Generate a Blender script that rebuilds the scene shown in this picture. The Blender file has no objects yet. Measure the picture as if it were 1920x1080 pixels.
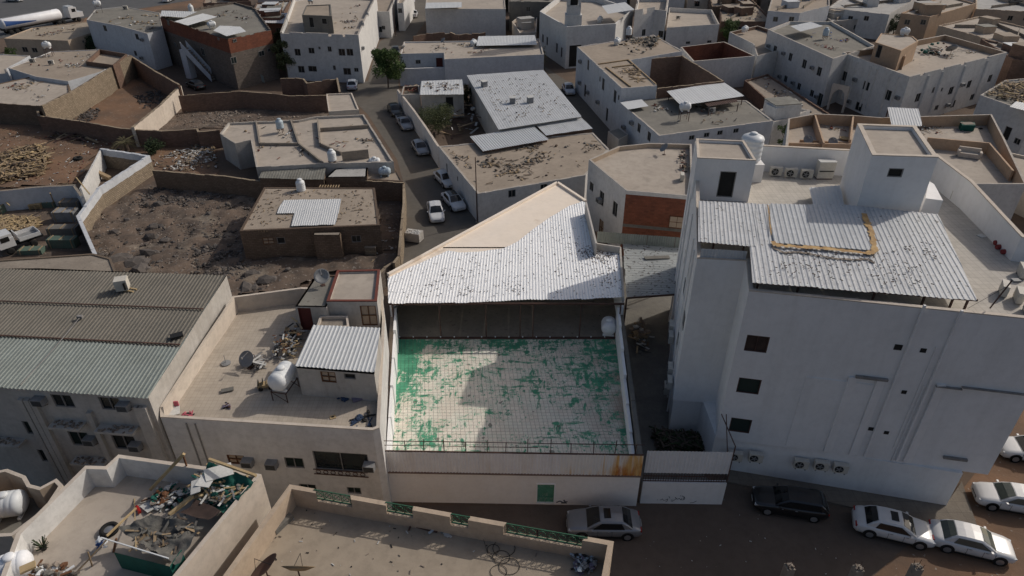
import bpy, math, random
from mathutils import Vector, Matrix
R = math.radians
random.seed(7)
SC = bpy.context.scene
COL = SC.collection

# ---------------------------------------------------------------- camera, sky, sun, exposure
CH, TH, FPX = 36.0, R(33.0), 1280.0
cam_d = bpy.data.cameras.new('camera'); cam = bpy.data.objects.new('camera', cam_d); COL.objects.link(cam)
cam_d.sensor_width = 36.0; cam_d.lens = 24.0; cam_d.clip_start = .5; cam_d.clip_end = 3000
cam.location = (0, 0, CH); cam.rotation_euler = (R(90) - TH, 0, 0)
SC.camera = cam
SUN_AZ, SUN_EL = 30.0, 36.6      # azimuth measured from +X towards +Y
w = bpy.data.worlds.new('World'); SC.world = w; w.use_nodes = True
nt = w.node_tree
sky = nt.nodes.new('ShaderNodeTexSky'); sky.sky_type = 'NISHITA'; sky.sun_disc = False
sky.sun_elevation = R(SUN_EL); sky.sun_rotation = R(90 - SUN_AZ); sky.dust_density = 4.0; sky.ozone_density = .6; sky.air_density = 1.0
bg = nt.nodes['Background']; nt.links.new(sky.outputs[0], bg.inputs[0]); bg.inputs[1].default_value = .125
sd = bpy.data.lights.new('sun', 'SUN'); sd.energy = 3.6; sd.angle = R(.5); sd.color = (1, .94, .86)
so = bpy.data.objects.new('sun', sd); COL.objects.link(so); so.location = (60, 40, 80)
sv = Vector((math.cos(R(SUN_EL)) * math.cos(R(SUN_AZ)), math.cos(R(SUN_EL)) * math.sin(R(SUN_AZ)), math.sin(R(SUN_EL))))
so.rotation_euler = sv.to_track_quat('Z', 'Y').to_euler()
SC.view_settings.view_transform = 'Standard'; SC.view_settings.look = 'None'
SC.view_settings.exposure = -0.72; SC.view_settings.gamma = 1.0; SC.view_settings.use_curve_mapping = False
SC.cycles.max_bounces = 5

# ---------------------------------------------------------------- geometry helpers
CT, ST = math.cos(TH), math.sin(TH)
def ray(u, v):
    a, b = u - 960.0, 540.0 - v
    return Vector((a, b * ST + FPX * CT, b * CT - FPX * ST))
def P(u, v, z=0.0):                                 # point of the place seen at (u, v) that lies at height z
    d = ray(u, v); t = (z - CH) / d.z
    return Vector((d.x * t, d.y * t, z))
def on_wall(A, B, u, v):                            # (distance along AB, height) of the point of the wall plane seen at (u, v)
    d = ray(u, v); t = Vector((B.x - A.x, B.y - A.y)); L = t.length; t /= L
    n = Vector((-t.y, t.x)); k = (A.x * n.x + A.y * n.y) / (d.x * n.x + d.y * n.y)
    p = d * k
    return (p.x - A.x) * t.x + (p.y - A.y) * t.y, CH + p.z
class MB:
    def __init__(s): s.v = []; s.f = []; s.m = []; s.mats = []
    def mi(s, m):
        if m not in s.mats: s.mats.append(m)
        return s.mats.index(m)
    def face(s, pts, m=None):
        i = len(s.v); s.v += [tuple(p) for p in pts]; s.f.append(tuple(range(i, i + len(pts)))); s.m.append(s.mi(m))
    def box(s, c, size, rz=0.0, m=None, tilt=None):
        cx, cy, cz = c; hx, hy, hz = size[0] / 2, size[1] / 2, size[2] / 2
        M = Matrix.Rotation(rz, 3, 'Z')
        if tilt is not None: M = M @ Matrix.Rotation(tilt[0], 3, 'X') @ Matrix.Rotation(tilt[1], 3, 'Y')
        i = len(s.v)
        for x, y, z in ((-1,-1,-1),(1,-1,-1),(1,1,-1),(-1,1,-1),(-1,-1,1),(1,-1,1),(1,1,1),(-1,1,1)):
            p = M @ Vector((x * hx, y * hy, z * hz)); s.v.append((cx + p.x, cy + p.y, cz + p.z))
        for f in ((0,3,2,1),(4,5,6,7),(0,1,5,4),(1,2,6,5),(2,3,7,6),(3,0,4,7)):
            s.f.append(tuple(i + k for k in f)); s.m.append(s.mi(m))
    def beam(s, a, b, w, h=None, m=None):
        a, b = Vector(a), Vector(b); d = b - a; L = d.length
        if L < 1e-6: return
        d /= L; h = h or w
        up = Vector((0, 0, 1)) if abs(d.z) < .95 else Vector((1, 0, 0))
        x = d.cross(up).normalized() * (w / 2); y = x.cross(d).normalized() * (h / 2)
        i = len(s.v)
        for p in (a, b):
            for q in (-x - y, x - y, x + y, -x + y): s.v.append(tuple(p + q))
        for f in ((0,1,2,3),(7,6,5,4),(0,4,5,1),(1,5,6,2),(2,6,7,3),(3,7,4,0)):
            s.f.append(tuple(i + k for k in f)); s.m.append(s.mi(m))
    def tube(s, pts, r, n=8, m=None, cap=True):
        pts = [Vector(p) for p in pts]; rs = r if isinstance(r, (list, tuple)) else [r] * len(pts)
        i0 = len(s.v); k = s.mi(m)
        for j, p in enumerate(pts):
            d = (pts[min(j + 1, len(pts) - 1)] - pts[max(j - 1, 0)]).normalized()
            up = Vector((0, 0, 1)) if abs(d.z) < .9 else Vector((1, 0, 0))
            x = d.cross(up).normalized(); y = x.cross(d)
            for q in range(n):
                a = 2 * math.pi * q / n; s.v.append(tuple(p + (x * math.cos(a) + y * math.sin(a)) * rs[j]))
        for j in range(len(pts) - 1):
            for q in range(n):
                a, b = i0 + j * n + q, i0 + j * n + (q + 1) % n
                s.f.append((a, b, b + n, a + n)); s.m.append(k)
        if cap:
            s.f.append(tuple(i0 + q for q in reversed(range(n)))); s.m.append(k)
            e = i0 + (len(pts) - 1) * n; s.f.append(tuple(e + q for q in range(n))); s.m.append(k)
    def lathe(s, c, prof, n=16, M=None, m=None):        # profile (radius, height) about +Z through c
        i0 = len(s.v); k = s.mi(m); c = Vector(c)
        for r, h in prof:
            for q in range(n):
                a = 2 * math.pi * q / n; p = Vector((r * math.cos(a), r * math.sin(a), h))
                if M is not None: p = M @ p
                s.v.append(tuple(c + p))
        for j in range(len(prof) - 1):
            for q in range(n):
                a, b = i0 + j * n + q, i0 + j * n + (q + 1) % n
                s.f.append((a, b, b + n, a + n)); s.m.append(k)
        s.f.append(tuple(i0 + q for q in reversed(range(n)))); s.m.append(k)
        e = i0 + (len(prof) - 1) * n; s.f.append(tuple(e + q for q in range(n))); s.m.append(k)
    def prism(s, poly, z0, z1, m=None):
        n = len(poly); i = len(s.v)
        for z in (z0, z1):
            for p in poly: s.v.append((p[0], p[1], z if not isinstance(z, (list, tuple)) else z[0]))
        k = s.mi(m)
        s.f.append(tuple(i + q for q in reversed(range(n)))); s.m.append(k)
        s.f.append(tuple(i + n + q for q in range(n))); s.m.append(k)
        for q in range(n):
            s.f.append((i + q, i + (q + 1) % n, i + n + (q + 1) % n, i + n + q)); s.m.append(k)
    def mesh(s, name, mat=None, smooth=False):
        me = bpy.data.meshes.new(name); me.from_pydata(s.v, [], s.f)
        mats = s.mats or [None]
        for m in mats: me.materials.append(m or mat)
        if len(mats) > 1: me.polygons.foreach_set('material_index', s.m)
        if smooth: me.polygons.foreach_set('use_smooth', [True] * len(me.polygons))
        me.update(); return me
    def build(s, name, mat=None, parent=None, smooth=False, recenter=True):
        if not s.v: return None
        if parent is not None and recenter:
            o_ = parent
            off = Vector((0, 0, 0))
            while o_ is not None: off += o_.location; o_ = o_.parent
            s.v = [(x - off.x, y - off.y, z - off.z) for x, y, z in s.v]
        o = bpy.data.objects.new(name, s.mesh(name, mat, smooth)); COL.objects.link(o)
        if parent is not None: o.parent = parent
        return o
def tag(o, label=None, cat=None, group=None, kind=None):
    if label: o['label'] = label
    if cat: o['category'] = cat
    if group: o['group'] = group
    if kind: o['kind'] = kind
    return o
def thing(name, label, cat, loc=(0, 0, 0), rz=0.0, group=None):
    o = bpy.data.objects.new(name, None); COL.objects.link(o); o.location = loc; o.rotation_euler = (0, 0, rz)
    o.empty_display_size = .3
    return tag(o, label, cat, group)
def solo(mb, name, mat, label, cat, loc=None, group=None, kind=None, smooth=False):
    o = mb.build(name, mat, None, smooth)
    if loc is not None:
        l = Vector(loc); me = o.data
        for vv in me.vertices: vv.co -= l
        o.location = l
    return tag(o, label, cat, group, kind)
def copy_thing(root, loc, rz, label):
    r = root.copy(); COL.objects.link(r); r.location = loc; r.rotation_euler = (0, 0, rz); r['label'] = label
    for ch in list(root.children):
        c = ch.copy(); COL.objects.link(c); c.parent = r
        for g in list(ch.children):
            d = g.copy(); COL.objects.link(d); d.parent = c
    return r

# ---------------------------------------------------------------- materials
def mat(name, col, col2=None, sc=.6, rough=.9, bump=.0, bsc=12., speck=None, streak=None, brick=None, tile=None, metal=0., patch=None, coat=0., spec=.3, island=0., dirt=1.):
    m = bpy.data.materials.new(name); m.use_nodes = True; t = m.node_tree; N = t.nodes; Lk = t.links
    b = N['Principled BSDF']; b.inputs['Roughness'].default_value = rough; b.inputs['Metallic'].default_value = metal
    b.inputs['Specular IOR Level'].default_value = spec
    if coat: b.inputs['Coat Weight'].default_value = coat; b.inputs['Coat Roughness'].default_value = .08
    geo = N.new('ShaderNodeNewGeometry'); pos = geo.outputs['Position']
    def noise(scale, det=4, rgh=.6, vec=None):
        n = N.new('ShaderNodeTexNoise'); n.inputs['Scale'].default_value = scale; n.inputs['Detail'].default_value = det
        n.inputs['Roughness'].default_value = rgh; Lk.new(vec or pos, n.inputs['Vector']); return n.outputs['Fac']
    def ramp(fac, a, b_):
        r = N.new('ShaderNodeMapRange'); r.inputs['From Min'].default_value = a; r.inputs['From Max'].default_value = b_
        Lk.new(fac, r.inputs['Value']); return r.outputs[0]
    def mix(fac, A, B, mode='MIX'):
        x = N.new('ShaderNodeMix'); x.data_type = 'RGBA'; x.blend_type = mode
        for s_, val in ((0, fac), (6, A), (7, B)):
            if hasattr(val, 'links'): Lk.new(val, x.inputs[s_])
            elif s_ == 0: x.inputs[0].default_value = val
            else: x.inputs[s_].default_value = (*val, 1)
        return x.outputs[2]
    def mul(a, k):
        x = N.new('ShaderNodeMath'); x.operation = 'MULTIPLY'
        Lk.new(a, x.inputs[0])
        if hasattr(k, 'links'): Lk.new(k, x.inputs[1])
        else: x.inputs[1].default_value = k
        return x.outputs[0]
    c = mix(ramp(noise(sc), .35, .65), col, col2 or tuple(x * .8 for x in col))
    c = mix(mul(ramp(noise(sc * 7, 6, .7), .45, .72), .55 * dirt), c, tuple(x * .6 for x in col))
    c = mix(mul(ramp(noise(sc * .9 + .25, 3, .6), .5, .7), .3 * dirt), c, tuple(x * .68 for x in col))
    hgt = None
    if brick or tile:
        if brick:
            cr = N.new('ShaderNodeVectorMath'); cr.operation = 'CROSS_PRODUCT'; Lk.new(geo.outputs['True Normal'], cr.inputs[0]); cr.inputs[1].default_value = (0, 0, 1)
            dt = N.new('ShaderNodeVectorMath'); dt.operation = 'DOT_PRODUCT'; Lk.new(pos, dt.inputs[0]); Lk.new(cr.outputs[0], dt.inputs[1])
            sp = N.new('ShaderNodeSeparateXYZ'); Lk.new(pos, sp.inputs[0]); cb = N.new('ShaderNodeCombineXYZ')
            Lk.new(dt.outputs['Value'], cb.inputs[0]); Lk.new(sp.outputs[2], cb.inputs[1]); vec = cb.outputs[0]
            bw, bh, mort, mcol, off = brick
        else:
            vec = pos; bw, bh, mort, mcol, off = (*tile, 0.)
        bt = N.new('ShaderNodeTexBrick'); Lk.new(vec, bt.inputs['Vector']); bt.offset = off
        bt.inputs['Scale'].default_value = 1; bt.inputs['Brick Width'].default_value = bw; bt.inputs['Row Height'].default_value = bh
        bt.inputs['Mortar Size'].default_value = mort; bt.inputs['Mortar Smooth'].default_value = .3
        bt.inputs['Color1'].default_value = (1, 1, 1, 1); bt.inputs['Color2'].default_value = (.72, .72, .72, 1) if brick else (.93, .93, .93, 1); bt.inputs['Mortar'].default_value = (.9, .9, .9, 1)
        c = mix(1.0, c, bt.outputs['Color'], 'MULTIPLY'); c = mix(mul(bt.outputs['Fac'], .8), c, mcol); hgt = bt.outputs['Fac']
    if streak:
        scol, amt = streak
        mp = N.new('ShaderNodeMapping'); mp.inputs['Scale'].default_value = (1.1, 1.1, .14); Lk.new(pos, mp.inputs[0])
        c = mix(mul(ramp(noise(1.0, 5, .65, mp.outputs[0]), .5, .8), amt * (.7 if bump or rough > .7 else 1.3)), c, scol)
    if patch:
        pcol, ps, a, b_ = patch
        c = mix(ramp(noise(ps, 5, .62), a, b_), c, pcol)
    if speck:
        kcol, ks, th_ = speck
        c = mix(mul(ramp(noise(ks, 3, .55), th_, th_ + .02), .85), c, kcol)
    if island:
        h = N.new('ShaderNodeHueSaturation'); Lk.new(c, h.inputs['Color'])
        Lk.new(ramp(geo.outputs['Random Per Island'], -1 / island * .5, 1 / island * .5 + 0), h.inputs['Value'])
        r = N.new('ShaderNodeMapRange'); Lk.new(geo.outputs['Random Per Island'], r.inputs['Value']); r.inputs['To Min'].default_value = 1 - island; r.inputs['To Max'].default_value = 1 + island
        Lk.new(r.outputs[0], h.inputs['Value']); c = h.outputs[0]
    Lk.new(c, b.inputs['Base Color'])
    if bump:
        bp = N.new('ShaderNodeBump'); bp.inputs['Strength'].default_value = bump; bp.inputs['Distance'].default_value = .05
        hh = noise(bsc, 5, .65)
        if hgt is not None:
            q = N.new('ShaderNodeMath'); q.operation = 'SUBTRACT'; Lk.new(hh, q.inputs[0]); Lk.new(hgt, q.inputs[1]); hh = q.outputs[0]
        Lk.new(hh, bp.inputs['Height']); Lk.new(bp.outputs[0], b.inputs['Normal'])
    return m
def rust_mat():
    m = bpy.data.materials.new('rusting_white_sheet'); m.use_nodes = True; t = m.node_tree; N = t.nodes; L = t.links; b = N['Principled BSDF']; b.inputs['Roughness'].default_value = .65
    g = N.new('ShaderNodeNewGeometry'); sp = N.new('ShaderNodeSeparateXYZ'); L.new(g.outputs['Position'], sp.inputs[0])
    def noise(scl, det=4):
        mp = N.new('ShaderNodeMapping'); mp.inputs['Scale'].default_value = scl; L.new(g.outputs['Position'], mp.inputs[0]); n = N.new('ShaderNodeTexNoise'); n.inputs['Scale'].default_value = 1; n.inputs['Detail'].default_value = det; L.new(mp.outputs[0], n.inputs['Vector']); return n.outputs['Fac']
    def mr(v, a, c, d=0., e=1.):
        x = N.new('ShaderNodeMapRange'); L.new(v, x.inputs[0])
        for i_, q in zip((1, 2, 3, 4), (a, c, d, e)): x.inputs[i_].default_value = q
        return x.outputs[0]
    def ma(o, a, c):
        x = N.new('ShaderNodeMath'); x.operation = o
        for i_, q in enumerate((a, c)):
            if hasattr(q, 'links'): L.new(q, x.inputs[i_])
            else: x.inputs[i_].default_value = q
        return x.outputs[0]
    def mix(f, a, c):
        x = N.new('ShaderNodeMix'); x.data_type = 'RGBA'
        for i_, q in ((0, f), (6, a), (7, c)):
            if hasattr(q, 'links'): L.new(q, x.inputs[i_])
            else: x.inputs[i_].default_value = (*q, 1)
        return x.outputs[2]
    low = mr(sp.outputs[2], 4.7, 3.2, 0, 1)                      # rust creeps up the sheets from their feet
    east = mr(sp.outputs[0], 4.6, 7.2, -.12, .22)
    col = ma('ADD', noise((4.5, 4.5, .25), 5), ma('ADD', east, ma('MULTIPLY', low, .16)))
    c = mix(mr(col, .58, .8), (.84, .83, .80), (.74, .47, .19))
    c = mix(mr(ma('ADD', noise((3, 3, .9), 6), ma('ADD', east, ma('MULTIPLY', low, .2))), .78, .98), c, (.55, .19, .03))
    L.new(c, b.inputs['Base Color']); return m
DK = (.06, .05, .045)
M = {}
M['dirt'] = mat('dirt', (.15, .105, .075), (.10, .075, .06), .12, 1, .6, 3., speck=((.28, .24, .2), 2.2, .68))
M['dirt_red'] = mat('red_dirt', (.22, .13, .08), (.13, .09, .065), .15, 1, .7, 3., speck=((.3, .26, .22), 3., .66))
M['lot'] = mat('rocky_dirt', (.17, .125, .095), (.08, .065, .055), .35, 1, .9, 4., patch=((.20, .165, .13), .25, .56, .66), speck=((.27, .24, .21), 3.2, .64))
M['street_dirt'] = mat('compacted_dirt', (.13, .10, .08), (.105, .082, .067), .2, 1, .4, 5., speck=((.3, .28, .26), 1.6, .74))
M['asphalt'] = mat('asphalt', (.135, .122, .105), (.11, .10, .088), .15, .95, .3, 20., patch=((.125, .105, .085), .12, .52, .7))
M['asphalt_far'] = mat('road_asphalt', (.11, .112, .115), (.09, .093, .097), .06, .95, .2, 10.)
M['pavement'] = mat('pavement', (.22, .19, .155), (.17, .145, .12), .5, .95, .4, 8., tile=(.9, .9, .012, (.1, .09, .08)))
M['conc'] = mat('concrete', (.30, .26, .215), (.24, .205, .17), .5, .95, .4, 8., speck=((.12, .1, .085), 3.5, .68))
M['conc_grey'] = mat('grey_concrete', (.19, .18, .16), (.14, .135, .125), .6, .95, .5, 8., streak=(DK, .5))
M['white'] = mat('white_plaster', (.64, .63, .61), (.58, .57, .555), .3, .9, .15, 6., streak=((.3, .28, .26), .35))
M['white_b'] = mat('bluish_white_plaster', (.57, .59, .62), (.51, .53, .56), .4, .9, .15, 6., streak=((.26, .26, .28), .4))
M['white_t'] = mat('clean_white_plaster', (.79, .785, .785), (.74, .735, .73), .3, .85, .06, 3., streak=((.46, .45, .43), .4), dirt=.35)
M['white_d'] = mat('dirty_white_plaster', (.50, .475, .44), (.41, .385, .35), .5, .9, .3, 6., streak=((.16, .13, .11), .6))
M['cream'] = mat('cream_plaster', (.50, .40, .30), (.42, .33, .25), .4, .9, .15, 6., streak=((.3, .24, .19), .4))
M['peach'] = mat('peach_plaster', (.48, .34, .23), (.42, .30, .21), .4, .9, .15, 6.)
M['cream_l'] = mat('pale_cream_plaster', (.60, .53, .45), (.53, .46, .39), .3, .9, .12, 6., streak=((.35, .3, .25), .3))
M['centre_white'] = mat('bright_white_paint', (.88, .88, .88), (.82, .82, .82), .4, .85, .1, 6., streak=((.6, .56, .5), .35), dirt=.35)
M['centre_wall'] = mat('pale_rendered_wall', (.88, .85, .82), (.84, .80, .76), .5, .9, .15, 5., streak=((.86, .86, .86), .5), dirt=.35)
M['centre_roof'] = mat('peach_roof_screed', (.86, .76, .65), (.84, .73, .61), .25, .95, .12, 6., patch=((.62, .51, .40), .16, .6, .66), dirt=.35)
M['roof'] = mat('dusty_roof', (.36, .30, .24), (.30, .25, .2), .25, .95, .25, 6., speck=((.17, .14, .11), 1.8, .72))
M['roof_l'] = mat('pale_roof_screed', (.44, .385, .325), (.38, .33, .28), .2, .95, .12, 6., patch=((.3, .265, .225), .35, .62, .75))
M['dusty_top'] = mat('dusty_parapet_top', (.46, .42, .37), (.36, .32, .28), 1.2, .95, .2, 8.)
M['roof_sand'] = mat('sandy_roof_screed', (.36, .30, .23), (.33, .275, .215), .2, .95, .1, 6., patch=((.29, .24, .18), .3, .6, .8))
M['roof_g'] = mat('grey_roof_screed', (.24, .225, .195), (.18, .17, .15), .3, .95, .25, 6., speck=((.12, .1, .09), 2., .7))
M['roof_w'] = mat('dirty_white_roof', (.44, .43, .41), (.36, .35, .33), .5, .95, .25, 6., speck=(DK, 2.2, .68))
M['rooftile'] = mat('rooftop_tiles', (.48, .42, .345), (.44, .38, .31), .15, .9, .1, 6., tile=(.3, .3, .008, (.27, .22, .18)))
M['tallroof'] = mat('pale_rooftop_tiles', (.56, .52, .46), (.52, .48, .425), .15, .9, .1, 6., tile=(.4, .4, .01, (.26, .23, .2)))
M['adobe'] = mat('mud_brick', (.25, .18, .13), (.19, .14, .10), .8, 1, .5, 6., brick=(.42, .2, .022, (.09, .065, .05), .5))
M['adobe_l'] = mat('sandy_block', (.36, .29, .21), (.30, .24, .17), .8, 1, .6, 5., brick=(.42, .2, .022, (.12, .09, .07), .5))
M['redbrick'] = mat('red_brick', (.27, .095, .055), (.2, .075, .048), .8, .95, .3, 8., brick=(.4, .2, .012, (.12, .07, .05), .5))
M['brownbrick'] = mat('brown_block', (.24, .15, .11), (.19, .125, .095), .5, .95, .3, 8., brick=(.4, .2, .012, (.10, .075, .06), .5))
M['greyblock'] = mat('grey_brown_block', (.20, .165, .14), (.16, .135, .115), .5, .95, .3, 8., brick=(.4, .2, .012, (.09, .075, .065), .5))
TS = dict(rough=.55, metal=.0, spec=.4)
M['tin'] = mat('zinc_sheet', (.50, .515, .53), (.44, .455, .47), .5, speck=((.1, .08, .07), 2.6, .73), **TS)
M['tin_tall'] = mat('canopy_sheet', (.54, .55, .56), (.50, .51, .52), .4, speck=((.06, .05, .045), 4.2, .648), **TS)
M['tin_c'] = mat('bright_zinc_sheet', (.90, .905, .91), (.86, .865, .87), .6, patch=((.55, .5, .45), 1.4, .66, .74), speck=((.08, .07, .06), 3.6, .652), **TS, dirt=.35)
M['tin_clean'] = mat('clean_zinc_sheet', (.56, .575, .585), (.52, .535, .545), .5, **TS, dirt=.35)
M['tin_alley'] = mat('littered_sheet', (.36, .38, .38), (.31, .33, .33), .8, speck=((.06, .05, .045), 3.4, .60), **TS)
M['tin_green'] = mat('green_grey_sheet', (.235, .265, .25), (.20, .225, .21), .6, rough=.6)
M['tin_brown'] = mat('dusty_grey_sheet', (.175, .16, .135), (.145, .135, .115), .6, rough=.7)
M['tin_old'] = mat('stained_sheet', (.22, .215, .19), (.155, .15, .13), .8, rough=.7, streak=((.1, .09, .07), .6))
M['tin_rust'] = rust_mat()
M['tin_cw'] = mat('white_cladding_sheet', (.86, .865, .88), (.82, .82, .84), .6, rough=.6, streak=((.62, .5, .36), .35), dirt=.35)
M['ledge'] = mat('brown_ledge', (.26, .19, .16), (.2, .15, .13), 1., .95)
M['rustmetal'] = mat('rusty_iron', (.11, .06, .045), (.07, .045, .04), 2., .8)
M['rustband'] = mat('rust_stained_sheet', (.56, .38, .17), (.33, .18, .07), 3.0, rough=.7, streak=((.2, .12, .07), .5))
M['dark'] = mat('dark_void', (.03, .028, .026), (.02, .02, .02), 1., .9)
M['glass'] = mat('window_glass', (.02, .03, .03), (.015, .02, .025), 1., .15, spec=.5)
M['greenglass'] = mat('green_shutter', (.024, .04, .035), (.02, .034, .03), 1., .6)
M['wood'] = mat('weathered_wood', (.33, .25, .16), (.24, .17, .10), 2., .9, island=.35)
M['wood_y'] = mat('yellow_timber', (.46, .35, .2), (.36, .26, .14), 2., .9, island=.3)
M['brownwood'] = mat('brown_wood', (.17, .075, .035), (.12, .06, .03), 2., .7)
M['plastic'] = mat('white_plastic', (.72, .74, .75), (.66, .68, .69), .8, .45, streak=((.4, .38, .35), .3), dirt=.35)
M['plastic_c'] = mat('bright_white_plastic', (.82, .83, .85), (.75, .75, .77), .8, .45, dirt=.35)
M['plastic_b'] = mat('pale_blue_plastic', (.46, .54, .6), (.4, .48, .54), .8, .5)
M['acwhite'] = mat('ac_casing', (.60, .57, .51), (.52, .49, .43), 2., .6)
M['acgrey'] = mat('grey_ac_casing', (.27, .275, .28), (.2, .2, .2), 2., .6)
M['black'] = mat('black_plastic', (.02, .02, .02), None, 2., .6)
M['paintw'] = mat('white_car_paint', (.62, .62, .62), (.6, .6, .6), .3, .35, coat=.6, spec=.5, dirt=.35)
M['paints'] = mat('silver_car_paint', (.25, .26, .28), (.23, .24, .26), .3, .35, metal=.4, coat=.6, spec=.5, dirt=.35)
M['paintlb'] = mat('pale_blue_car_paint', (.42, .46, .52), (.4, .44, .5), .3, .35, coat=.6, spec=.5, dirt=.35)
M['paintk'] = mat('black_car_paint', (.012, .012, .014), (.01, .01, .012), .3, .3, coat=.8, spec=.5)
M['painty'] = mat('dark_olive_car_paint', (.04, .042, .036), (.03, .032, .03), .3, .35, coat=.5, spec=.5)
M['cglass'] = mat('car_glass', (.012, .014, .016), None, 1., .06, spec=.6)
M['cglass_l'] = mat('dusty_car_glass', (.10, .115, .10), (.07, .085, .08), 1., .12, spec=.6)
M['tyre'] = mat('tyre_rubber', (.018, .018, .018), None, 3., .85)
M['rim'] = mat('alloy_rim', (.42, .42, .43), None, 2., .35, metal=.6)
M['red'] = mat('red_lens', (.35, .02, .015), None, 2., .3)
M['lamp'] = mat('clear_lens', (.6, .62, .64), None, 2., .15)
M['cloth_blue'] = mat('dull_blue_cloth', (.035, .06, .12), (.03, .05, .09), 2., .9)
M['blue'] = mat('blue_paint', (.03, .09, .28), (.025, .07, .22), 1., .6)
M['tarp_green'] = mat('green_tarpaulin', (.013, .11, .085), (.01, .08, .062), 1.2, .75, .4, 8.)
M['tarp_grey'] = mat('grey_tarpaulin', (.15, .145, .13), (.09, .085, .08), 1.6, .9, .8, 5.)
M['faded_green'] = mat('faded_green_board', (.09, .15, .12), (.12, .14, .11), 1.5, .85)
M['railgreen'] = mat('green_iron', (.03, .12, .07), (.04, .1, .06), 2., .7)
M['pipe'] = mat('grey_pipe', (.28, .27, .26), (.2, .19, .18), 2., .7)
M['rock'] = mat('dark_rock', (.12, .105, .095), (.07, .063, .06), 1.3, 1, .8, 6., island=.45)
M['rubble'] = mat('broken_rubble', (.26, .22, .18), (.17, .14, .12), 2., 1, island=.5)
M['leaf'] = mat('green_leaves', (.075, .12, .032), (.045, .075, .02), .8, .8, island=.4)
M['leaf_d'] = mat('dark_leaves', (.045, .065, .028), (.03, .045, .02), .8, .8, island=.4)
M['leaf_o'] = mat('olive_leaves', (.10, .115, .05), (.07, .08, .035), .8, .85, island=.4)
M['leaf_y'] = mat('dry_fronds', (.17, .15, .08), (.1, .09, .05), .8, .9, island=.4)
M['bark'] = mat('bark', (.13, .10, .075), (.08, .06, .05), 3., 1)
M['cushion'] = mat('red_cushion', (.3, .05, .05), (.2, .04, .04), 3., .9)
M['pink'] = mat('pink_plastic', (.5, .12, .16), None, 3., .6)
M['mauve'] = mat('mauve_cloth', (.2, .18, .24), (.16, .14, .2), 3., .9)
M['dkbrown'] = mat('dark_brown_carpet', (.075, .05, .042), (.05, .035, .03), 2., .95)
M['white_sheet'] = mat('white_board', (.58, .58, .56), (.5, .5, .48), 1., .8)
M['ink'] = mat('spray_paint', (.13, .14, .16), None, 3., .9)
M['green_door'] = mat('peeling_green_paint', (.09, .27, .19), (.12, .33, .24), 2., .8, patch=((.3, .36, .32), 5., .56, .66))
M['reddoor'] = mat('red_brown_door', (.12, .03, .025), None, 2., .7)
M['redtile'] = mat('terracotta', (.18, .055, .04), (.13, .05, .04), 2., .9)
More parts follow.
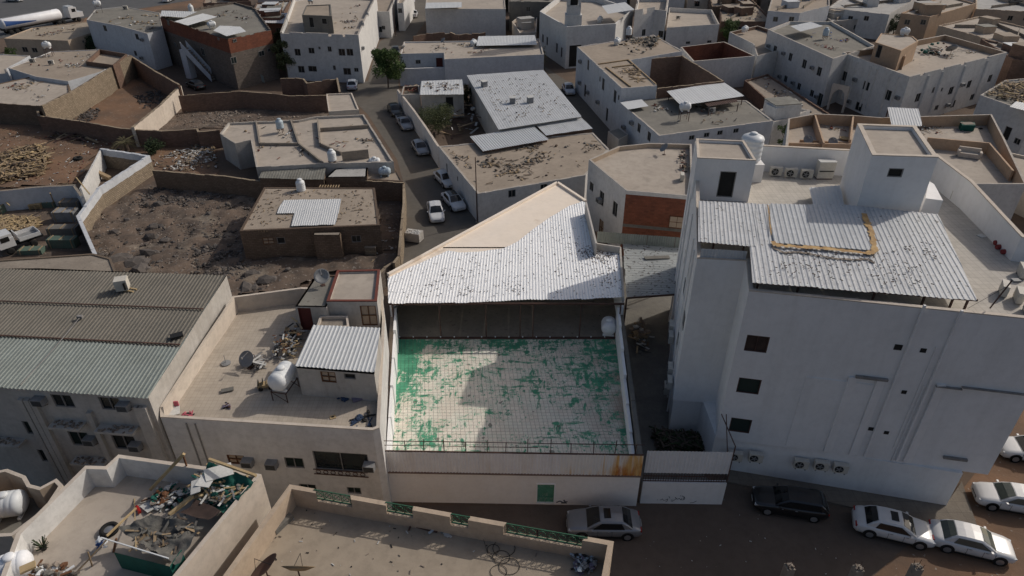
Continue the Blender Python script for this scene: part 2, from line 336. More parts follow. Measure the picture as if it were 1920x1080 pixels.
# terrace tiles with worn green paint: tiles are real pieces, the paint on them is the material
def terrace_mat():
    m = bpy.data.materials.new('worn_green_tile'); m.use_nodes = True; t = m.node_tree; N = t.nodes; L = t.links
    b = N['Principled BSDF']; b.inputs['Roughness'].default_value = .8; b.inputs['Specular IOR Level'].default_value = .2
    g = N.new('ShaderNodeNewGeometry')
    def noise(sc, det, vec=None, rg=.6):
        n = N.new('ShaderNodeTexNoise'); n.inputs['Scale'].default_value = sc; n.inputs['Detail'].default_value = det; n.inputs['Roughness'].default_value = rg
        L.new(vec or g.outputs['Position'], n.inputs['Vector']); return n.outputs['Fac']
    def op(o, a, b_, c=None):
        x = N.new('ShaderNodeMath'); x.operation = o
        for i, q in enumerate((a, b_, c)):
            if q is None: continue
            if hasattr(q, 'links'): L.new(q, x.inputs[i])
            else: x.inputs[i].default_value = q
        return x.outputs[0]
    def mr(v, a, c, d=0., e=1.):
        x = N.new('ShaderNodeMapRange'); L.new(v, x.inputs[0])
        for i, q in zip((1, 2, 3, 4), (a, c, d, e)): x.inputs[i].default_value = q
        return x.outputs[0]
    def mix(f, a, b_):
        x = N.new('ShaderNodeMix'); x.data_type = 'RGBA'
        for i, q in ((0, f), (6, a), (7, b_)):
            if hasattr(q, 'links'): L.new(q, x.inputs[i])
            elif i == 0: x.inputs[0].default_value = q
            else: x.inputs[i].default_value = (*q, 1)
        return x.outputs[2]
    sp = N.new('ShaderNodeSeparateXYZ'); L.new(g.outputs['Position'], sp.inputs[0])
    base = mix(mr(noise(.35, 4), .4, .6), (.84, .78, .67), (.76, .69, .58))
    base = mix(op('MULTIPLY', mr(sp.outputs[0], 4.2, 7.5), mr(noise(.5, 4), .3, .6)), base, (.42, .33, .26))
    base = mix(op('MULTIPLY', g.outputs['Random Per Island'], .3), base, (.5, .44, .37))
    m1 = N.new('ShaderNodeMapping'); m1.inputs['Scale'].default_value = (.55, 2.4, 1); L.new(g.outputs['Position'], m1.inputs[0])
    m2 = N.new('ShaderNodeMapping'); m2.inputs['Scale'].default_value = (2.4, .55, 1); L.new(g.outputs['Position'], m2.inputs[0])
    n1 = noise(1., 7, m1.outputs[0], .72); n2 = noise(1., 7, m2.outputs[0], .72); n3 = noise(2.6, 6, None, .7); big = noise(.22, 2)
    lft = op('MULTIPLY', mr(sp.outputs[0], -8.6, -6.8, .2, 0.), mr(sp.outputs[1], 34., 42., .1, 1.))
    far = mr(sp.outputs[1], 36., 43., 0., .06)
    n4 = noise(1.15, 6, None, .68); f = op('MAXIMUM', op('MAXIMUM', n1, n2), op('MAXIMUM', op('SUBTRACT', n3, .005), n4))
    f = op('ADD', f, op('ADD', op('MULTIPLY', op('SUBTRACT', big, .5), .32), op('MULTIPLY', lft, mr(noise(.5, 3), .3, .5))))
    f = op('ADD', f, far)
    base = mix(mr(noise(.8, 6, None, .75), .45, .6, 0, .28), base, (.60, .72, .62))
    c = mix(mr(f, .572, .632), base, mix(mr(noise(1.2, 4), .4, .6), (.10, .35, .21), (.07, .26, .16)))
    dots = noise(1.7, 1, None, .3)
    c = mix(op('MULTIPLY', mr(dots, .735, .75), .7), c, (.12, .12, .1))
    L.new(c, b.inputs['Base Color']); return m
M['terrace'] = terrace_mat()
# canopy on the tall building: real rust ring with its own shape
# ---------------------------------------------------------------- generic builders
def poly_area(p): return .5 * sum(p[i].x * p[(i + 1) % len(p)].y - p[(i + 1) % len(p)].x * p[i].y for i in range(len(p)))
def inset(p, d):
    n = len(p); s = 1 if poly_area(p) > 0 else -1; out = []
    for i in range(n):
        a, b, c = p[i - 1], p[i], p[(i + 1) % n]
        e1 = Vector((b.x - a.x, b.y - a.y)).normalized(); e2 = Vector((c.x - b.x, c.y - b.y)).normalized()
        n1 = Vector((-e1.y, e1.x)) * s; n2 = Vector((-e2.y, e2.x)) * s
        q = n1 + n2; k = max(.3, q.length_squared / 2)
        q = q / k if q.length > .2 else n1
        out.append(Vector((b.x + q.x * d, b.y + q.y * d, b.z)))
    return out
WCACHE = {}
def window_mesh(w, h, kind):
    k = (round(w, 1), round(h, 1), kind)
    if k in WCACHE: return WCACHE[k]
    f, p = MB(), MB()
    fm = {'dwin': M['rustmetal'], 'dgreen': M['rustmetal'], 'win': M['pipe'], 'green': M['pipe'], 'brown': M['brownwood'], 'door': M['pipe'], 'reddoor': M['reddoor'], 'open': M['pipe'], 'gdoor': M['green_door']}[kind]
    pm = {'dwin': M['dkbrown'], 'dgreen': M['greenglass'], 'win': M['glass'], 'green': M['greenglass'], 'brown': M['cream'], 'door': M['dark'], 'reddoor': M['reddoor'], 'open': M['dark'], 'gdoor': M['green_door']}[kind]
    t = .06
    for x in (-w / 2 + t / 2, w / 2 - t / 2): f.box((x, .06, 0), (t, .08, h))
    for z in (-h / 2 + t / 2, h / 2 - t / 2): f.box((0, .06, z), (w - 2 * t, .08, t))
    if kind in ('dwin', 'win', 'green', 'brown'): f.box((0, .06, 0), (t * .8, .07, h - 2 * t))
    if kind in ('brown',): f.box((0, .06, 0), (w - 2 * t, .06, t * .8))
    if kind == 'green':
        for i in range(1, int(h / .12)): f.box((0, .085, -h / 2 + i * .12), (w - 2 * t, .02, .03), m=M['greenglass'])
    p.box((0, .13, 0), (w - .01, .02, h - .01))
    r = (f.mesh('window', fm), p.mesh('pane', pm)); WCACHE[k] = r; return r
def building(name, label, cat, poly, z=3.5, par=.5, th=.22, base=0., wall='white', roof='roof', win=(), prof=None, upper=None, rag=0., group=None, parent=None, cop=None, inner=None):
    """poly: pixel corners of the outer edge of the parapet top (each may carry its own height)"""
    pts = [P(q[0], q[1], q[2] if len(q) > 2 else z) for q in poly]
    n = len(pts); c = sum(pts, Vector((0, 0, 0))) / n
    floor = z - par
    root = parent or thing(name, label, cat, (c.x, c.y, base), group=group)
    s = 1 if poly_area(pts) > 0 else -1
    ins = inset(pts, th)
    wb, rb, cb = MB(), MB(), MB(); wm = M[wall]; im = M[inner] if inner else wm
    opens = {}
    for q in win:
        e, u, v, ww, hh = q[:5]; kind = q[5] if len(q) > 5 else 'win'
        sa, za = on_wall(pts[e], pts[(e + 1) % n], u, v)
        L = (pts[(e + 1) % n] - pts[e]).to_2d().length
        sa = min(max(sa, ww / 2 + .15), L - ww / 2 - .15)
        za = min(max(za, base + hh / 2 + .05), floor - hh / 2 - .1)
        opens.setdefault(e, []).append((sa - ww / 2, sa + ww / 2, za - hh / 2, za + hh / 2, kind))
    for e in range(n):
        A, B = pts[e], pts[(e + 1) % n]; a, b = ins[e], ins[(e + 1) % n]
        d = (B - A).to_2d(); L = d.length; d /= L; nrm = Vector((d.y, -d.x)) * s
        secs = (prof or {}).get(e) or [(0, 1, 0)]
        if rag and e not in (prof or {}):
            k = max(2, int(L / .8)); secs = [(i / k, (i + 1) / k, -random.random() * rag) for i in range(k)]
        def pt(t, zz, out=True):
            X = (A.lerp(B, t)) if out else (a.lerp(b, t)); return (X.x, X.y, zz)
        ops = opens.get(e, [])
        for t0, t1, dz in secs:
            z0t, z1t = A.z + (B.z - A.z) * t0 + dz, A.z + (B.z - A.z) * t1 + dz
            if ops:
                brk = sorted({t0 * L, t1 * L} | {x for o in ops for x in o[:2] if t0 * L < x < t1 * L})
                for x0, x1 in zip(brk, brk[1:]):
                    xm = (x0 + x1) / 2; col = sorted([o for o in ops if o[0] <= xm <= o[1]], key=lambda o: o[2])
                    zc = base
                    f = lambda x: z0t + (z1t - z0t) * (x / L - t0) / max(1e-6, t1 - t0)
                    for o in col:
                        if o[2] > zc: wb.face([pt(x0 / L, zc), pt(x1 / L, zc), pt(x1 / L, o[2]), pt(x0 / L, o[2])][::s], wm)
                        zc = max(zc, o[3])
                    wb.face([pt(x0 / L, zc), pt(x1 / L, zc), pt(x1 / L, f(x1)), pt(x0 / L, f(x0))][::s], wm)
            else:
                if upper:
                    wb.face([pt(t0, base), pt(t1, base), pt(t1, upper[0]), pt(t0, upper[0])][::s], wm)
                    wb.face([pt(t0, upper[0]), pt(t1, upper[0]), pt(t1, z1t), pt(t0, z0t)][::s], M[upper[1]])
                else: wb.face([pt(t0, base), pt(t1, base), pt(t1, z1t), pt(t0, z0t)][::s], wm)
            wb.face([pt(t0, z0t), pt(t1, z1t), pt(t1, z1t, False), pt(t0, z0t, False)][::s], M['dusty_top'] if wall.startswith('white') else wm)
            if z0t > floor: wb.face([pt(t1, floor - .05, False), pt(t0, floor - .05, False), pt(t0, z0t, False), pt(t1, z1t, False)][::s], im)
            if len(secs) > 1:
                for t_, zz in ((t0, z0t), (t1, z1t)): wb.face([pt(t_, floor - .3), pt(t_, zz), pt(t_, zz, False), pt(t_, floor - .3, False)], wm)
        for o in ops:
            x0, x1, y0, y1, kind = o; nn = Vector((nrm.x, nrm.y, 0)) * -.16
            q = [Vector(pt(x0 / L, y0)), Vector(pt(x1 / L, y0)), Vector(pt(x1 / L, y1)), Vector(pt(x0 / L, y1))]
            for i in range(4): wb.face([q[i], q[(i + 1) % 4], q[(i + 1) % 4] + nn, q[i] + nn], wm)
            fm, pm = window_mesh(x1 - x0, y1 - y0, kind)
            wo = bpy.data.objects.new('door' if 'door' in kind else 'window', fm); COL.objects.link(wo); wo.parent = root
            m_ = (q[0] + q[2]) / 2; off = Vector((root.location.x, root.location.y, root.location.z)); wo.location = m_ - off
            wo.rotation_euler = (0, 0, math.atan2(-nrm.x, nrm.y) + math.pi)
            po = bpy.data.objects.new('door_leaf' if 'door' in kind else 'pane', pm); COL.objects.link(po); po.parent = wo
        if cop:
            X = [pts[e], pts[(e + 1) % n], ins[(e + 1) % n], ins[e]]; zz = [pts[e].z, pts[(e + 1) % n].z, pts[(e + 1) % n].z, pts[e].z]
            if secs == [(0, 1, 0)]:
                up = [(X[i].x, X[i].y, zz[i] + .07) for i in range(4)]; lo = [(X[i].x, X[i].y, zz[i] + .004) for i in range(4)]
                cb.face(up[::s], M[cop])
                for i in range(4): cb.face([lo[i], lo[(i + 1) % 4], up[(i + 1) % 4], up[i]][::s], M[cop])
    rp = [(q.x, q.y, floor) for q in (ins if par > .02 else pts)]
    rb.face(rp[::s], M[roof])
    wb.build('wall', wm, root); rb.build('roof' if not parent else 'upper_roof', M[roof], root); cb.build('coping', None, root)
    root['_k'] = 0
    del root['_k']
    return root, pts
def polypts(poly, z): return [P(q[0], q[1], q[2] if len(q) > 2 else z) for q in poly]
def tin(parent, pts, along=None, sw=1.0, rib=.25, amp=.035, m='tin', name='roof_sheet', rag=0., rows=None, lift=0.):
    pts = [Vector(p) for p in pts]; n = len(pts)
    nr = Vector((0, 0, 0))
    for i in range(n): nr += pts[i].cross(pts[(i + 1) % n])
    nr.normalize(); p0 = sum(pts, Vector((0, 0, 0))) / n
    if nr.z < 0: nr = -nr
    zf = lambda x, y: p0.z - ((x - p0.x) * nr.x + (y - p0.y) * nr.y) / nr.z
    l = Vector(along if along is not None else (pts[1] - pts[0]).to_2d()).normalized(); a = Vector((l.y, -l.x))
    pl = [(p.x * a.x + p.y * a.y, p.x * l.x + p.y * l.y) for p in pts]
    amin, amax = min(q[0] for q in pl), max(q[0] for q in pl)
    def rng(x):
        ys = []
        for i in range(n):
            (x0, y0), (x1, y1) = pl[i], pl[(i + 1) % n]
            if (x0 - x) * (x1 - x) <= 0 and abs(x1 - x0) > 1e-9: ys.append(y0 + (y1 - y0) * (x - x0) / (x1 - x0))
        return (min(ys), max(ys)) if len(ys) > 1 else None
    k = max(1, round((amax - amin) / sw)); sw = (amax - amin) / k; nrib = max(1, round(sw / rib)); rb_ = sw / nrib
    for i in range(k):
        j0, j1 = random.uniform(-rag, rag), random.uniform(-rag, rag); dz = (.010 if i % 2 else 0) + lift
        cols = []
        for r in range(nrib):
            for fo, h in ((0, 0), (.45, 0), (.6, 1), (.85, 1)): cols.append((amin + i * sw + (r + fo) * rb_, h * amp))
        cols.append((amin + (i + 1) * sw, 0))
        rw = rows or [(0, 1, m)]
        for (f0, f1, mm) in rw:
            mb = MB(); vs = []
            for x, h in cols:
                q = rng(min(max(x, amin + 1e-4), amax - 1e-4))
                if not q: continue
                lo, hi = q[0] + j0, q[1] + j1
                if hi - lo < .02: continue
                lo, hi = lo + (hi - lo) * f0, lo + (hi - lo) * f1
                vs.append([(a.x * x + l.x * y, a.y * x + l.y * y, zf(a.x * x + l.x * y, a.y * x + l.y * y) + h + dz + (.0 if f0 == 0 else .006)) for y in (lo, hi)])
            for c0, c1 in zip(vs, vs[1:]):
                mb.face([c0[0], c1[0], c1[1], c0[1]])
            mb.build(name, M[mm], parent)
def tin_wall(parent, A, B, z0, z1, sw=1.0, rib=.2, amp=.03, m='tin', side=1, name='cladding_sheet', off=.02):
    A, B = Vector(A).to_2d(), Vector(B).to_2d(); d = B - A; L = d.length; d /= L; nn = Vector((d.y, -d.x)) * side
    k = max(1, round(L / sw)); sw = L / k; nrib = max(1, round(sw / rib)); rb_ = sw / nrib
    for i in range(k):
        mb = MB(); vs = []; jz = random.uniform(-.015, .015)
        for r in range(nrib + 1):
            for fo, h in ((0, 0), (.5, 0), (.62, 1), (.88, 1)):
                x = i * sw + (r + fo) * rb_
                if x > (i + 1) * sw + 1e-6: break
                o = off + h * amp + (.004 if i % 2 else 0); p = A + d * x + nn * o
                vs.append([(p.x, p.y, z0 + jz), (p.x, p.y, z1 + jz)])
        for c0, c1 in zip(vs, vs[1:]): mb.face([c0[0], c1[0], c1[1], c0[1]][::side])
        mm = m(i / k) if callable(m) else m
        mb.build(name, M[mm], parent)
def wall_run(name, label, poly, h=2.4, th=.25, m='adobe', closed=False, rag=.1, top='adobe_l', cat='wall', base=0., zs=None, group=None, step=1.2, band=None):
    """free-standing wall; poly = pixels of the wall's top line"""
    pts = [P(q[0], q[1], q[2] if len(q) > 2 else h) for q in poly]
    if closed: pts.append(pts[0])
    root = thing(name, label, cat, (pts[0].x, pts[0].y, base), group=group); mb, tb = MB(), MB()
    for i in range(len(pts) - 1):
        A, B = pts[i], pts[i + 1]; d = (B - A).to_2d(); L = d.length; d /= L; nn = Vector((-d.y, d.x)) * th / 2
        k = max(1, int(L / step)); e = .0 if i == 0 else th * .45
        for j in range(k):
            t0, t1 = j / k, (j + 1) / k
            a = A.lerp(B, t0); b = A.lerp(B, t1)
            if j == 0: a = a - Vector((d.x, d.y, 0)) * e
            if j == k - 1 and i < len(pts) - 2: b = b + Vector((d.x, d.y, 0)) * (th * .45)
            z0 = a.z - random.random() * rag; z1 = b.z - random.random() * rag
            q = [(a.x - nn.x, a.y - nn.y), (b.x - nn.x, b.y - nn.y), (b.x + nn.x, b.y + nn.y), (a.x + nn.x, a.y + nn.y)]
            zz = [z0, z1, z1, z0]
            for f in range(4):
                g = (f + 1) % 4
                if band:
                    mb.face([(*q[f], base), (*q[g], base), (*q[g], zz[g] - band[0]), (*q[f], zz[f] - band[0])], M[m]); mb.face([(*q[f], zz[f] - band[0]), (*q[g], zz[g] - band[0]), (*q[g], zz[g]), (*q[f], zz[f])], M[band[1]])
                else: mb.face([(*q[f], base), (*q[g], base), (*q[g], zz[g]), (*q[f], zz[f])], M[m])
            tb.face([(*q[f], zz[f]) for f in range(4)], M[top])
    mb.build('wall_body', M[m], root); tb.build('wall_top', M[top], root)
    return root
def inside(p, poly):
    r = False; n = len(poly)
    for i in range(n):
        a, b = poly[i], poly[(i + 1) % n]
        if (a.y > p[1]) != (b.y > p[1]) and p[0] < (b.x - a.x) * (p[1] - a.y) / (b.y - a.y) + a.x: r = not r
    return r
PHI = (1 + 5 ** .5) / 2
ICO_V = [Vector(v).normalized() for v in ((-1,PHI,0),(1,PHI,0),(-1,-PHI,0),(1,-PHI,0),(0,-1,PHI),(0,1,PHI),(0,-1,-PHI),(0,1,-PHI),(PHI,0,-1),(PHI,0,1),(-PHI,0,-1),(-PHI,0,1))]
ICO_F = ((0,11,5),(0,5,1),(0,1,7),(0,7,10),(0,10,11),(1,5,9),(5,11,4),(11,10,2),(10,7,6),(7,1,8),(3,9,4),(3,4,2),(3,2,6),(3,6,8),(3,8,9),(4,9,5),(2,4,11),(6,2,10),(8,6,7),(9,8,1))
def rock(mb, c, s, m=None, flat=.7):
    i = len(mb.v); k = mb.mi(m)
    sx, sy, sz = s * random.uniform(.7, 1.3), s * random.uniform(.7, 1.3), s * flat * random.uniform(.6, 1.2); a = random.random() * 6.28
    for v in ICO_V:
        r = random.uniform(.7, 1.25); x, y = v.x * sx * r, v.y * sy * r
        mb.v.append((c[0] + x * math.cos(a) - y * math.sin(a), c[1] + x * math.sin(a) + y * math.cos(a), c[2] + v.z * sz * r))
    for f in ICO_F: mb.f.append(tuple(i + q for q in f)); mb.m.append(k)
def debris(name, label, cat, poly, z, n, mats, size=(.1, .5), kind='stuff', plank=.5, clump=0, hmax=.1):
    pts = polypts(poly, z); mb = MB()
    xs = [p.x for p in pts]; ys = [p.y for p in pts]
    cl = []
    for _ in range(clump):
        for _t in range(40):
            c = (random.uniform(min(xs), max(xs)), random.uniform(min(ys), max(ys)))
            if inside(c, pts): cl.append(c); break
    k = 0
    for _ in range(n * 6):
        if k >= n: break
        if cl and random.random() < .8:
            c = random.choice(cl); p = (c[0] + random.gauss(0, .8), c[1] + random.gauss(0, .8))
        else: p = (random.uniform(min(xs), max(xs)), random.uniform(min(ys), max(ys)))
        if not inside(p, pts): continue
        k += 1; m = M[random.choice(mats)]; s = random.uniform(*size)
        zz = z + random.uniform(.02, hmax)
        if random.random() < plank: mb.box((p[0], p[1], zz), (s * 1.8, s * .22 + .02, .03), random.random() * 3.14, m, (random.uniform(-.15, .15), random.uniform(-.12, .12)))
        else: rock(mb, (p[0], p[1], zz), s * .4, m)
    return solo(mb, name, M[mats[0]], label, cat, loc=(pts[0].x, pts[0].y, z), kind=kind)
def sheet(name, mat_, poly, z=.004, kind='structure', label=None):
    pts = polypts(poly, z); s = 1 if poly_area(pts) > 0 else -1
    mb = MB(); mb.face([tuple(p) for p in pts][::s]); o = mb.build(name, M[mat_]); return tag(o, label, None, None, kind)

# small things -------------------------------------------------------------
def make_htank(L=1.9, r=.62, m='plastic', stand=.6):
    root = thing('water_tank', 'x', 'water tank'); b = MB(); z = stand + r + .08
    Mx = Matrix.Rotation(R(90), 3, 'Y')
    prof = [(.12 * r, -L / 2), (.6 * r, -L / 2 + .05), (.92 * r, -L / 2 + .2), (r, -L / 2 + .36)]
    k = 4
    for i in range(k):
        x = -L / 2 + .36 + (L - .72) * i / k; dx = (L - .72) / k
        g_ = .95 if r < .55 else .985; prof += [(r, x + dx * .3), (r * g_, x + dx * .4), (r * g_, x + dx * .6), (r, x + dx * .7)]
    prof += [(r, L / 2 - .36), (.92 * r, L / 2 - .2), (.6 * r, L / 2 - .05), (.12 * r, L / 2)]
    b.lathe((0, 0, z), prof, 18, Mx); b.build('tank_body', M[m], root, True)
    l = MB(); l.lathe((0, 0, z + r * .9), [(.26, 0), (.26, .12), (.2, .17), (.05, .19)], 12); l.build('lid', M[m], root, True)
    f = MB()
    for x in (-L * .28, L * .28): f.box((x, 0, stand + .06), (.16, r * 1.5, .14))
    f.build('saddle', M[m], root)
    if stand > .15:
        s = MB()
        for x in (-L * .38, L * .38):
            for y in (-r * .8, r * .8): s.beam((x, y, 0), (x, y, stand), .05)
            s.beam((x, -r * .8, stand - .03), (x, r * .8, stand - .03), .05); s.beam((x, -r * .8, .05), (x, r * .8, stand - .05), .03)
        for y in (-r * .8, r * .8): s.beam((-L * .38, y, stand - .03), (L * .38, y, stand - .03), .05)
        s.build('stand', M['rustmetal'], root)
    return root
def make_vtank(r=.7, h=1.7, m='plastic', stand=.0):
    root = thing('water_tank', 'x', 'water tank'); b = MB()
    prof = [(r * .96, stand), (r, stand + .08)]
    k = 4
    for i in range(k):
        zz = stand + .1 + (h - .45) * i / k; dz = (h - .45) / k
        prof += [(r, zz + dz * .25), (r * .96, zz + dz * .4), (r * .96, zz + dz * .6), (r, zz + dz * .75)]
    prof += [(r, stand + h - .34), (r * .9, stand + h - .2), (r * .55, stand + h - .05), (.24, stand + h)]
    b.lathe((0, 0, 0), prof, 20); b.build('tank_body', M[m], root, True)
    l = MB(); l.lathe((0, 0, stand + h), [(.28, -.02), (.28, .08), (.2, .13), (.04, .15)], 12); l.build('lid', M[m], root, True)
    if stand > .15:
        s = MB()
        for i in range(4):
            a = i * math.pi / 2 + .78; x, y = r * .8 * math.cos(a), r * .8 * math.sin(a); s.beam((x, y, 0), (x, y, stand - .04), .06)
            a2 = a + math.pi / 2; s.beam((x, y, stand * .4), (r * .8 * math.cos(a2), r * .8 * math.sin(a2), stand - .1), .035)
        s.box((0, 0, stand - .03), (r * 1.7, r * 1.7, .05)); s.build('stand', M['rustmetal'], root)
    return root
def make_cond():
    root = thing('air_conditioner', 'x', 'air conditioner'); b = MB(); b.box((0, 0, .43), (.9, .34, .66)); b.build('casing', M['acwhite'], root)
    g = MB(); Mx = Matrix.Rotation(R(90), 3, 'X')
    g.lathe((-.12, -.172, .43), [(.27, -.0), (.27, .02), (.24, .02)], 16, Mx); g.build('fan_shroud', M['black'], root)
    f = MB()
    for i in range(5):
        a = i * 1.2566; f.beam((-.12, -.2, .43), (-.12 + .22 * math.cos(a), -.2, .43 + .22 * math.sin(a)), .015, .07)
    f.box((-.12, -.205, .43), (.09, .02, .09)); f.build('fan', M['acgrey'], root)
    s = MB()
    for x in (-.3, .3): s.box((x, 0, .05), (.08, .36, .1))
    s.build('foot', M['acgrey'], root); return root
def make_winac():
    root = thing('window_air_conditioner', 'x', 'air conditioner'); b = MB(); b.box((0, -.22, 0), (.68, .5, .46)); b.build('casing', M['acgrey'], root)
    g = MB()
    for i in range(6): g.box((0, -.478, -.17 + i * .065), (.58, .016, .03))
    g.build('grille', M['black'], root)
    for x in (-.25, .25): t = MB(); t.beam((x, -.42, -.24), (x, .0, -.42), .035); t.build('bracket', M['rustmetal'], root)
    return root
def make_dish(r=.55):
    root = thing('satellite_dish', 'x', 'satellite dish'); d = MB(); Mx = Matrix.Rotation(R(-48), 3, 'X')
    d.lathe((0, 0, .75), [(.03, 0), (r * .35, .02), (r * .7, .08), (r, .18), (r * 1.01, .17), (r * .7, .065), (r * .03, -.02)], 18, Mx); d.build('reflector', M['acgrey'], root, True)
    a = MB(); a.tube([(0, 0, 0), (0, 0, .72)], .03, 6); a.box((0, 0, .02), (.3, .3, .04)); a.build('mast', M['rustmetal'], root)
    b = MB(); tip = Mx @ Vector((0, 0, .62)) + Vector((0, 0, .75)); b.beam(Mx @ Vector((0, -r * .9, .16)) + Vector((0, 0, .75)), tip, .025); b.box(tuple(tip), (.09, .09, .12)); b.build('feed_arm', M['pipe'], root)
    return root
PROTO = {}
def place(kind, loc, rz, label, group=None):
    if kind not in PROTO:
        mk = {'h': lambda: make_htank(1.5, .5), 'h0': lambda: make_htank(1.5, .5, stand=.05), 'hb': lambda: make_htank(1.5, .5, m='plastic_b', stand=.05), 'hc': lambda: make_htank(1.5, .6, 'plastic_c', .1), 'hbig': lambda: make_htank(1.9, .72, 'plastic', .1), 'hsm': lambda: make_htank(2.0, .62, 'plastic', .75),
              'hs': lambda: make_htank(1.5, .52, 'plastic', 1.3), 'v': lambda: make_vtank(.5, 1.3), 'vs': lambda: make_vtank(.52, 1.3, 'plastic', .8), 'vb': lambda: make_vtank(.5, 1.2, 'plastic_b', .6), 'vbig': lambda: make_vtank(.85, 2.0, 'plastic', .1),
              'cond': make_cond, 'winac': make_winac, 'dish': make_dish}[kind]
        PROTO[kind] = mk(); o = PROTO[kind]; o.location = loc; o.rotation_euler = (0, 0, rz); o['label'] = label
    else: o = copy_thing(PROTO[kind], loc, rz, label)
    if group: o['group'] = group
    return o
def at(kind, u, v, z, rz, label, group=None): return place(kind, P(u, v, z), R(rz), label, group)
def on(pts, e, u, v, kind, label, group='air conditioners on the house walls', dz=0, off=.01):
    A, B = pts[e], pts[(e + 1) % len(pts)]; s = 1 if poly_area(pts) > 0 else -1
    sa, za = on_wall(A, B, u, v); d = (B - A).to_2d().normalized(); nr = Vector((d.y, -d.x)) * s
    rz = math.atan2(nr.x, -nr.y)
    return place(kind, (A.x + d.x * sa + nr.x * off, A.y + d.y * sa + nr.y * off, za + dz), rz, label, group)
def tree(u, v, label, h=5, r=2.2, n=5000, m='leaf', ls=.16, z0=0., name='tree', lean=0., trunk=.14, cat='tree', sq=1.):
    c = P(u, v, z0); root = thing(name, label, cat, c, group=None); t = MB()
    th_ = h * .45
    t.tube([c, c + Vector((.1, 0, th_ * .5)), c + Vector((0, .1, th_))], [trunk, trunk * .8, trunk * .55], 8)
    cl = []
    for i in range(22):
        a = random.random() * 6.28; rr = r * random.uniform(.15, .85); zz = h * .58 + (random.random() - .5) * h * .62 * sq
        k = 1 - abs(zz - h * .58) / (h * .45)
        q = c + Vector((math.cos(a) * rr * (.5 + .5 * k), math.sin(a) * rr * (.5 + .5 * k), max(zz, h * .22))); cl.append((q, r * random.uniform(.24, .42)))
        if i < 9: t.tube([c + Vector((0, 0, th_ * random.uniform(.6, 1))), q], [trunk * .4, .02], 5)
    t.build('trunk', M['bark'], root)
    b = MB()
    for i in range(n):
        q, cr = random.choice(cl); d = Vector((random.gauss(0, 1), random.gauss(0, 1), random.gauss(0, .8))).normalized() * cr * random.random() ** .4
        p = q + d; x = Vector((random.gauss(0, 1), random.gauss(0, 1), random.gauss(0, .5))).normalized(); y = x.orthogonal().normalized() * ls * .5; x *= ls
        b.face([p - x, p + y, p + x, p - y])
    b.build('crown', M[m], root); return root

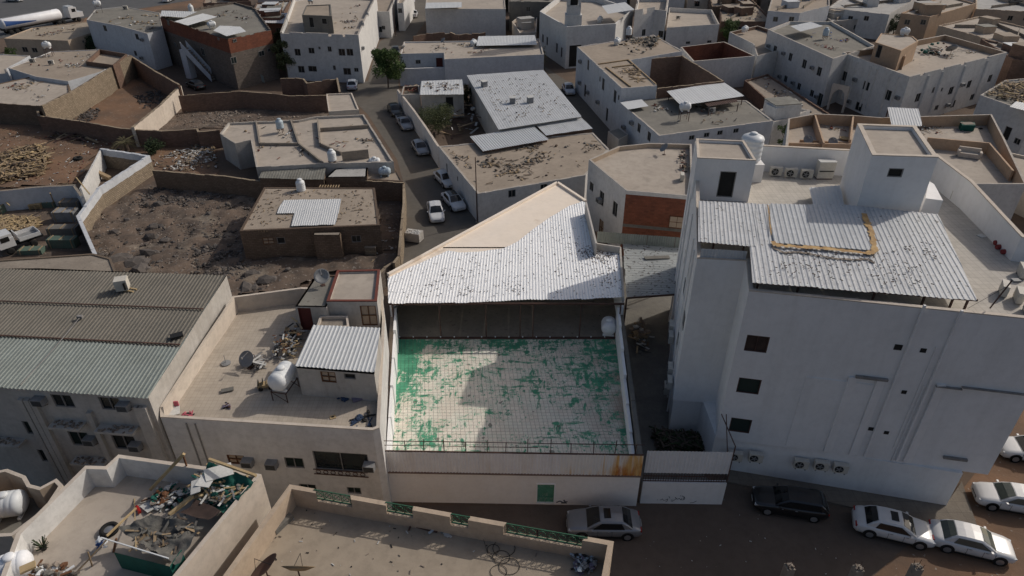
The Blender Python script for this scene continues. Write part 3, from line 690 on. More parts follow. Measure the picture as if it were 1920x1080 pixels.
# car ------------------------------------------------------------------------
def make_car(paint='paintw', L=4.6, W=1.8, Hh=1.45, kind='sedan', glass='cglass', sun_roof=False, black_roof=False):
    root = thing('parked_car', 'x', 'car', group='cars parked in the streets'); hl, hw = L / 2, W / 2
    belt = Hh * .62
    hood = Hh * .60; trunk_z = Hh * .66 if kind == 'sedan' else belt
    st = []    # x, half width, z_bot, z_top centre, z_shoulder
    for t, wf, zt in ((0, .70, .42), (.012, .82, .50), (.04, .92, .60), (.10, .975, .645), (.2, 1., .66), (.3, 1., .645), (.5, 1., .635), (.66, 1., .635), (.74, 1., .63), (.82, .985, .60), (.90, .955, .565), (.955, .89, .52), (.985, .8, .46), (1, .66, .38)):
        if kind == 'hatch' and t < .3: zt = .66 if t > .03 else zt + .06
        st.append((-hl + L * t, hw * wf, .22 if .03 < t < .97 else .30, zt * Hh))
    b = MB(); rows = []
    for x, ww, zb, zt in st:
        zs = zt - .05
        half = [(0, zb), (ww * .88, zb), (ww * .985, zb + (zs - zb) * .25), (ww, zb + (zs - zb) * .55), (ww * .975, zb + (zs - zb) * .9), (ww * .90, zt - .012), (ww * .6, zt), (0, zt + .012)]
        ring = [(x, y, z) for y, z in half] + [(x, -y, z) for y, z in half[-2:0:-1]]
        rows.append(ring)
    n = len(rows[0]); i0 = 0
    for r_ in rows: b.v += r_
    for j in range(len(rows) - 1):
        for q in range(n): b.f.append((j * n + q, j * n + (q + 1) % n, (j + 1) * n + (q + 1) % n, (j + 1) * n + q)); b.m.append(0)
    b.f.append(tuple(reversed(range(n)))); b.m.append(0); b.f.append(tuple((len(rows) - 1) * n + q for q in range(n))); b.m.append(0); b.mats = [M[paint]]
    b.f = [f[::-1] for f in b.f]
    b.build('body', M[paint], root, True)
    # cabin: side profile of the greenhouse, lower ring -> roof ring
    if kind == 'sedan': xr0, xr1, xf1, xf0 = -hl + L * .13, -hl + L * .27, -hl + L * .56, -hl + L * .745
    elif kind == 'hatch': xr0, xr1, xf1, xf0 = -hl + L * .03, -hl + L * .13, -hl + L * .55, -hl + L * .73
    else: xr0, xr1, xf1, xf0 = -hl + L * .40, -hl + L * .43, -hl + L * .60, -hl + L * .72
    zb, zr = Hh * .62, Hh; wb_, wr = hw * .90, hw * .70
    def cab(x):   # roof height / width along the cabin
        if x <= xr1: t = (x - xr0) / (xr1 - xr0)
        elif x >= xf1: t = (xf0 - x) / (xf0 - xf1)
        else: t = 1
        t = max(0, min(1, t)); return t
    xs = [xr0, xr0 + (xr1 - xr0) * .5, xr1, xr1 + (xf1 - xr1) * .33, xr1 + (xf1 - xr1) * .66, xf1, xf1 + (xf0 - xf1) * .5, xf0]
    c = MB(); cr = []
    for x in xs:
        t = cab(x); t2 = t ** .8; ztop = zb + (zr - zb) * t2 - (.03 if x in (xr1, xf1) else 0) ; wt = wb_ + (wr - wb_) * t
        cr.append([(x, wb_, zb - .05), (x, wt + .05 * t, ztop - .10 * t), (x, wt * .93, ztop - .02 * t), (x, 0, ztop + .025 * t), (x, -wt * .93, ztop - .02 * t), (x, -wt - .05 * t, ztop - .10 * t), (x, -wb_, zb - .05)])
    for j in range(len(cr) - 1):
        for q in range(6): c.face([cr[j][q], cr[j + 1][q], cr[j + 1][q + 1], cr[j][q + 1]][::-1])
    cm = c.mesh('cabin', M[paint]); co = bpy.data.objects.new('cabin', cm); COL.objects.link(co); co.parent = root
    def lerp(a, b_, t): return tuple(a[i] + (b_[i] - a[i]) * t for i in range(3))
    def patch(name, q, m, push, gx=.06):
        q = [Vector(p) for p in q]; cc = sum(q, Vector()) / len(q); nn = (q[1] - q[0]).cross(q[-1] - q[0]).normalized()
        if nn.dot(cc - Vector((0, 0, .6))) < 0: nn = -nn
        g = MB(); g.face([p + (cc - p) * gx + nn * push for p in q]); base = [p + (cc - p) * gx - nn * .01 for p in q]; topq = [p + (cc - p) * gx + nn * push for p in q]
        for i in range(len(q)): g.face([base[i], base[(i + 1) % len(q)], topq[(i + 1) % len(q)], topq[i]])
        return g.build(name, M[m], root, False, False)
    a, d2 = cr[-1], cr[-3]
    def zz(p, z_): return (p[0], p[1], z_)
    def screen(name, rings, dx):
        g = MB(); rr_ = [[Vector((p[0] + dx, p[1] * .93, p[2] + .016)) for p in (rg[2], rg[3], rg[4])] for rg in rings]
        rr_[0] = [p.lerp(q, .10) for p, q in zip(rr_[0], rr_[1])]; rr_[2] = [p.lerp(q, .14) for p, q in zip(rr_[2], rr_[1])]
        for a_, b_ in ((0, 1), (1, 2)):
            for q in (0, 1): g.face([rr_[a_][q], rr_[b_][q], rr_[b_][q + 1], rr_[a_][q + 1]])
        g.build(name, M[glass], root, True, False)
    screen('windscreen', (cr[-3], cr[-2], cr[-1]), .02); screen('rear_window', (cr[2], cr[1], cr[0]), -.02)
    for s_ in (1, -1):
        lo = zb + .02; y0 = wb_ + .0
        q = [(xr0 + (xr1 - xr0) * .75, s_ * (wb_ - .02), lo), (xf0 - .28, s_ * (wb_ - .005), lo), (xf1 - .05, s_ * (wr + .06), zr - .13), (xr1 + .05, s_ * (wr + .06), zr - .13)]
        patch('side_window', q, glass, .03, .04)
        m_ = MB(); m_.box((xf0 - .32, s_ * (wb_ + .14), zb + .06), (.12, .16, .11)); m_.build('mirror', M[paint], root, False, False)
        t_ = MB(); t_.box((-hl + .12, s_ * hw * .66, Hh * .5), (.14, .34, .13)); t_.build('tail_light', M['red'], root, False, False)
        t_ = MB(); t_.box((hl - .20, s_ * hw * .68, Hh * .44), (.22, .30, .11), -s_ * .35); t_.build('headlight', M['lamp'], root, False, False)
        for x in (-L * .30, L * .31):
            w_ = MB(); Mx = Matrix.Rotation(R(90), 3, 'X')
            w_.lathe((x, s_ * (hw - .11), .33), [(.22, -.11), (.31, -.11), (.335, -.07), (.335, .07), (.31, .12), (.22, .12)], 18, Mx)
            wo = w_.build('wheel', M['tyre'], root, True, False)
            r__ = MB(); r__.lathe((x, s_ * (hw + .012), .33), [(.215, -.01), (.215, .01), (.05, .018)], 14, Mx); r__.build('rim', M['rim'], wo, False, False)
    for s_ in (1, -1):
        for x in (-L * .30, L * .31):
            ar = MB(); Mx = Matrix.Rotation(R(90), 3, 'X'); ar.lathe((x, s_ * (hw - .012), .36), [(.39, -.012), (.39, .012)], 18, Mx); ar.build('wheel_arch', M['black'], root, False, False)
    for x_, y_ in ((hl + .005, 0), (-hl - .005, 0)): g = MB(); g.box((x_, y_, Hh * .3 if x_ > 0 else Hh * .42), (.03, .5, .12)); g.build('number_plate', M['white_sheet'], root, False, False)
    for s_ in (1, -1):
        for x_ in (-L * .09, L * .10, L * .235): g = MB(); g.box((x_, s_ * (hw - .004), Hh * .40), (.014, .02, Hh * .34)); g.build('door_gap', M['black'], root, False, False)
        for x_ in (-L * .055, L * .135): g = MB(); g.box((x_, s_ * (hw + .0), Hh * .545), (.16, .04, .03)); g.build('door_handle', M['rim'], root, False, False)
        g = MB(); g.box((0, s_ * (hw - .01), .25), (L * .44, .05, .07)); g.build('side_sill', M['black'], root, False, False)
    g = MB(); g.box((hl - .05, 0, Hh * .34), (.1, W * .42, .16)); g.build('grille', M['black'], root, False, False)
    if sun_roof: g = MB(); g.box((xf1 - .42, 0, zr + .012), (.42, wr * 1.15, .03)); g.build('sunroof', M['cglass'], root, False, False)
    if black_roof: g = MB(); g.box(((xr1 + xf1) / 2, 0, zr + .008), (xf1 - xr1 - .05, wr * 1.6, .035)); g.build('roof_panel', M['cglass'], root, False, False)
    if kind == 'pickup':
        g = MB(); x0, x1 = -hl + .12, xr0 - .06
        g.box(((x0 + x1) / 2, 0, Hh * .645), (x1 - x0, W * .78, .02)); g.build('cargo_bed', M['black'], root, False, False)
        g = MB()
        for s_ in (1, -1): g.box(((x0 + x1) / 2, s_ * W * .43, Hh * .66), (x1 - x0, .1, .1))
        g.box((x0, 0, Hh * .66), (.08, W * .8, .1)); g.build('bed_rail', M[paint], root, False, False)
    return root
def park(root, rear, front, label, z=.012, group=None):
    a, b = P(*rear, 0), P(*front, 0); d = b - a; c = (a + b) / 2; root.location = (c.x, c.y, z); root.rotation_euler = (0, 0, math.atan2(d.y, d.x)); root['label'] = label
    if group: root['group'] = group
    return root
# ================================================================ the ground
g = MB(); g.face([(-900, -60, 0), (900, -60, 0), (900, 1300, 0), (-900, 1300, 0)]); tag(g.build('ground', M['dirt']), kind='structure')
def relief(name, mt, poly, amp, step=.8, z=.01, seed=0, fr=.35):
    pts = polypts(poly, 0); xs = [p.x for p in pts]; ys = [p.y for p in pts]; mb = MB()
    from mathutils import noise as NZ
    nx = int((max(xs) - min(xs)) / step) + 2; ny = int((max(ys) - min(ys)) / step) + 2; idx = {}
    def vid(i, j):
        if (i, j) not in idx:
            x, y = min(xs) + i * step, min(ys) + j * step
            h = NZ.fractal(Vector((x * fr, y * fr, seed)), 1., 2.2, 5) * .5 + .35; h = max(0, h) * amp
            idx[(i, j)] = len(mb.v); mb.v.append((x, y, z + h))
        return idx[(i, j)]
    for i in range(nx):
        for j in range(ny):
            if inside((min(xs) + (i + .5) * step, min(ys) + (j + .5) * step), pts):
                mb.f.append((vid(i, j), vid(i + 1, j), vid(i + 1, j + 1), vid(i, j + 1))); mb.m.append(0)
    return tag(mb.build(name, M[mt], None, True), kind='structure')
sheet('road', 'asphalt', [(775, -14), (840, -14), (800, 38), (772, 75), (745, 92), (748, 180), (800, 285), (893, 413), (1110, 345), (1108, 420), (900, 500), (742, 520), (757, 440), (757, 345), (745, 300), (690, 215), (665, 190), (636, 185), (636, 160), (690, 152), (702, 105), (712, 78), (743, 60)], .008)
sheet('alley', 'asphalt', [(1015, 120), (1060, 150), (1082, 158), (1240, 330), (1105, 300), (1046, 165)], .008)
sheet('highway', 'asphalt_far', [(-260, 120), (-80, 92), (160, 33), (420, -10), (560, -45), (300, -70), (-100, 12), (-300, 40)], .008)
sheet('verge', 'dirt_red', [(160, 34), (420, -9), (470, 10), (300, 18), (175, 62), (150, 50)], .006)
sheet('street', 'street_dirt', [(-300, 830), (150, 905), (560, 925), (725, 948), (1210, 948), (1360, 890), (1775, 955), (2300, 800), (2600, 1500), (-200, 1500)], .008)
sheet('side_street', 'dirt_red', [(1775, 955), (1850, 860), (2100, 500), (2600, 600), (2600, 1500), (1500, 1130), (1640, 1078)], .012)
pv = MB()
q0 = [P(*p, 0) for p in [(1362, 880), (1362, 905), (1560, 945), (1735, 985), (1832, 992), (1802, 905), (1775, 945)]]
pv.prism([(p.x, p.y) for p in q0], .0, .14); tag(pv.build('pavement', M['pavement']), kind='structure')
relief('rocky_lot', 'lot', [(290, 345), (480, 375), (470, 440), (470, 490), (745, 480), (735, 510), (620, 512), (550, 545), (430, 560), (215, 510), (178, 480), (165, 440), (200, 395), (245, 365)], .75, .45, .012, 3, .6)
relief('rubble_lot', 'dirt_red', [(-60, 235), (80, 232), (230, 262), (400, 262), (410, 335), (290, 322), (275, 292), (190, 278), (140, 345), (-60, 358)], .4, .7, .012, 9)
relief('yard_earth', 'lot', [(-60, 362), (130, 352), (182, 385), (145, 410), (175, 470), (-60, 490)], .05, 1., .012, 5)
relief('walled_lot', 'dirt_red', [(75, 212), (230, 150), (255, 150), (335, 195), (245, 250), (230, 258)], .35, .7, .012, 6)
relief('walled_lot_earth', 'lot', [(340, 210), (610, 205), (612, 235), (410, 240), (265, 250)], .3, .7, .012, 7)
relief('courtyard_earth', 'lot', [(735, 360), (755, 360), (750, 470), (712, 470), (712, 360)], .2, .5, .012, 8)

# ================================================================ the terrace building in the middle
def centre():
    zt, zf, zr = 4.7, 2.9, 6.2
    fl, fr = P(712, 845, zt), P(1207, 853, zt)
    bl, br = P(728, 568, zr), P(1168, 556, zr)
    root = thing('terrace_building', 'low pale building with green-stained roof terrace and large bright corrugated roof behind', 'building', ((fl.x + fr.x) / 2, 30, 0))
    F0, F1 = Vector((fl.x, fl.y, 0)), Vector((fr.x, fr.y, 0)); d = (F1 - F0).normalized(); nn = Vector((d.y, -d.x, 0))
    # front wall with the green door set back in it
    sa, za = on_wall(F0, F1, 1023, 926); L = (F1 - F0).length; dw, dh = 1.15, 1.85
    mb = MB(); z2 = 2.75
    pt = lambda s_, z_, o=0: tuple(F0 + d * s_ + nn * o + Vector((0, 0, z_)))
    d0, d1, dz0 = sa - dw / 2, sa + dw / 2, .12
    for s0, s1, z0, z1 in ((0, d0, 0, z2), (d1, L, 0, z2), (d0, d1, 0, dz0), (d0, d1, dz0 + dh, z2)): mb.face([pt(s0, z0), pt(s1, z0), pt(s1, z1), pt(s0, z1)])
    for a_, b_ in (((d0, dz0), (d0, dz0 + dh)), ((d1, dz0), (d1, dz0 + dh)), ((d0, dz0), (d1, dz0)), ((d0, dz0 + dh), (d1, dz0 + dh))):
        mb.face([pt(*a_), pt(*b_), pt(*b_, -.15), pt(*a_, -.15)])
    mb.build('front_wall', M['centre_wall'], root)
    db = MB(); db.face([pt(d0, dz0, -.12), pt(d1, dz0, -.12), pt(d1, dz0 + dh, -.12), pt(d0, dz0 + dh, -.12)]); db.beam(pt((d0 + d1) / 2, dz0 + .02, -.1), pt((d0 + d1) / 2, dz0 + dh - .02, -.1), .05); db.beam(pt(d0 + .05, dz0 + .5, -.09), pt(d1 - .05, dz0 + .5, -.09), .03)
    do = db.build('door', M['green_door'], root); fb = MB()
    for a_, b_ in (((d0, dz0), (d0, dz0 + dh)), ((d1, dz0), (d1, dz0 + dh)), ((d0, dz0 + dh), (d1, dz0 + dh))): fb.beam(pt(*a_, .01), pt(*b_, .01), .08)
    fb.build('door_frame', M['centre_white'], root)
    # brown ledge, cladding, coping and railing
    lb = MB(); lb.beam(pt(-.05, z2 + .1, .02), pt(L + .05, z2 + .1, .02), .14, .13); lb.build('ledge', M['ledge'], root)
    tin_wall(root, F0 + nn * .02, F1 + nn * .02, z2 + .17, zt - .02, 1.0, .22, .035, lambda t: 'tin_rust' if t > .66 else 'tin_cw', 1, 'cladding_sheet', .02)
    bk = MB(); bk.beam(pt(0, 3.75, -.06), pt(L, 3.75, -.06), .1, 1.8); bk.build('parapet_backing', M['centre_white'], root)
    rl = MB()
    rl.beam(pt(0, zt + .0, .0), pt(L, zt + .0, .0), .07); rl.beam(pt(0, zt + .75, -.1), pt(L, zt + .75, -.1), .035); rl.beam(pt(0, zt + .38, -.1), pt(L * .33, zt + .38, -.1), .03); rl.beam(pt(L * .34, zt + .36, -.1), pt(L * .6, zt + .4, -.1), .03)
    rl.build('rail', M['rustmetal'], root)
    x = .25
    while x < L:
        pb = MB(); pb.beam(pt(x, zt - .1, -.1), pt(x + random.uniform(-.05, .05), zt + random.choice((.78, .8, .95, 1.1)), -.1), .045); pb.build('rail_post', M['rustmetal'], root); x += random.uniform(1.1, 1.5)
    # terrace slab + tiles
    tf0, tf1 = P(735, 853, zf) , P(1190, 858, zf); tb0, tb1 = P(738, 633, zf), P(1166, 633, zf)
    y0, y1 = fl.y + .15, tb0.y
    slab = MB(); slab.prism([(fl.x + .1, fl.y + .12), (fr.x - .1, fr.y + .12), (br.x, tb1.y + 12), (bl.x, tb0.y + 12)], 2.4, zf - .03); slab.build('terrace_slab', M['ledge'], root)
    tl = MB(); ts = .3; ny = int((y1 - y0) / ts)
    for j in range(ny):
        y = y0 + j * ts; t = (y - fl.y) / (tb0.y - fl.y)
        xa = fl.x + (tb0.x - fl.x) * t + .55 - .2 * t; xb = fr.x + (tb1.x - fr.x) * t - .45 + .1 * t
        nx = int((xb - xa) / ts)
        for i in range(nx + 1):
            x0, x1 = xa + i * ts, min(xa + (i + 1) * ts, xb); zz = zf + random.uniform(0, .006); gp = .009
            if x1 - x0 < .05: continue
            tl.face([(x0 + gp, y + gp, zz), (x1 - gp, y + gp, zz), (x1 - gp, y + ts - gp, zz), (x0 + gp, y + ts - gp, zz)])
            tl.face([(x0 + gp, y + gp, zz - .02), (x1 - gp, y + gp, zz - .02), (x1 - gp, y + gp, zz), (x0 + gp, y + gp, zz)])
            tl.face([(x0 + gp, y + gp, zz - .02), (x0 + gp, y + gp, zz), (x0 + gp, y + ts - gp, zz), (x0 + gp, y + ts - gp, zz - .02)])
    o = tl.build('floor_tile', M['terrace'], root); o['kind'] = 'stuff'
    # side walls: left one lit inside, right one stepped
    def sw(name, a0, a1, b0, b1, z0, zs, m, nseg=1):
        mb = MB(); A, B = Vector(a0), Vector(b0); t_ = Vector((a1, 0, 0))
        k = len(zs)
        for i, zt_ in enumerate(zs):
            p, q = A.lerp(B, i / k), A.lerp(B, (i + 1) / k)
            c = [(p.x, p.y), (p.x + a1, p.y), (q.x + b1, q.y), (q.x, q.y)]
            mb.prism([Vector(v) for v in c], z0, zt_)
        return mb.build(name, M[m], root)
    lb0, lb1 = Vector((fl.x, fl.y + .1, 0)), Vector((bl.x - .1, tb0.y + 1, 0))
    sw('outer_side_wall', (lb0.x - .05, lb0.y, 0), .32, (lb1.x - .05, lb1.y, 0), .32, 0, [4.3, 4.25, 4.3, 4.35, 4.3], 'cream')
    sw('side_wall', (lb0.x + .36, lb0.y, 0), .22, (lb1.x + .36, lb1.y, 0), .14, 2.4, [4.55, 4.6, 4.75, 4.8, 5.1], 'centre_white')
    rb0, rb1 = Vector((fr.x - .3, fr.y + .1, 0)), Vector((br.x - .1, tb1.y + 1, 0))
    sw('side_wall', (rb0.x - .28, rb0.y, 0), .2, (rb1.x - .3, rb1.y, 0), .2, 2.4, [3.9, 4.05, 4.2, 4.6, 4.9, 5.2], 'centre_white')
    sw('outer_side_wall', (rb0.x + .02, rb0.y, 0), .28, (rb1.x, rb1.y, 0), .28, 0, [4.45, 4.45, 4.5, 4.5, 4.5, 4.5], 'conc_grey')
    # shaded room: floor, back wall, sides, posts
    ry = tb0.y + 9; S0, S1 = P(727, 519, 6.0), P(1045, 343, 6.0); sx = S0.x + (S1.x - S0.x) * (ry - S0.y) / (S1.y - S0.y); ly = S0.y - .1
    rf = MB(); rf.face([(tb0.x - .1, tb0.y, zf + .05), (tb1.x + .1, tb1.y, zf + .05), (tb1.x + .6, ry, zf + .05), (sx, ry, zf + .05), (bl.x, ly, zf + .05)]); rf.build('room_floor', M['conc'], root)
    rw = MB(); rw.prism([(sx + .3, ry), (tb1.x + .6, ry), (tb1.x + .6, ry + .2), (sx + .3, ry + .2)], zf, 6.0); rw.prism([(bl.x - .1, tb0.y + .9), (bl.x + .12, tb0.y + .9), (S0.x + .2, ly), (S0.x, ly)], 0, 5.95)
    rw.prism([(br.x - .1, tb0.y + .9), (br.x + .15, tb0.y + .9), (br.x + .5, ry), (br.x + .25, ry)], 0, 6.0); rw.build('room_wall', M['centre_white'], root)
    for u in (742, 827, 912, 975, 999, 1086, 1158):
        p = P(u, 633, zf); pb = MB(); pb.beam((p.x, p.y + .05, zf), (p.x, p.y + .05, zr - .08), .09); pb.build('post', M['rustmetal'], root)
    bm = MB(); bm.beam((bl.x, tb0.y + .1, zr - .1), (br.x, tb1.y + .1, zr - .1), .1, .16); bm.build('roof_beam', M['rustmetal'], root)
    th_ = MB(); th_.beam((tb0.x, tb0.y - .06, zf + .03), (tb1.x, tb1.y - .06, zf + .03), .14, .1); th_.build('threshold', M['rustmetal'], root)
    for i in range(17):
        b_ = MB(); p = Vector((tb0.x + .5 + i * (tb1.x - tb0.x - .8) / 16, tb0.y - .06, zf + .12)); b_.lathe(p, [(.02, -.06), (.05, -.02), (.06, .03), (.02, .07)], 8); b_.build('bulb', M['plastic_c'], root, True)
    # back part: outer walls to the rear tip, peach screed roof, corrugated roof
    rr = [(727, 519), (1045, 343), (1097, 378), (1117, 456), (1162, 462), (1168, 556), (728, 568)]
    zz = 6.0; pts = [P(u, v, zz) for u, v in rr]
    s = 1 if poly_area(pts) > 0 else -1
    wb = MB(); n = len(pts)
    for i in range(n - 2):
        A, B = pts[i], pts[i + 1]; wb.face([(A.x, A.y, 0), (B.x, B.y, 0), (B.x, B.y, zz), (A.x, A.y, zz)][::s])
    wb.build('rear_wall', M['centre_wall'], root)
    pr = MB(); scr = [P(u, v, zz) for u, v in [(728, 519), (1045, 345), (1095, 380), (1100, 400), (860, 510), (740, 540)]]
    pr.face([tuple(p) for p in scr]); pr.build('screed_roof', M['centre_roof'], root)
    kb = MB()
    for a_, b_ in (((728, 517), (1045, 344)), ((1045, 344), (1098, 379))):
        A, B = P(*a_, zz), P(*b_, zz); kb.beam(A + Vector((0, 0, .08)), B + Vector((0, 0, .08)), .28, .26)
    kb.build('kerb', M['centre_roof'], root)
    roofpoly = [(727, 521), (840, 470), (862, 474), (905, 471), (945, 466), (972, 452), (1000, 430), (1035, 405), (1068, 386), (1092, 378), (1100, 382), (1118, 456), (1162, 463), (1169, 557), (1110, 560), (1055, 563), (1000, 561), (900, 567), (830, 568), (728, 569)]
    rp = [P(u, v, 6.22 + .0 * (569 - v)) for u, v in roofpoly]
    tin(root, rp, (0.02, 1), 1.0, .25, .035, 'tin_c', 'roof_sheet', .07)
    for a_, b_, h_ in (((1099, 379), (1118, 456), 7.5), ((1118, 456), (1163, 463), 6.9), ((1163, 463), (1169, 556), 6.45)):
        A, B = P(*a_, h_), P(*b_, h_); eb = MB(); eb.beam((A.x, A.y, (h_ + 5.9) / 2), (B.x, B.y, (h_ + 5.9) / 2), .16, h_ - 5.9); eb.build('edge_wall', M['white_d'], root)
    wb2 = MB()
    for i, p_ in enumerate(((1078, 402), (1112, 460))): pass
    at('hc', 1140, 625, zf + .06, 84, 'white plastic water tank standing in the shade at the right end of the terrace', 'water tanks')
    sc = MB()
    A = F0; pts_ = [(1043, 941), (1048, 938), (1052, 941), (1056, 938), (1061, 940), (1063, 937)]
    rib_on(F0, F1, [[(1043, 942), (1050, 939), (1055, 942), (1062, 941)], [(1052, 943), (1063, 943)], [(1057, 937), (1060, 941), (1064, 940)]], 'small dark scribble sprayed on the pale wall beside the green door', .09, 1)
    return root
def rib_on(A, B, strokes, label, wd=.05, side=1, m='ink', cat='graffiti'):
    d = (B - A).to_2d().normalized(); nr = Vector((d.y, -d.x)) * side; mb = MB()
    for st in strokes:
        q = []
        for u, v in st:
            s_, z_ = on_wall(A, B, u, v); q.append(Vector((A.x + d.x * s_ + nr.x * .012, A.y + d.y * s_ + nr.y * .012, max(z_, .12))))
        for a_, b_ in zip(q, q[1:]): mb.beam(a_, b_, .006, wd)
    return solo(mb, 'graffiti', M[m], label, cat)
centre()
debris('roof_leaf_litter', 'dark leaf litter gathered along the right edge of the bright corrugated roof', 'litter', [(1075, 455), (1160, 470), (1166, 545), (1130, 540), (1085, 475)], 6.24, 300, ['black', 'rustmetal', 'bark', 'rubble'], (.04, .13), clump=7, hmax=.03)
debris('roof_flakes', 'scattered dark flakes over the middle of the bright corrugated roof', 'litter', [(760, 510), (950, 470), (1060, 400), (1100, 470), (1160, 480), (1160, 550), (750, 560)], 6.24, 420, ['black', 'rustmetal', 'bark'], (.03, .10), clump=20, hmax=.03)

# ================================================================ the tall white building on the right
def tall():
    poly = [(1307, 485, 14.7), (1399, 490, 14.7), (1404, 546, 14.7), (2008, 607, 14.7), (2010, 470, 15.3), (1920, 443, 15.8), (1825, 341, 16.2), (1757, 290, 16.2), (1421, 272, 16.2), (1303, 266, 16.2)]
    pts = [P(*q) for q in poly]
    root, pts = building('tall_white_building', 'four storey white building with rusty corrugated canopy and air conditioners on its roof', 'building', poly, z=15, par=.85, th=.25, base=3.1, wall='white_t', roof='tallroof', cop='cream_l',
        win=[(2, 1419, 645, 1.3, 1.2, 'dwin'), (2, 1404, 724, 1.35, 1.2, 'dgreen'), (2, 1388, 798, 1.3, 1.2, 'dgreen')])
    # set-back ground storey
    b0 = MB(); A, B, C, D = pts[0], pts[1], pts[2], pts[3]
    e = P(1775, 953, 0); x = (D - C).to_2d().normalized()
    g = [(A.x + .1, A.y + .1), (C.x - .02, A.y + .1), (C.x + .05, C.y + .25), (e.x, e.y + .12), (e.x + 2, e.y + 14), (pts[9].x + .1, pts[9].y)]
    b0.prism([Vector(q) for q in g], 0, 3.12); b0.build('ground_storey', M['white_t'], root)
    nn = Vector((x.y, -x.x))
    W2 = lambda s_, z_, o: (C.x + x.x * s_ + nn.x * o, C.y + x.y * s_ + nn.y * o, z_)
    def panel(u0, v0, u1, v1, o=.06, h=None, name='relief_panel'):
        s0, z1 = on_wall(C, D, u0, v0); s1, z0 = on_wall(C, D, u1, v1)
        z0 = max(z0, 3.2)
        mb = MB(); mb.face([W2(s0, z0, o), W2(s1, z0, o), W2(s1, z1, o), W2(s0, z1, o)])
        for a_, b_ in (((s0, z0), (s1, z0)), ((s1, z0), (s1, z1)), ((s1, z1), (s0, z1)), ((s0, z1), (s0, z0))): mb.face([W2(*a_, 0), W2(*b_, 0), W2(*b_, o), W2(*a_, o)])
        mb.build(name, M['white_t'], root)
    def strip(u, v, z1, z0, w_=.12, o=.09, m='white_t', name='drain_pipe'):
        s_, _ = on_wall(C, D, u, v); mb = MB(); mb.beam(W2(s_, z0, o), W2(s_, z1, o), w_, w_); mb.build(name, M[m], root); return s_
    s_, z_ = on_wall(C, D, 1735, 566); strip(1735, 566, 15.0, 3.3); strip(1804, 578, 14.9, 3.3)
    strip(1760, 640, 12.3, 4.2, .05, .04); strip(1716, 760, 9.5, .6, .05, .04)
    panel(1512, 706, 1590, 850, .05); 
    # broad pilasters
    for u, v, zt_ in ((1600, 706, 10.2), (1652, 712, 10.2), (1765, 720, 9.6)):
        sA, zA = on_wall(C, D, u, v); mb = MB()
        mb.beam(W2(sA, 3.3, .05), W2(sA, zA, .05), .12, .5); mb.build('pilaster', M['white_t'], root)
    # floor lines
    for u0, v0, u1, v1 in ((1604, 704, 1664, 711), (1754, 722, 1802, 729), (1803, 724, 1925, 735), (1768, 855, 1812, 862)):
        a0, z0 = on_wall(C, D, u0, v0); a1, z1 = on_wall(C, D, u1, v1); mb = MB(); mb.beam(W2(a0, z0, .1), W2(a1, z0, .1), .16, .16 if u0 in (1604, 1768) else .06); mb.build('ledge', M['pipe'], root)
    for u, v, q in ((1731, 657, .32), (1695, 735, .28), (1633, 804, .3), (1662, 811, .28), (1684, 651, .42)):
        sA, zA = on_wall(C, D, u, v); mb = MB()
        mb.box(W2(sA, zA, .0), (q, .05, q * .9), math.atan2(x.y, x.x)); o = mb.build('vent_opening', M['dark'], root)
    # west face drain pipes and vents
    N_ = pts[9]; wd = (A - N_).to_2d().normalized()
    for t in (.12, .22, .45, .7, .85):
        p = A.lerp(N_, t); mb = MB(); mb.beam((p.x - .06, p.y, .3), (p.x - .06, p.y, 14.2), .1); mb.build('drain_pipe', M['white_t'], root)
    for t, z0 in ((.1, 9.), (.2, 6.), (.3, 9.5), (.5, 10.), (.5, 6.5), (.75, 10)):
        p = A.lerp(N_, t); mb = MB(); mb.box((p.x - .01, p.y, z0), (.05, 1.1, 1.1), math.atan2(wd.y, wd.x) - R(90)); mb.build('window', M['glass'], root)
    # condensers on the walls
    for i, (u, v) in enumerate(((1503, 857), (1541, 860), (1577, 865), (1418, 845), (1380, 843))):
        s1, z1 = on_wall(C, D, u, v); rz = math.atan2(nn.x, -nn.y)
        place('cond', (C.x + x.x * s1 + nn.x * .25, C.y + x.y * s1 + nn.y * .25, z1 - .75), rz, 'air conditioner on the white facade, ' + ('left of the row of three', 'middle of the row of three', 'right of the row of three', 'just above the fence end', 'tucked beside the iron gate')[i], 'air conditioners on the house walls')
    # stair heads
    building('stair_head', 'x', '', [(1307, 297), (1305, 261), (1395, 265), (1418, 302)], z=17.35, par=.18, th=.18, base=14.17, wall='white_t', roof='roof_l', win=[(3, 1362, 346, 1.15, 2.0, 'open')], parent=root, cop='cream_l')
    r2, bp = building('stair_head', 'x', '', [(1635, 292), (1607, 233), (1717, 237), (1759, 296)], z=19.2, par=.22, th=.3, base=14.17, wall='white_t', roof='roof_l', parent=root, cop='cream_l', win=[(3, 1679, 324, .95, .62, 'open')])
    lb = MB(); q = [P(1742, 354, 16.6), P(1775, 358, 16.6), P(1758, 328, 16.6), P(1748, 322, 16.6)]; lb.prism(q, 14.17, 15.9); lb.build('stair_parapet', M['white_t'], root)
    # canopy: slopes down towards the front
    def CZ(u, v, o=0.): return P(u, v, 15.65 - (v - 380) * .0030 + o)
    cp = [(1309, 453), (1309, 377), (1419, 382), (1575, 384), (1759, 402), (1833, 565), (1411, 530), (1403, 462)]
    al = (CZ(1500, 385) - CZ(1524, 470)).to_2d()
    tin(root, [CZ(*q) for q in ((1309, 453), (1309, 377), (1419, 382), (1420, 462), (1403, 462))], al, .9, .28, .03, 'tin_tall', 'canopy_sheet', .03)
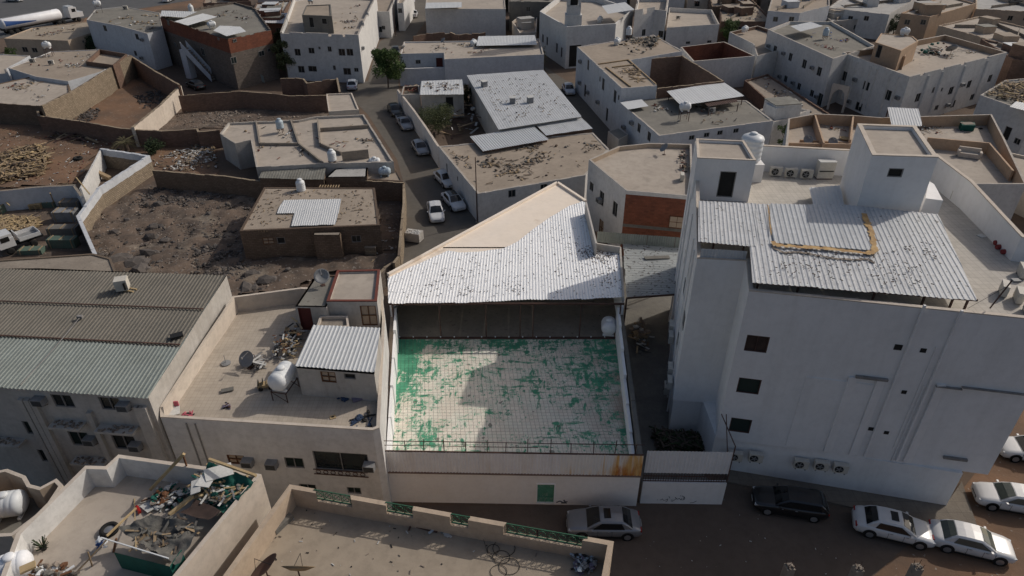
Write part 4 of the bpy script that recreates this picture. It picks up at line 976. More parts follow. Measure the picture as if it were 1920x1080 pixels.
    tin(root, [CZ(*q) for q in ((1404, 466), (1419, 383), (1575, 384), (1759, 402), (1833, 565), (1411, 530))], al, .9, .28, .03, 'tin_tall', 'canopy_sheet', .04, lift=.005)
    tin(root, [CZ(u, v, .09) for u, v in ((1447, 455), (1443, 382), (1614, 389), (1636, 470))], al, .9, .28, .03, 'tin', 'old_sheet', .02)
    def ragged(path, w0, w1, m_, nm, step=.22, zo=.14):
        q = [CZ(u, v, zo) for u, v in path]; mb = MB()
        for a_, b_ in zip(q, q[1:]):
            L = (b_ - a_).length; k = max(2, int(L / step)); dd = (b_ - a_).normalized(); n_ = Vector((-dd.y, dd.x, 0))
            for i in range(k):
                x0, x1 = a_.lerp(b_, i / k), a_.lerp(b_, (i + 1) / k); j0, j1 = w0 * random.uniform(.4, 1.2), w1 * random.uniform(.4, 1.2)
                mb.face([x0 - n_ * j0, x1 - n_ * j0, x1 + n_ * j1, x0 + n_ * j1])
        mb.build(nm, M[m_], root)
    ragged([(1448, 452), (1455, 460), (1500, 463), (1560, 467), (1600, 472), (1632, 475), (1643, 470), (1636, 440), (1622, 400)], .16, .26, 'rustband', 'rusted_rim')
    ragged([(1446, 462), (1470, 474), (1495, 472), (1530, 478), (1560, 484), (1600, 487), (1625, 485), (1640, 493)], .1, .12, 'rubble', 'leaf_litter', .1, .06)
    ragged([(1440, 384), (1446, 440)], .04, .06, 'rustband', 'rusted_rim')
    for u, v in ((1340, 448), (1396, 455), (1424, 521), (1500, 527), (1643, 541), (1737, 548), (1790, 553), (1818, 556), (1430, 386), (1560, 388)):
        p = CZ(u, v, -.08); mb = MB(); mb.beam((p.x, p.y, 14.17), (p.x, p.y, p.z), .1); mb.build('canopy_post', M['rustmetal'], root)
    mb = MB(); mb.beam(CZ(1411, 528, -.08), CZ(1833, 563, -.08), .08, .12); mb.beam(CZ(1309, 452, -.08), CZ(1403, 461, -.08), .08, .12); mb.build('canopy_beam', M['rustmetal'], root)
    # tin screen under the canopy
    a_, b_ = pts[0] + Vector((.2, .15, 0)), pts[1] + Vector((0, .15, 0)); tin_wall(root, a_, b_, 14.6, 15.35, .9, .2, .03, 'tin_clean', 1, 'screen_sheet')
    # lean-to beside the big stair head
    tin(root, [P(1525, 385, 14.9), P(1517, 352, 14.9), P(1575, 348, 14.9), P(1583, 386, 14.9)], None, .9, .25, .03, 'tin_clean', 'lean_to_sheet', .02)
    return root, pts
tall_root, TP = tall()
ZR = 14.15
for i, (u, v) in enumerate(((1453, 330), (1481, 333), (1510, 335))): at('cond', u, v, ZR, -2, 'air conditioner below the rooftop back wall, ' + ('left one', 'middle one', 'right one')[i] + ' of three in a row', 'air conditioners on the tall roof')
for i, (u, v, rz) in enumerate(((1785, 372, 60), (1818, 392, 8), (1762, 346, 70), (1913, 518, 70), (1878, 552, 62), (1906, 565, 66), (1925, 588, 66))):
    at('cond', u, v, ZR, rz, 'air conditioner on the tall roof, ' + ('first along the right parapet, behind its twin', 'facing the canopy with a black hose behind it', 'in the narrow gap right of the stair head', 'farthest of the group at the right picture edge', 'standing beside the lamp mast', 'in front of the edge group by the parapet', 'nearest one at the right picture edge')[i], 'air conditioners on the tall roof')
def swamp_cooler():
    c = P(1543, 334, ZR); r_ = thing('evaporative_cooler', 'cream cabinet cooler with dark slot standing beside three rooftop air conditioners', 'cooler', c)
    b = MB(); b.box((c.x, c.y, ZR + .75), (1.25, .6, 1.3)); b.build('casing', M['acwhite'], r_)
    b = MB(); b.box((c.x, c.y - .31, ZR + .7), (1.1, .02, .09)); b.build('slot', M['black'], r_)
    b = MB(); b.box((c.x, c.y, ZR + 1.43), (1.3, .66, .06)); b.build('top', M['white_sheet'], r_)
    b = MB(); b.box((c.x, c.y, ZR + .05), (1.2, .55, .1)); b.build('base', M['rustmetal'], r_)
swamp_cooler()
at('vbig', 1404, 300, 15.6, 0, 'big white domed water tank behind the left rooftop stair head', 'water tanks')
mb = MB(); c = P(1404, 300, 15.6); mb.box((c.x, c.y, 14.87), (1.9, 1.9, 1.44)); solo(mb, 'tank_plinth', M['white_t'], 'square white block carrying the big domed water tank', 'plinth')
mb = MB()
for i, (u, v) in enumerate(((1882, 455), (1886, 463), (1896, 472))):
    c = P(u, v, ZR + .15)
    mb = MB(); mb.tube([c - Vector((.6, .0, 0)), c - Vector((.2, 0, 0)), c + Vector((.6, -.04, 0))], [.16, .18, .16], 10)
    solo(mb, 'cushion', M['cushion'], 'dark red bolster on the tall roof, ' + ('farthest', 'middle', 'nearest')[i] + ' of three', 'cushion', group='bolsters by the parapet')
c = P(1870, 424, ZR); mb = MB(); mb.lathe(c, [(.18, 0), (.27, .4), (.25, .42), (.2, .38)], 12); solo(mb, 'pot', M['redtile'], 'brown clay pot by the right parapet of the tall roof', 'pot', smooth=True)
c = P(1880, 440, ZR); mb = MB()
for i in range(4): mb.box((c.x, c.y, ZR + .08 + i * .09), (1.0 - .1 * i, .6, .08), i * .1)
solo(mb, 'carton_stack', M['conc_grey'], 'flat grey stack of boards beside the red bolsters', 'stack')
c = P(1840, 443, ZR); mb = MB(); mb.box((c.x, c.y, ZR + .03), (.5, .4, .03), .4); solo(mb, 'paper_sheet', M['white_sheet'], 'small white board lying on the tall building roof tiles', 'board')
def lamp_mast():
    c = P(1856, 578, 14.7); r_ = thing('floodlight_mast', 'rusty floodlight mast at the front parapet of the tall roof', 'lamp', c); b = MB(); t = P(1876, 535, 16.3); t = Vector((c.x + .5, c.y, 16.5))
    b.tube([c, t], .04, 6); b.build('mast', M['rustmetal'], r_); b = MB(); b.box((t.x + .2, t.y, 16.5), (.4, .3, .12)); b.build('lamp_head', M['acgrey'], r_)
    b = MB(); b.tube([c + Vector((-1.2, 0, 0)), c + (t - c) * .8], .012, 4); b.build('stay_wire', M['black'], r_)
lamp_mast()

# alley between the terrace building and the tall one
def alley():
    A, B = P(1217, 944, 0), P(1353, 946, 0)
    r_ = thing('alley_wall', 'white graffiti-marked wall with iron pickets and a pale sheet screen above closing the alley', 'wall', A)
    b = MB(); d = (B - A).normalized(); n_ = Vector((d.y, -d.x, 0)); A = A - d * .6
    b.prism([A, B, B - n_ * .25, A - n_ * .25][::1], 0, 2.0); b.build('wall_body', M['white_t'], r_)
    L = (B - A).length; b = MB(); b.beam(A + Vector((0, 0, 2.05)) - n_ * .1, B + Vector((0, 0, 2.05)) - n_ * .1, .05); b.beam(A + Vector((0, 0, 2.5)) - n_ * .1, B + Vector((0, 0, 2.5)) - n_ * .1, .05); b.build('rail', M['rustmetal'], r_)
    k = int(L / .16)
    for i in range(k):
        p = A + d * (i * .16) - n_ * .1; b = MB(); b.beam((p.x, p.y, 2.0), (p.x, p.y, 2.7), .03); b.build('picket', M['rustmetal'], r_)
    tin_wall(r_, A - n_ * .1, B - n_ * .1, 2.75, 4.7, 1.0, .22, .025, 'white_t', 1, 'screen_sheet', -.03)
    b = MB(); e = B - n_ * .1
    b.beam(e, e + Vector((0, 0, 5.2)), .06); b.beam((e.x, e.y, 5.2), (e.x - .3, e.y + 2.4, 5.6), .05); b.beam((e.x, e.y, 2.6), (e.x, e.y + 2.4, 5.6), .05); b.build('screen_frame', M['rustmetal'], r_)
    rib_on(P(1217, 944, 0), P(1353, 946, 0), [[(1232, 937), (1234, 937)], [(1237, 937), (1240, 937), (1242, 935), (1244, 938), (1249, 937), (1252, 935), (1251, 939), (1248, 941)], [(1254, 930), (1256, 934)], [(1258, 937), (1263, 938), (1268, 935), (1266, 932), (1270, 936), (1274, 934), (1276, 937), (1279, 934)], [(1258, 939), (1262, 940)], [(1279, 929), (1280, 931)], [(1275, 929), (1277, 930)], [(1281, 930), (1284, 934), (1283, 931), (1281, 936)], [(1276, 937), (1282, 937), (1284, 934)], [(1293, 943), (1300, 942), (1306, 939)]], 'grey Arabic scrawl sprayed on the white alley wall', .035, 1)
    # alley floor, roof sheets, fence at the far end
    fl = sheet('alley_floor', 'conc_grey', [(1205, 938), (1360, 938), (1258, 815), (1276, 560), (1290, 430), (1140, 430), (1165, 560)], .012)
    t = thing('alley_roof', 'littered corrugated roof spanning the alley beside the tall building', 'roof', P(1220, 500, 4.6))
    q = [P(1175, 559, 4.6), P(1168, 456, 4.6), P(1282, 462, 4.6), P(1270, 552, 4.6)]
    tin(t, q, (1, .03), 1.1, .28, .03, 'tin_alley', 'roof_sheet', .05)
    bb = MB(); bb.beam(q[0], q[3], .1, .14); bb.beam(q[1], q[2], .1, .14)
    for p in q: bb.beam((p.x, p.y, 0), (p.x, p.y, 4.55), .12)
    bb.build('roof_frame', M['rustmetal'], t)
    f = thing('sheet_fence', 'pale green corrugated fence along the far edge of the alley roof', 'fence', P(1118, 455, 0))
    C, D = P(1118, 453, 4.6), P(1290, 466, 4.6); tin_wall(f, C, D, 4.55, 5.7, 1.0, .22, .03, 'tin_green', 1, 'fence_sheet'); bb = MB()
    for t_ in (0, .27, .55, .85): p = C.lerp(D, t_); bb.beam((p.x, p.y, 0), (p.x, p.y, 5.75), .06)
    bb.build('fence_post', M['rustmetal'], f)
    b = MB(); c = P(1232, 483, 4.7); b.box((c.x, c.y, 4.72), (2.3, .5, .05), .1, None, (0, .02)); solo(b, 'plank', M['conc_grey'], 'grey board lying on the littered alley roof', 'board')
    for i, (u, v, z) in enumerate(((1258, 620, 3.6), (1258, 640, 3.4), (1256, 700, 3.2), (1256, 725, 3.), (1247, 735, .9))):
        p = P(u, v, z); t_ = (p.y - TP[0].y) / (TP[9].y - TP[0].y); place('cond', (TP[0].x + (TP[9].x - TP[0].x) * t_ - .28, p.y, z), R(-90 - 10), ('air conditioner on the alley side of the tall building, ' + ('farthest', 'second farthest', 'middle', 'second nearest', 'lowest and nearest')[i]), 'air conditioners on the house walls')
    debris('junk_heap', 'heap of pale scrap and crates in the dark alley beside the terrace wall', 'junk', [(1185, 610), (1215, 610), (1215, 665), (1190, 665)], 0, 60, ['white_sheet', 'conc_grey', 'wood', 'rubble'], (.3, .9), hmax=.8)
    debris('dry_brush', 'dark dry brush growing at the foot of the tall building by the alley gate', 'plant', [(1225, 815), (1335, 825), (1330, 850), (1235, 845)], 0, 500, ['leaf_d', 'bark'], (.2, .5), plank=.9, hmax=.7)
alley()

debris('canopy_litter', 'dark leaf litter scattered across the tall building canopy', 'litter', [(1480, 460), (1650, 470), (1740, 440), (1800, 550), (1440, 520)], 15.36, 380, ['black', 'rustmetal', 'bark'], (.03, .11), clump=26, hmax=.16)
# ================================================================ bottom foreground: long roof with stepped parapet
def fg():
    z = 8.35; A, B = P(543, 908, z), P(1151, 1015, z)
    poly = [(543, 908), (1151, 1015), (1118, 1200), (330, 1200)]
    us = [543, 590, 657, 724, 775, 847, 882, 950, 1008, 1102, 1151]; hl = [1, 0, 1, 0, 1, 0, 1, 0, 2, 1]
    def tt(u):
        lo, hi = 0., 1.
        f = lambda t: (lambda p: (960 + FPX * p.x / (p.y * CT + (CH - p.z) * ST)))(A.lerp(B, t))
        for _ in range(40):
            m_ = (lo + hi) / 2
            if f(m_) < u: lo = m_
            else: hi = m_
        return lo
    ts = [tt(u) for u in us]; ts[0] = 0; ts[-1] = 1
    prof = [(ts[i], ts[i + 1], 0 if hl[i] == 1 else -.62) for i in range(len(hl))]
    root, pts = building('stepped_parapet_building', 'foreground beige roof with stepped parapet and green iron rail panels', 'building', poly, z=z, par=1.35, th=.26, base=0, wall='cream', roof='roof_sand', prof={0: prof}, cop=None, inner='cream')
    s = 1; nn = (B - A).to_2d().normalized()
    for (t0, t1, dz) in prof:
        if dz == 0: continue
        a, b = A.lerp(B, t0), A.lerp(B, t1); o = Vector((nn.y, -nn.x, 0)) * .08
        a, b = a + o, b + o; zz = z - .62; d = (b - a).normalized(); L = (b - a).length; mb = MB()
        mb.beam(a + Vector((0, 0, -.6)), b + Vector((0, 0, -.6)), .05); mb.beam(a + Vector((0, 0, .02)), b + Vector((0, 0, .02)), .05)
        k = max(2, round(L / .5))
        for i in range(k + 1): p = a + d * (L * i / k); mb.beam(p + Vector((0, 0, -.6)), p + Vector((0, 0, .02)), .035)
        for i in range(k):
            c = a + d * (L * (i + .5) / k) + Vector((0, 0, -.29)); pr = []
            for q in range(9): an = q * math.pi / 4; pr.append(c + d * .17 * math.cos(an) + Vector((0, 0, .2 * math.sin(an))))
            for p0, p1 in zip(pr, pr[1:]): mb.beam(p0, p1, .03)
            mb.beam(c - d * .22 + Vector((0, 0, -.27)), c + d * .22 + Vector((0, 0, .27)), .022)
        mb.build('rail_panel', M['railgreen'], root)
    return root, pts
FGR, FGP = fg()
zf = 7.0
c = P(533, 985, zf); mb = MB(); mb.beam(c - Vector((.35, .5, -.15)), c + Vector((.25, .5, .15)), .32, .28); solo(mb, 'gas_cylinder', M['conc_grey'], 'grey padded bundle leaning on the lit west parapet of the foreground roof', 'bundle')
def big_dish(u, v, label, rz, m, tilt=-40):
    c = P(u, v, zf); r_ = thing('satellite_dish', label, 'satellite dish', c, R(rz)); b = MB(); Mx = Matrix.Rotation(R(tilt), 3, 'X')
    b.lathe((0, 0, .9), [(.03, 0), (.35, .03), (.75, .16), (.78, .17), (.35, 0), (.03, -.03)], 20, Mx); b.build('reflector', M[m], r_, True, False)
    b = MB(); b.tube([(0, 0, 0), (0, 0, .88)], .035, 6); b.box((0, 0, .02), (.5, .5, .04)); b.build('mast', M['rustmetal'], r_, False, False)
    b = MB(); b.tube([Mx @ Vector((0, .7, .16)) + Vector((0, 0, .9)), Mx @ Vector((0, 0, .75)) + Vector((0, 0, .9)), Mx @ Vector((0, -.7, .16)) + Vector((0, 0, .9))], .015, 5); b.build('feed_arm', M['black'], r_, False, False)
big_dish(505, 1090, 'dark brown satellite dish seen edge-on at the bottom of the foreground roof', 70, 'rustmetal')
big_dish(565, 1092, 'tan satellite dish tilted up at the bottom of the foreground roof', 0, 'wood', -58)
mb = MB()
for (u, v, r_) in ((945, 1028, .55), (940, 1045, .42), (955, 1062, .5), (935, 1072, .4), (925, 1030, .3)):
    c = P(u, v, zf + .02); q = [c + Vector((r_ * math.cos(a * .3927), r_ * .9 * math.sin(a * .3927), .015)) for a in range(17)]; mb.tube(q, .014, 5, cap=False)
mb.tube([P(905, 975, 8.2), P(905, 1005, zf + .1), P(915, 1040, zf + .03), P(930, 1050, zf + .03)], .012, 5); solo(mb, 'cable_coil', M['black'], 'black cable hanging from the parapet and coiled on the foreground roof', 'cable')
debris('bottle_heap', 'dark heap of bottles and bags in the right corner of the foreground roof', 'junk', [(1075, 1040), (1105, 1038), (1118, 1060), (1112, 1075), (1080, 1075)], zf, 160, ['black', 'plastic_b', 'acgrey', 'mauve'], (.12, .35), plank=.3, hmax=.35)
debris('torn_board', 'pale blue torn boards lying by the foreground parapet', 'board', [(812, 992), (838, 990), (845, 1000), (820, 1006)], zf, 7, ['plastic_b', 'white_sheet', 'tin_green'], (.3, .55), kind=None, plank=1, hmax=.08)
mb = MB(); a, b = P(770, 985, zf + .06), P(820, 997, zf + .06); mb.beam(a, b, .1, .06); mb.beam(a, a + Vector((-.05, -.3, 0)), .08, .05); solo(mb, 'crutch', M['rustmetal'], 'dark metal bar lying in the shade of the foreground parapet', 'bar')
debris('roof_crumbs', 'small crumbs and litter scattered on the foreground roof', 'litter', [(560, 930), (1090, 1015), (1080, 1080), (470, 1080)], zf, 60, ['rubble', 'white_sheet', 'black'], (.04, .12), hmax=.03)
# pillar stumps at the bottom right
for i, (u, v) in enumerate(((1482, 1060), (1611, 1063), (1722, 1060))):
    c = P(u, v, 5.5); r_ = thing('concrete_pillar', 'pale unfinished pillar with ragged reinforced top, ' + ('leftmost', 'middle', 'rightmost')[i] + ' of three at the lower edge', 'pillar', (c.x, c.y, 0), group='unfinished pillars')
    b = MB(); b.box((c.x, c.y, 2.7), (.42, .42, 5.4), .1); b.build('shaft', M['conc'], r_); b = MB()
    for k in range(12): rock(b, (c.x + random.uniform(-.15, .15), c.y + random.uniform(-.15, .15), 5.42 + random.random() * .08), .07)
    b.build('ragged_top', M['rubble'], r_)['kind'] = 'stuff'; b = MB()
    for x_, y_ in ((-.13, -.13), (.13, -.13), (.13, .13), (-.13, .13)): b.beam((c.x + x_, c.y + y_, 5.3), (c.x + x_ * 1.3, c.y + y_ * 1.2, 5.75), .02)
    b.build('rebar', M['rustmetal'], r_)

# ================================================================ bottom left: roof with junk, small roof with tank
z = 9.0
J, JP = building('junk_roof_building', 'low building whose walled roof is strewn with junk under green tarpaulin', 'building', [(222, 852), (490, 889), (325, 1090), (-60, 1250), (30, 1001), (160, 873), (198, 874)], z=z, par=1.35, th=.22, wall='cream_l', roof='roof_l', inner='white')
zj = z - 1.35
mb = MB(); q = [P(*p) for p in ((365, 925, zj + 1.6), (400, 868, zj + 2.2), (470, 895, zj + 2.0), (475, 915, zj + 1.5), (440, 960, zj + 1.1), (395, 955, zj + .9))]
from mathutils import noise as NZ
def cloth(name, m, a, b, c, d, label, n=22, amp=.18, holes=False, cat='tarpaulin', sag=.3):
    a, b, c, d = [P(*p) for p in (a, b, c, d)]; mb = MB(); V = {}
    for i in range(n + 1):
        for j in range(n + 1):
            u_, v_ = i / n, j / n; p = a.lerp(b, u_).lerp(d.lerp(c, u_), v_)
            h = NZ.fractal(Vector((p.x * 1.3, p.y * 1.3, 4.)), 1, 2, 4) * amp - sag * math.sin(u_ * 3.14) * math.sin(v_ * 3.14)
            e = NZ.noise(Vector((p.x * 2, p.y * 2, 1))) * .15; V[(i, j)] = len(mb.v); mb.v.append((p.x + e, p.y - e, p.z + h))
    for i in range(n):
        for j in range(n): mb.f.append((V[(i, j)], V[(i + 1, j)], V[(i + 1, j + 1)], V[(i, j + 1)])); mb.m.append(0)
    return solo(mb, name, M[m], label, cat, smooth=True)
cloth('green_tarpaulin', 'tarp_green', (345, 925, zj + 1.), (392, 868, zj + 1.6), (480, 900, zj + 1.6), (430, 965, zj + 1.), 'crumpled green tarpaulin piled with scrap in the corner of the junk roof', 26, .35)
cloth('grey_tarpaulin', 'tarp_grey', (222, 992, zj + 1.15), (285, 965, zj + 1.3), (382, 985, zj + 1.3), (328, 1058, zj + 1.2), 'grey canvas sagging over the scrap enclosure on the junk roof', 26, .25)
cloth('carpet', 'dkbrown', (338, 962, zj + 1.2), (365, 935, zj + 1.3), (412, 955, zj + 1.3), (392, 977, zj + 1.2), 'dark brown carpet spread over planks on the junk roof', 12, .05, sag=.05)
mb = MB(); a, b = P(213, 1035, zj + 1.2), P(318, 1062, zj + 1.2)
mb2 = MB(); mb2.face([(a.x, a.y, zj), (b.x, b.y, zj), tuple(b), tuple(a)]); c2 = P(340, 1030, zj + 1.2); mb2.face([(b.x, b.y, zj), (c2.x, c2.y, zj), tuple(c2), tuple(b)])
solo(mb2, 'tarpaulin_screen', M['tarp_green'], 'dark green tarpaulin hung as a screen at the front of the scrap enclosure', 'tarpaulin')
mb.beam(P(190, 1008, zj + 1.5), P(316, 1047, zj + 1.5), .05); solo(mb, 'pole', M['plastic'], 'long white pole across the front of the scrap enclosure', 'pole')
for i, (p0, p1, wd, m, lb) in enumerate((((200, 1005, zj + 1.3), (255, 953, zj + .9), .08, 'wood_y', 'timber batten along the left side of the scrap enclosure'), ((282, 918, zj + .3), (345, 851, zj + 2.6), .14, 'wood_y', 'long pale plank leaning up over the far parapet of the junk roof'), ((318, 965, zj + 1.2), (362, 930, zj + 1.4), .16, 'wood_y', 'short pale plank between the carpet and the tarpaulin'), ((392, 861, zj + 2.4), (480, 892, zj + 2.4), .13, 'wood_y', 'timber lying along the far parapet above the green tarpaulin'), ((343, 853, zj + 2.4), (352, 880, zj + 1.), .07, 'brownwood', 'brown post propped under the leaning plank'), ((265, 940, zj + .1), (302, 926, zj + .3), .06, 'brownwood', 'thin brown stick lying near the scrap enclosure'), ((252, 935, zj), (255, 1032, zj + 1.4), .04, 'wood_y', 'thin upright cane in front of the grey canvas'), ((218, 1010, zj + 1.2), (213, 1035, zj), .08, 'brownwood', 'brown corner post of the scrap enclosure'), ((138, 1080, zj), (200, 1012, zj + .9), .05, 'wood', 'slanting bamboo pole at the lower left of the enclosure'), ((165, 1035, zj + .9), (173, 1062, zj), .05, 'wood', 'short bamboo prop beneath the slanting pole'))):
    b_ = MB(); b_.beam(P(*p0), P(*p1), wd); solo(b_, 'timber', M[m], lb, 'timber', group='loose timbers on the junk roof')
debris('scrap', 'mixed scrap of boards, cloth and twigs heaped on the tarpaulin', 'junk', [(350, 925), (395, 875), (470, 905), (430, 955), (380, 945)], zj + .95, 300, ['wood_y', 'white_sheet', 'wood', 'conc_grey', 'acgrey', 'tarp_green'], (.1, .42), plank=.7, hmax=.4)
debris('broken_battens', 'broken battens and rags heaped over the grey canvas', 'junk', [(245, 985), (320, 968), (378, 985), (335, 1050), (260, 1035)], zj + 1.0, 60, ['wood', 'conc_grey', 'tarp_grey', 'bark'], (.1, .5), plank=.9, hmax=.2)
debris('household_junk', 'household junk and bags spilled between the planks of the junk roof', 'junk', [(285, 935), (320, 915), (350, 930), (325, 955), (290, 958)], zj, 120, ['white_sheet', 'rubble', 'tarp_green', 'brownwood', 'black'], (.12, .5), plank=.5, hmax=.35)
for i, (u, v, m, lb, s_) in enumerate(((410, 885, 'white_sheet', 'larger white board on top of the green tarpaulin', (1.3, .8)), (385, 902, 'white_sheet', 'square white board below the larger one on the tarpaulin', (.8, .7)), (278, 950, 'white_sheet', 'white crumpled carton beside the household junk', (.8, .5)), (367, 912, 'white_sheet', 'narrow white panel propped on the scrap', (.45, 1.)))):
    c = P(u, v, zj + (1.9 if i in (0, 1, 3) else .1)); b_ = MB(); b_.box(c, (*s_, .03), .5 + i, None, (.1, .12)); solo(b_, 'board', M[m], lb, 'board')
def scooter_wheel():
    c = P(205, 993, zj + .12); r_ = thing('spare_wheel', 'black tyre with grey rim lying flat on the junk roof', 'wheel', c); b = MB()
    b.lathe(c, [(.26, -.1), (.42, -.1), (.46, 0), (.42, .1), (.26, .1), (.24, 0)], 22); b.build('tyre', M['tyre'], r_, True); b = MB(); b.lathe(c, [(.25, -.06), (.25, .02), (.05, .05)], 14); b.build('rim', M['rim'], r_)
scooter_wheel()
b_ = MB(); b_.tube([P(256, 950, zj + .15), P(262, 961, zj + .15)], .09, 10); solo(b_, 'fire_extinguisher', M['red'], 'red cylinder lying near the thin cane on the junk roof', 'extinguisher')
c = P(83, 1030, zj); r_ = thing('potted_plant', 'small spiky plant casting a long shadow on the junk roof', 'plant', c); b_ = MB()
for k in range(40):
    a = random.random() * 6.28; t = Vector((math.cos(a) * .3, math.sin(a) * .3, random.uniform(.2, .75))); b_.beam(c + Vector((0, 0, .1)), c + t, .035, .012)
b_.build('leaves', M['leaf_d'], r_); b_ = MB(); b_.lathe(c, [(.12, 0), (.16, .2), (.13, .2)], 10); b_.build('pot', M['black'], r_)
debris('blue_bag', 'blue and white rags hanging at the corner of the scrap enclosure', 'rags', [(184, 1018), (200, 1015), (200, 1030), (188, 1032)], zj + .3, 14, ['blue', 'plastic', 'blue'], (.2, .4), plank=.3, hmax=.4)
debris('lower_junk', 'brown and white junk heap at the bottom edge of the junk roof', 'junk', [(60, 1068), (125, 1065), (130, 1085), (60, 1090)], zj, 60, ['plastic', 'brownwood', 'conc_grey', 'rubble'], (.15, .6), plank=.5, hmax=.4)
at('hc', 38, 1080, zj, 20, 'white tank at the lower left corner of the junk roof', 'water tanks')
b_ = MB(); b_.beam(P(0, 1057, zj + .7), P(35, 1048, zj + .7), .05); b_.beam(P(17, 1063, zj + .3), P(35, 1048, zj + .7), .04); solo(b_, 'pipe_rack', M['rustmetal'], 'thin pipe frame beside the lower left tank', 'pipe')
b_ = MB(); c = P(52, 1064, zj + 1.3); b_.box(c, (.6, .4, .12), .6); solo(b_, 'sack', M['wood_y'], 'yellow and red sack on the lower left tank', 'sack')
T, TPp = building('small_corner_building', 'small roof with zigzag yellow parapet and a large white tank', 'building', [(14, 879), (48, 892), (57, 908), (76, 913), (106, 897), (118, 909), (88, 955), (22, 1005), (-80, 1010), (-60, 893)], z=6.2, par=1.7, th=.2, wall='cream_l', roof='roof_g', inner='cream')
at('hbig', 26, 965, 4.5, 10, 'long white tank inside the small zigzag-walled corner roof', 'water tanks')

# ================================================================ left: warehouse and tiled roof house
def warehouse():
    ze, zr_ = 9.4, 9.9
    root, pts = building('warehouse', 'large warehouse with ribbed green and brown sheet roof and balconies below', 'building', [(-150, 712), (0, 724), (277, 742), (425, 517), (75, 503), (-150, 505)], z=ze, par=0., th=.2, wall='white_d', roof='dark', win=[(1, 118, 752, 1.3, 1., 'win'), (1, 207, 757, 1.3, 1., 'win'), (1, 150, 823, 1.3, 1.2, 'green'), (1, 234, 830, 1.5, 1.2, 'win'), (1, 22, 800, 1.2, 1.1, 'green'), (1, 20, 850, 1.2, 1.1, 'win')])
    for f_ in (.36, .66):
        a_, b_ = P(-150, 712, ze).lerp(P(-150, 500, ze + .5), f_), P(278, 744, ze).lerp(P(425, 517, ze + .5), f_); rb_ = MB(); rb_.beam(a_ + Vector((0, 0, .17)), b_ + Vector((0, 0, .17)), .09, .05); rb_.build('ridge_strip', M['rustmetal'], root)
    e0, e1 = P(-150, 712, ze), P(278, 744, ze); t0, t1 = P(-150, 500, ze + .5), P(425, 517, ze + .5); al = (P(425, 517, 9.6) - P(277, 742, 9.6)).to_2d()
    tin(root, [e0 + Vector((0, -.25, .08)), e1 + Vector((.1, -.25, .08)), t1, t0], al, 1.0, .25, .05, 'tin_brown', 'roof_sheet', .03, rows=[(0, .36, 'tin_green'), (.36, .66, 'tin_brown'), (.66, 1., 'tin_brown')])
    A, B = pts[1], pts[2]; d = (B - A).to_2d().normalized(); n_ = Vector((d.y, -d.x)); 
    def W(s_, z_, o): return (A.x + d.x * s_ + n_.x * o, A.y + d.y * s_ + n_.y * o, z_)
    for u, v in ((48, 760), (62, 765), (75, 770), (178, 790), (270, 790), (280, 800), (290, 808)):
        s_, z_ = on_wall(A, B, u, v); b = MB(); b.beam(W(s_, 0, .12), W(s_, 8.6 if u != 178 else 7.9, .12), .26, .3); b.build('pilaster', M['white_d'], root)
    for u, v, w_, m_ in ((133, 790, 2.0, 'conc_grey'), (18, 822, 2.2, 'conc_grey'), (225, 798, 2.4, 'conc_grey'), (175, 858, 2.2, 'conc_grey')):
        s_, z_ = on_wall(A, B, u, v); b = MB(); b.box(W(s_, z_, .35), (w_, .7, .16), math.atan2(d.y, d.x)); b.build('balcony_slab', M['white_d'], root)
        b = MB(); 
        for k in range(26): p = W(s_ + random.uniform(-w_ / 2 + .1, w_ / 2 - .1), z_ + .12, random.uniform(.1, .65)); rock(b, p, .1)
        b.build('rubble_on_slab', M['rubble'], root)['kind'] = 'stuff'
    return root, pts
WH, WP = warehouse()
on(WP, 1, 78, 747, 'winac', 'box air conditioner under the warehouse eave left of both windows'); on(WP, 1, 236, 757, 'winac', 'box air conditioner under the warehouse eave beside the right window')
on(WP, 1, 258, 832, 'winac', 'box air conditioner beside the lower right warehouse window'); on(WP, 1, 173, 821, 'winac', 'small box unit beside the lower left warehouse window')
p = on_wall(WP[1], WP[2], 176, 852); at('cond', 176, 862, 2.9, -5, 'condenser standing on the low warehouse balcony', 'air conditioners on the house walls')
c = P(233, 545, 9.8); r_ = thing('roof_cooler', 'white box cooler on a stand on the brown warehouse roof', 'cooler', c); b = MB(); b.box((c.x, c.y, 10.4), (.8, .75, .8), .3); b.build('casing', M['acwhite'], r_); b = MB(); b.box((c.x + .36, c.y - .30, 10.4), (.12, .35, .5), .3); b.build('louvre', M['black'], r_); b = MB(); b.beam((c.x - .3, c.y, 9.85), (c.x + .8, c.y - .3, 9.9), .1); b.beam((c.x, c.y + .3, 9.85), (c.x + .9, c.y, 9.9), .1); b.build('stand', M['wood_y'], r_)
b = MB(); b.tube([P(149, 596, 9.95), P(100, 655, 9.82), P(38, 722, 9.6)], .025, 6); b.box(P(150, 594, 9.95), (.35, .2, .18)); solo(b, 'roof_pipe', M['pipe'], 'thin white pipe running diagonally down the warehouse roof', 'pipe')
b = MB(); b.box(P(331, 629, 9.85), (.75, .5, .12), .5); solo(b, 'roof_hatch', M['black'], 'small dark hatch near the right edge of the warehouse roof', 'hatch')
at('hs', -8, 548, 7.2, 20, 'white tank on a stand at the left edge above the warehouse roof', 'water tanks')

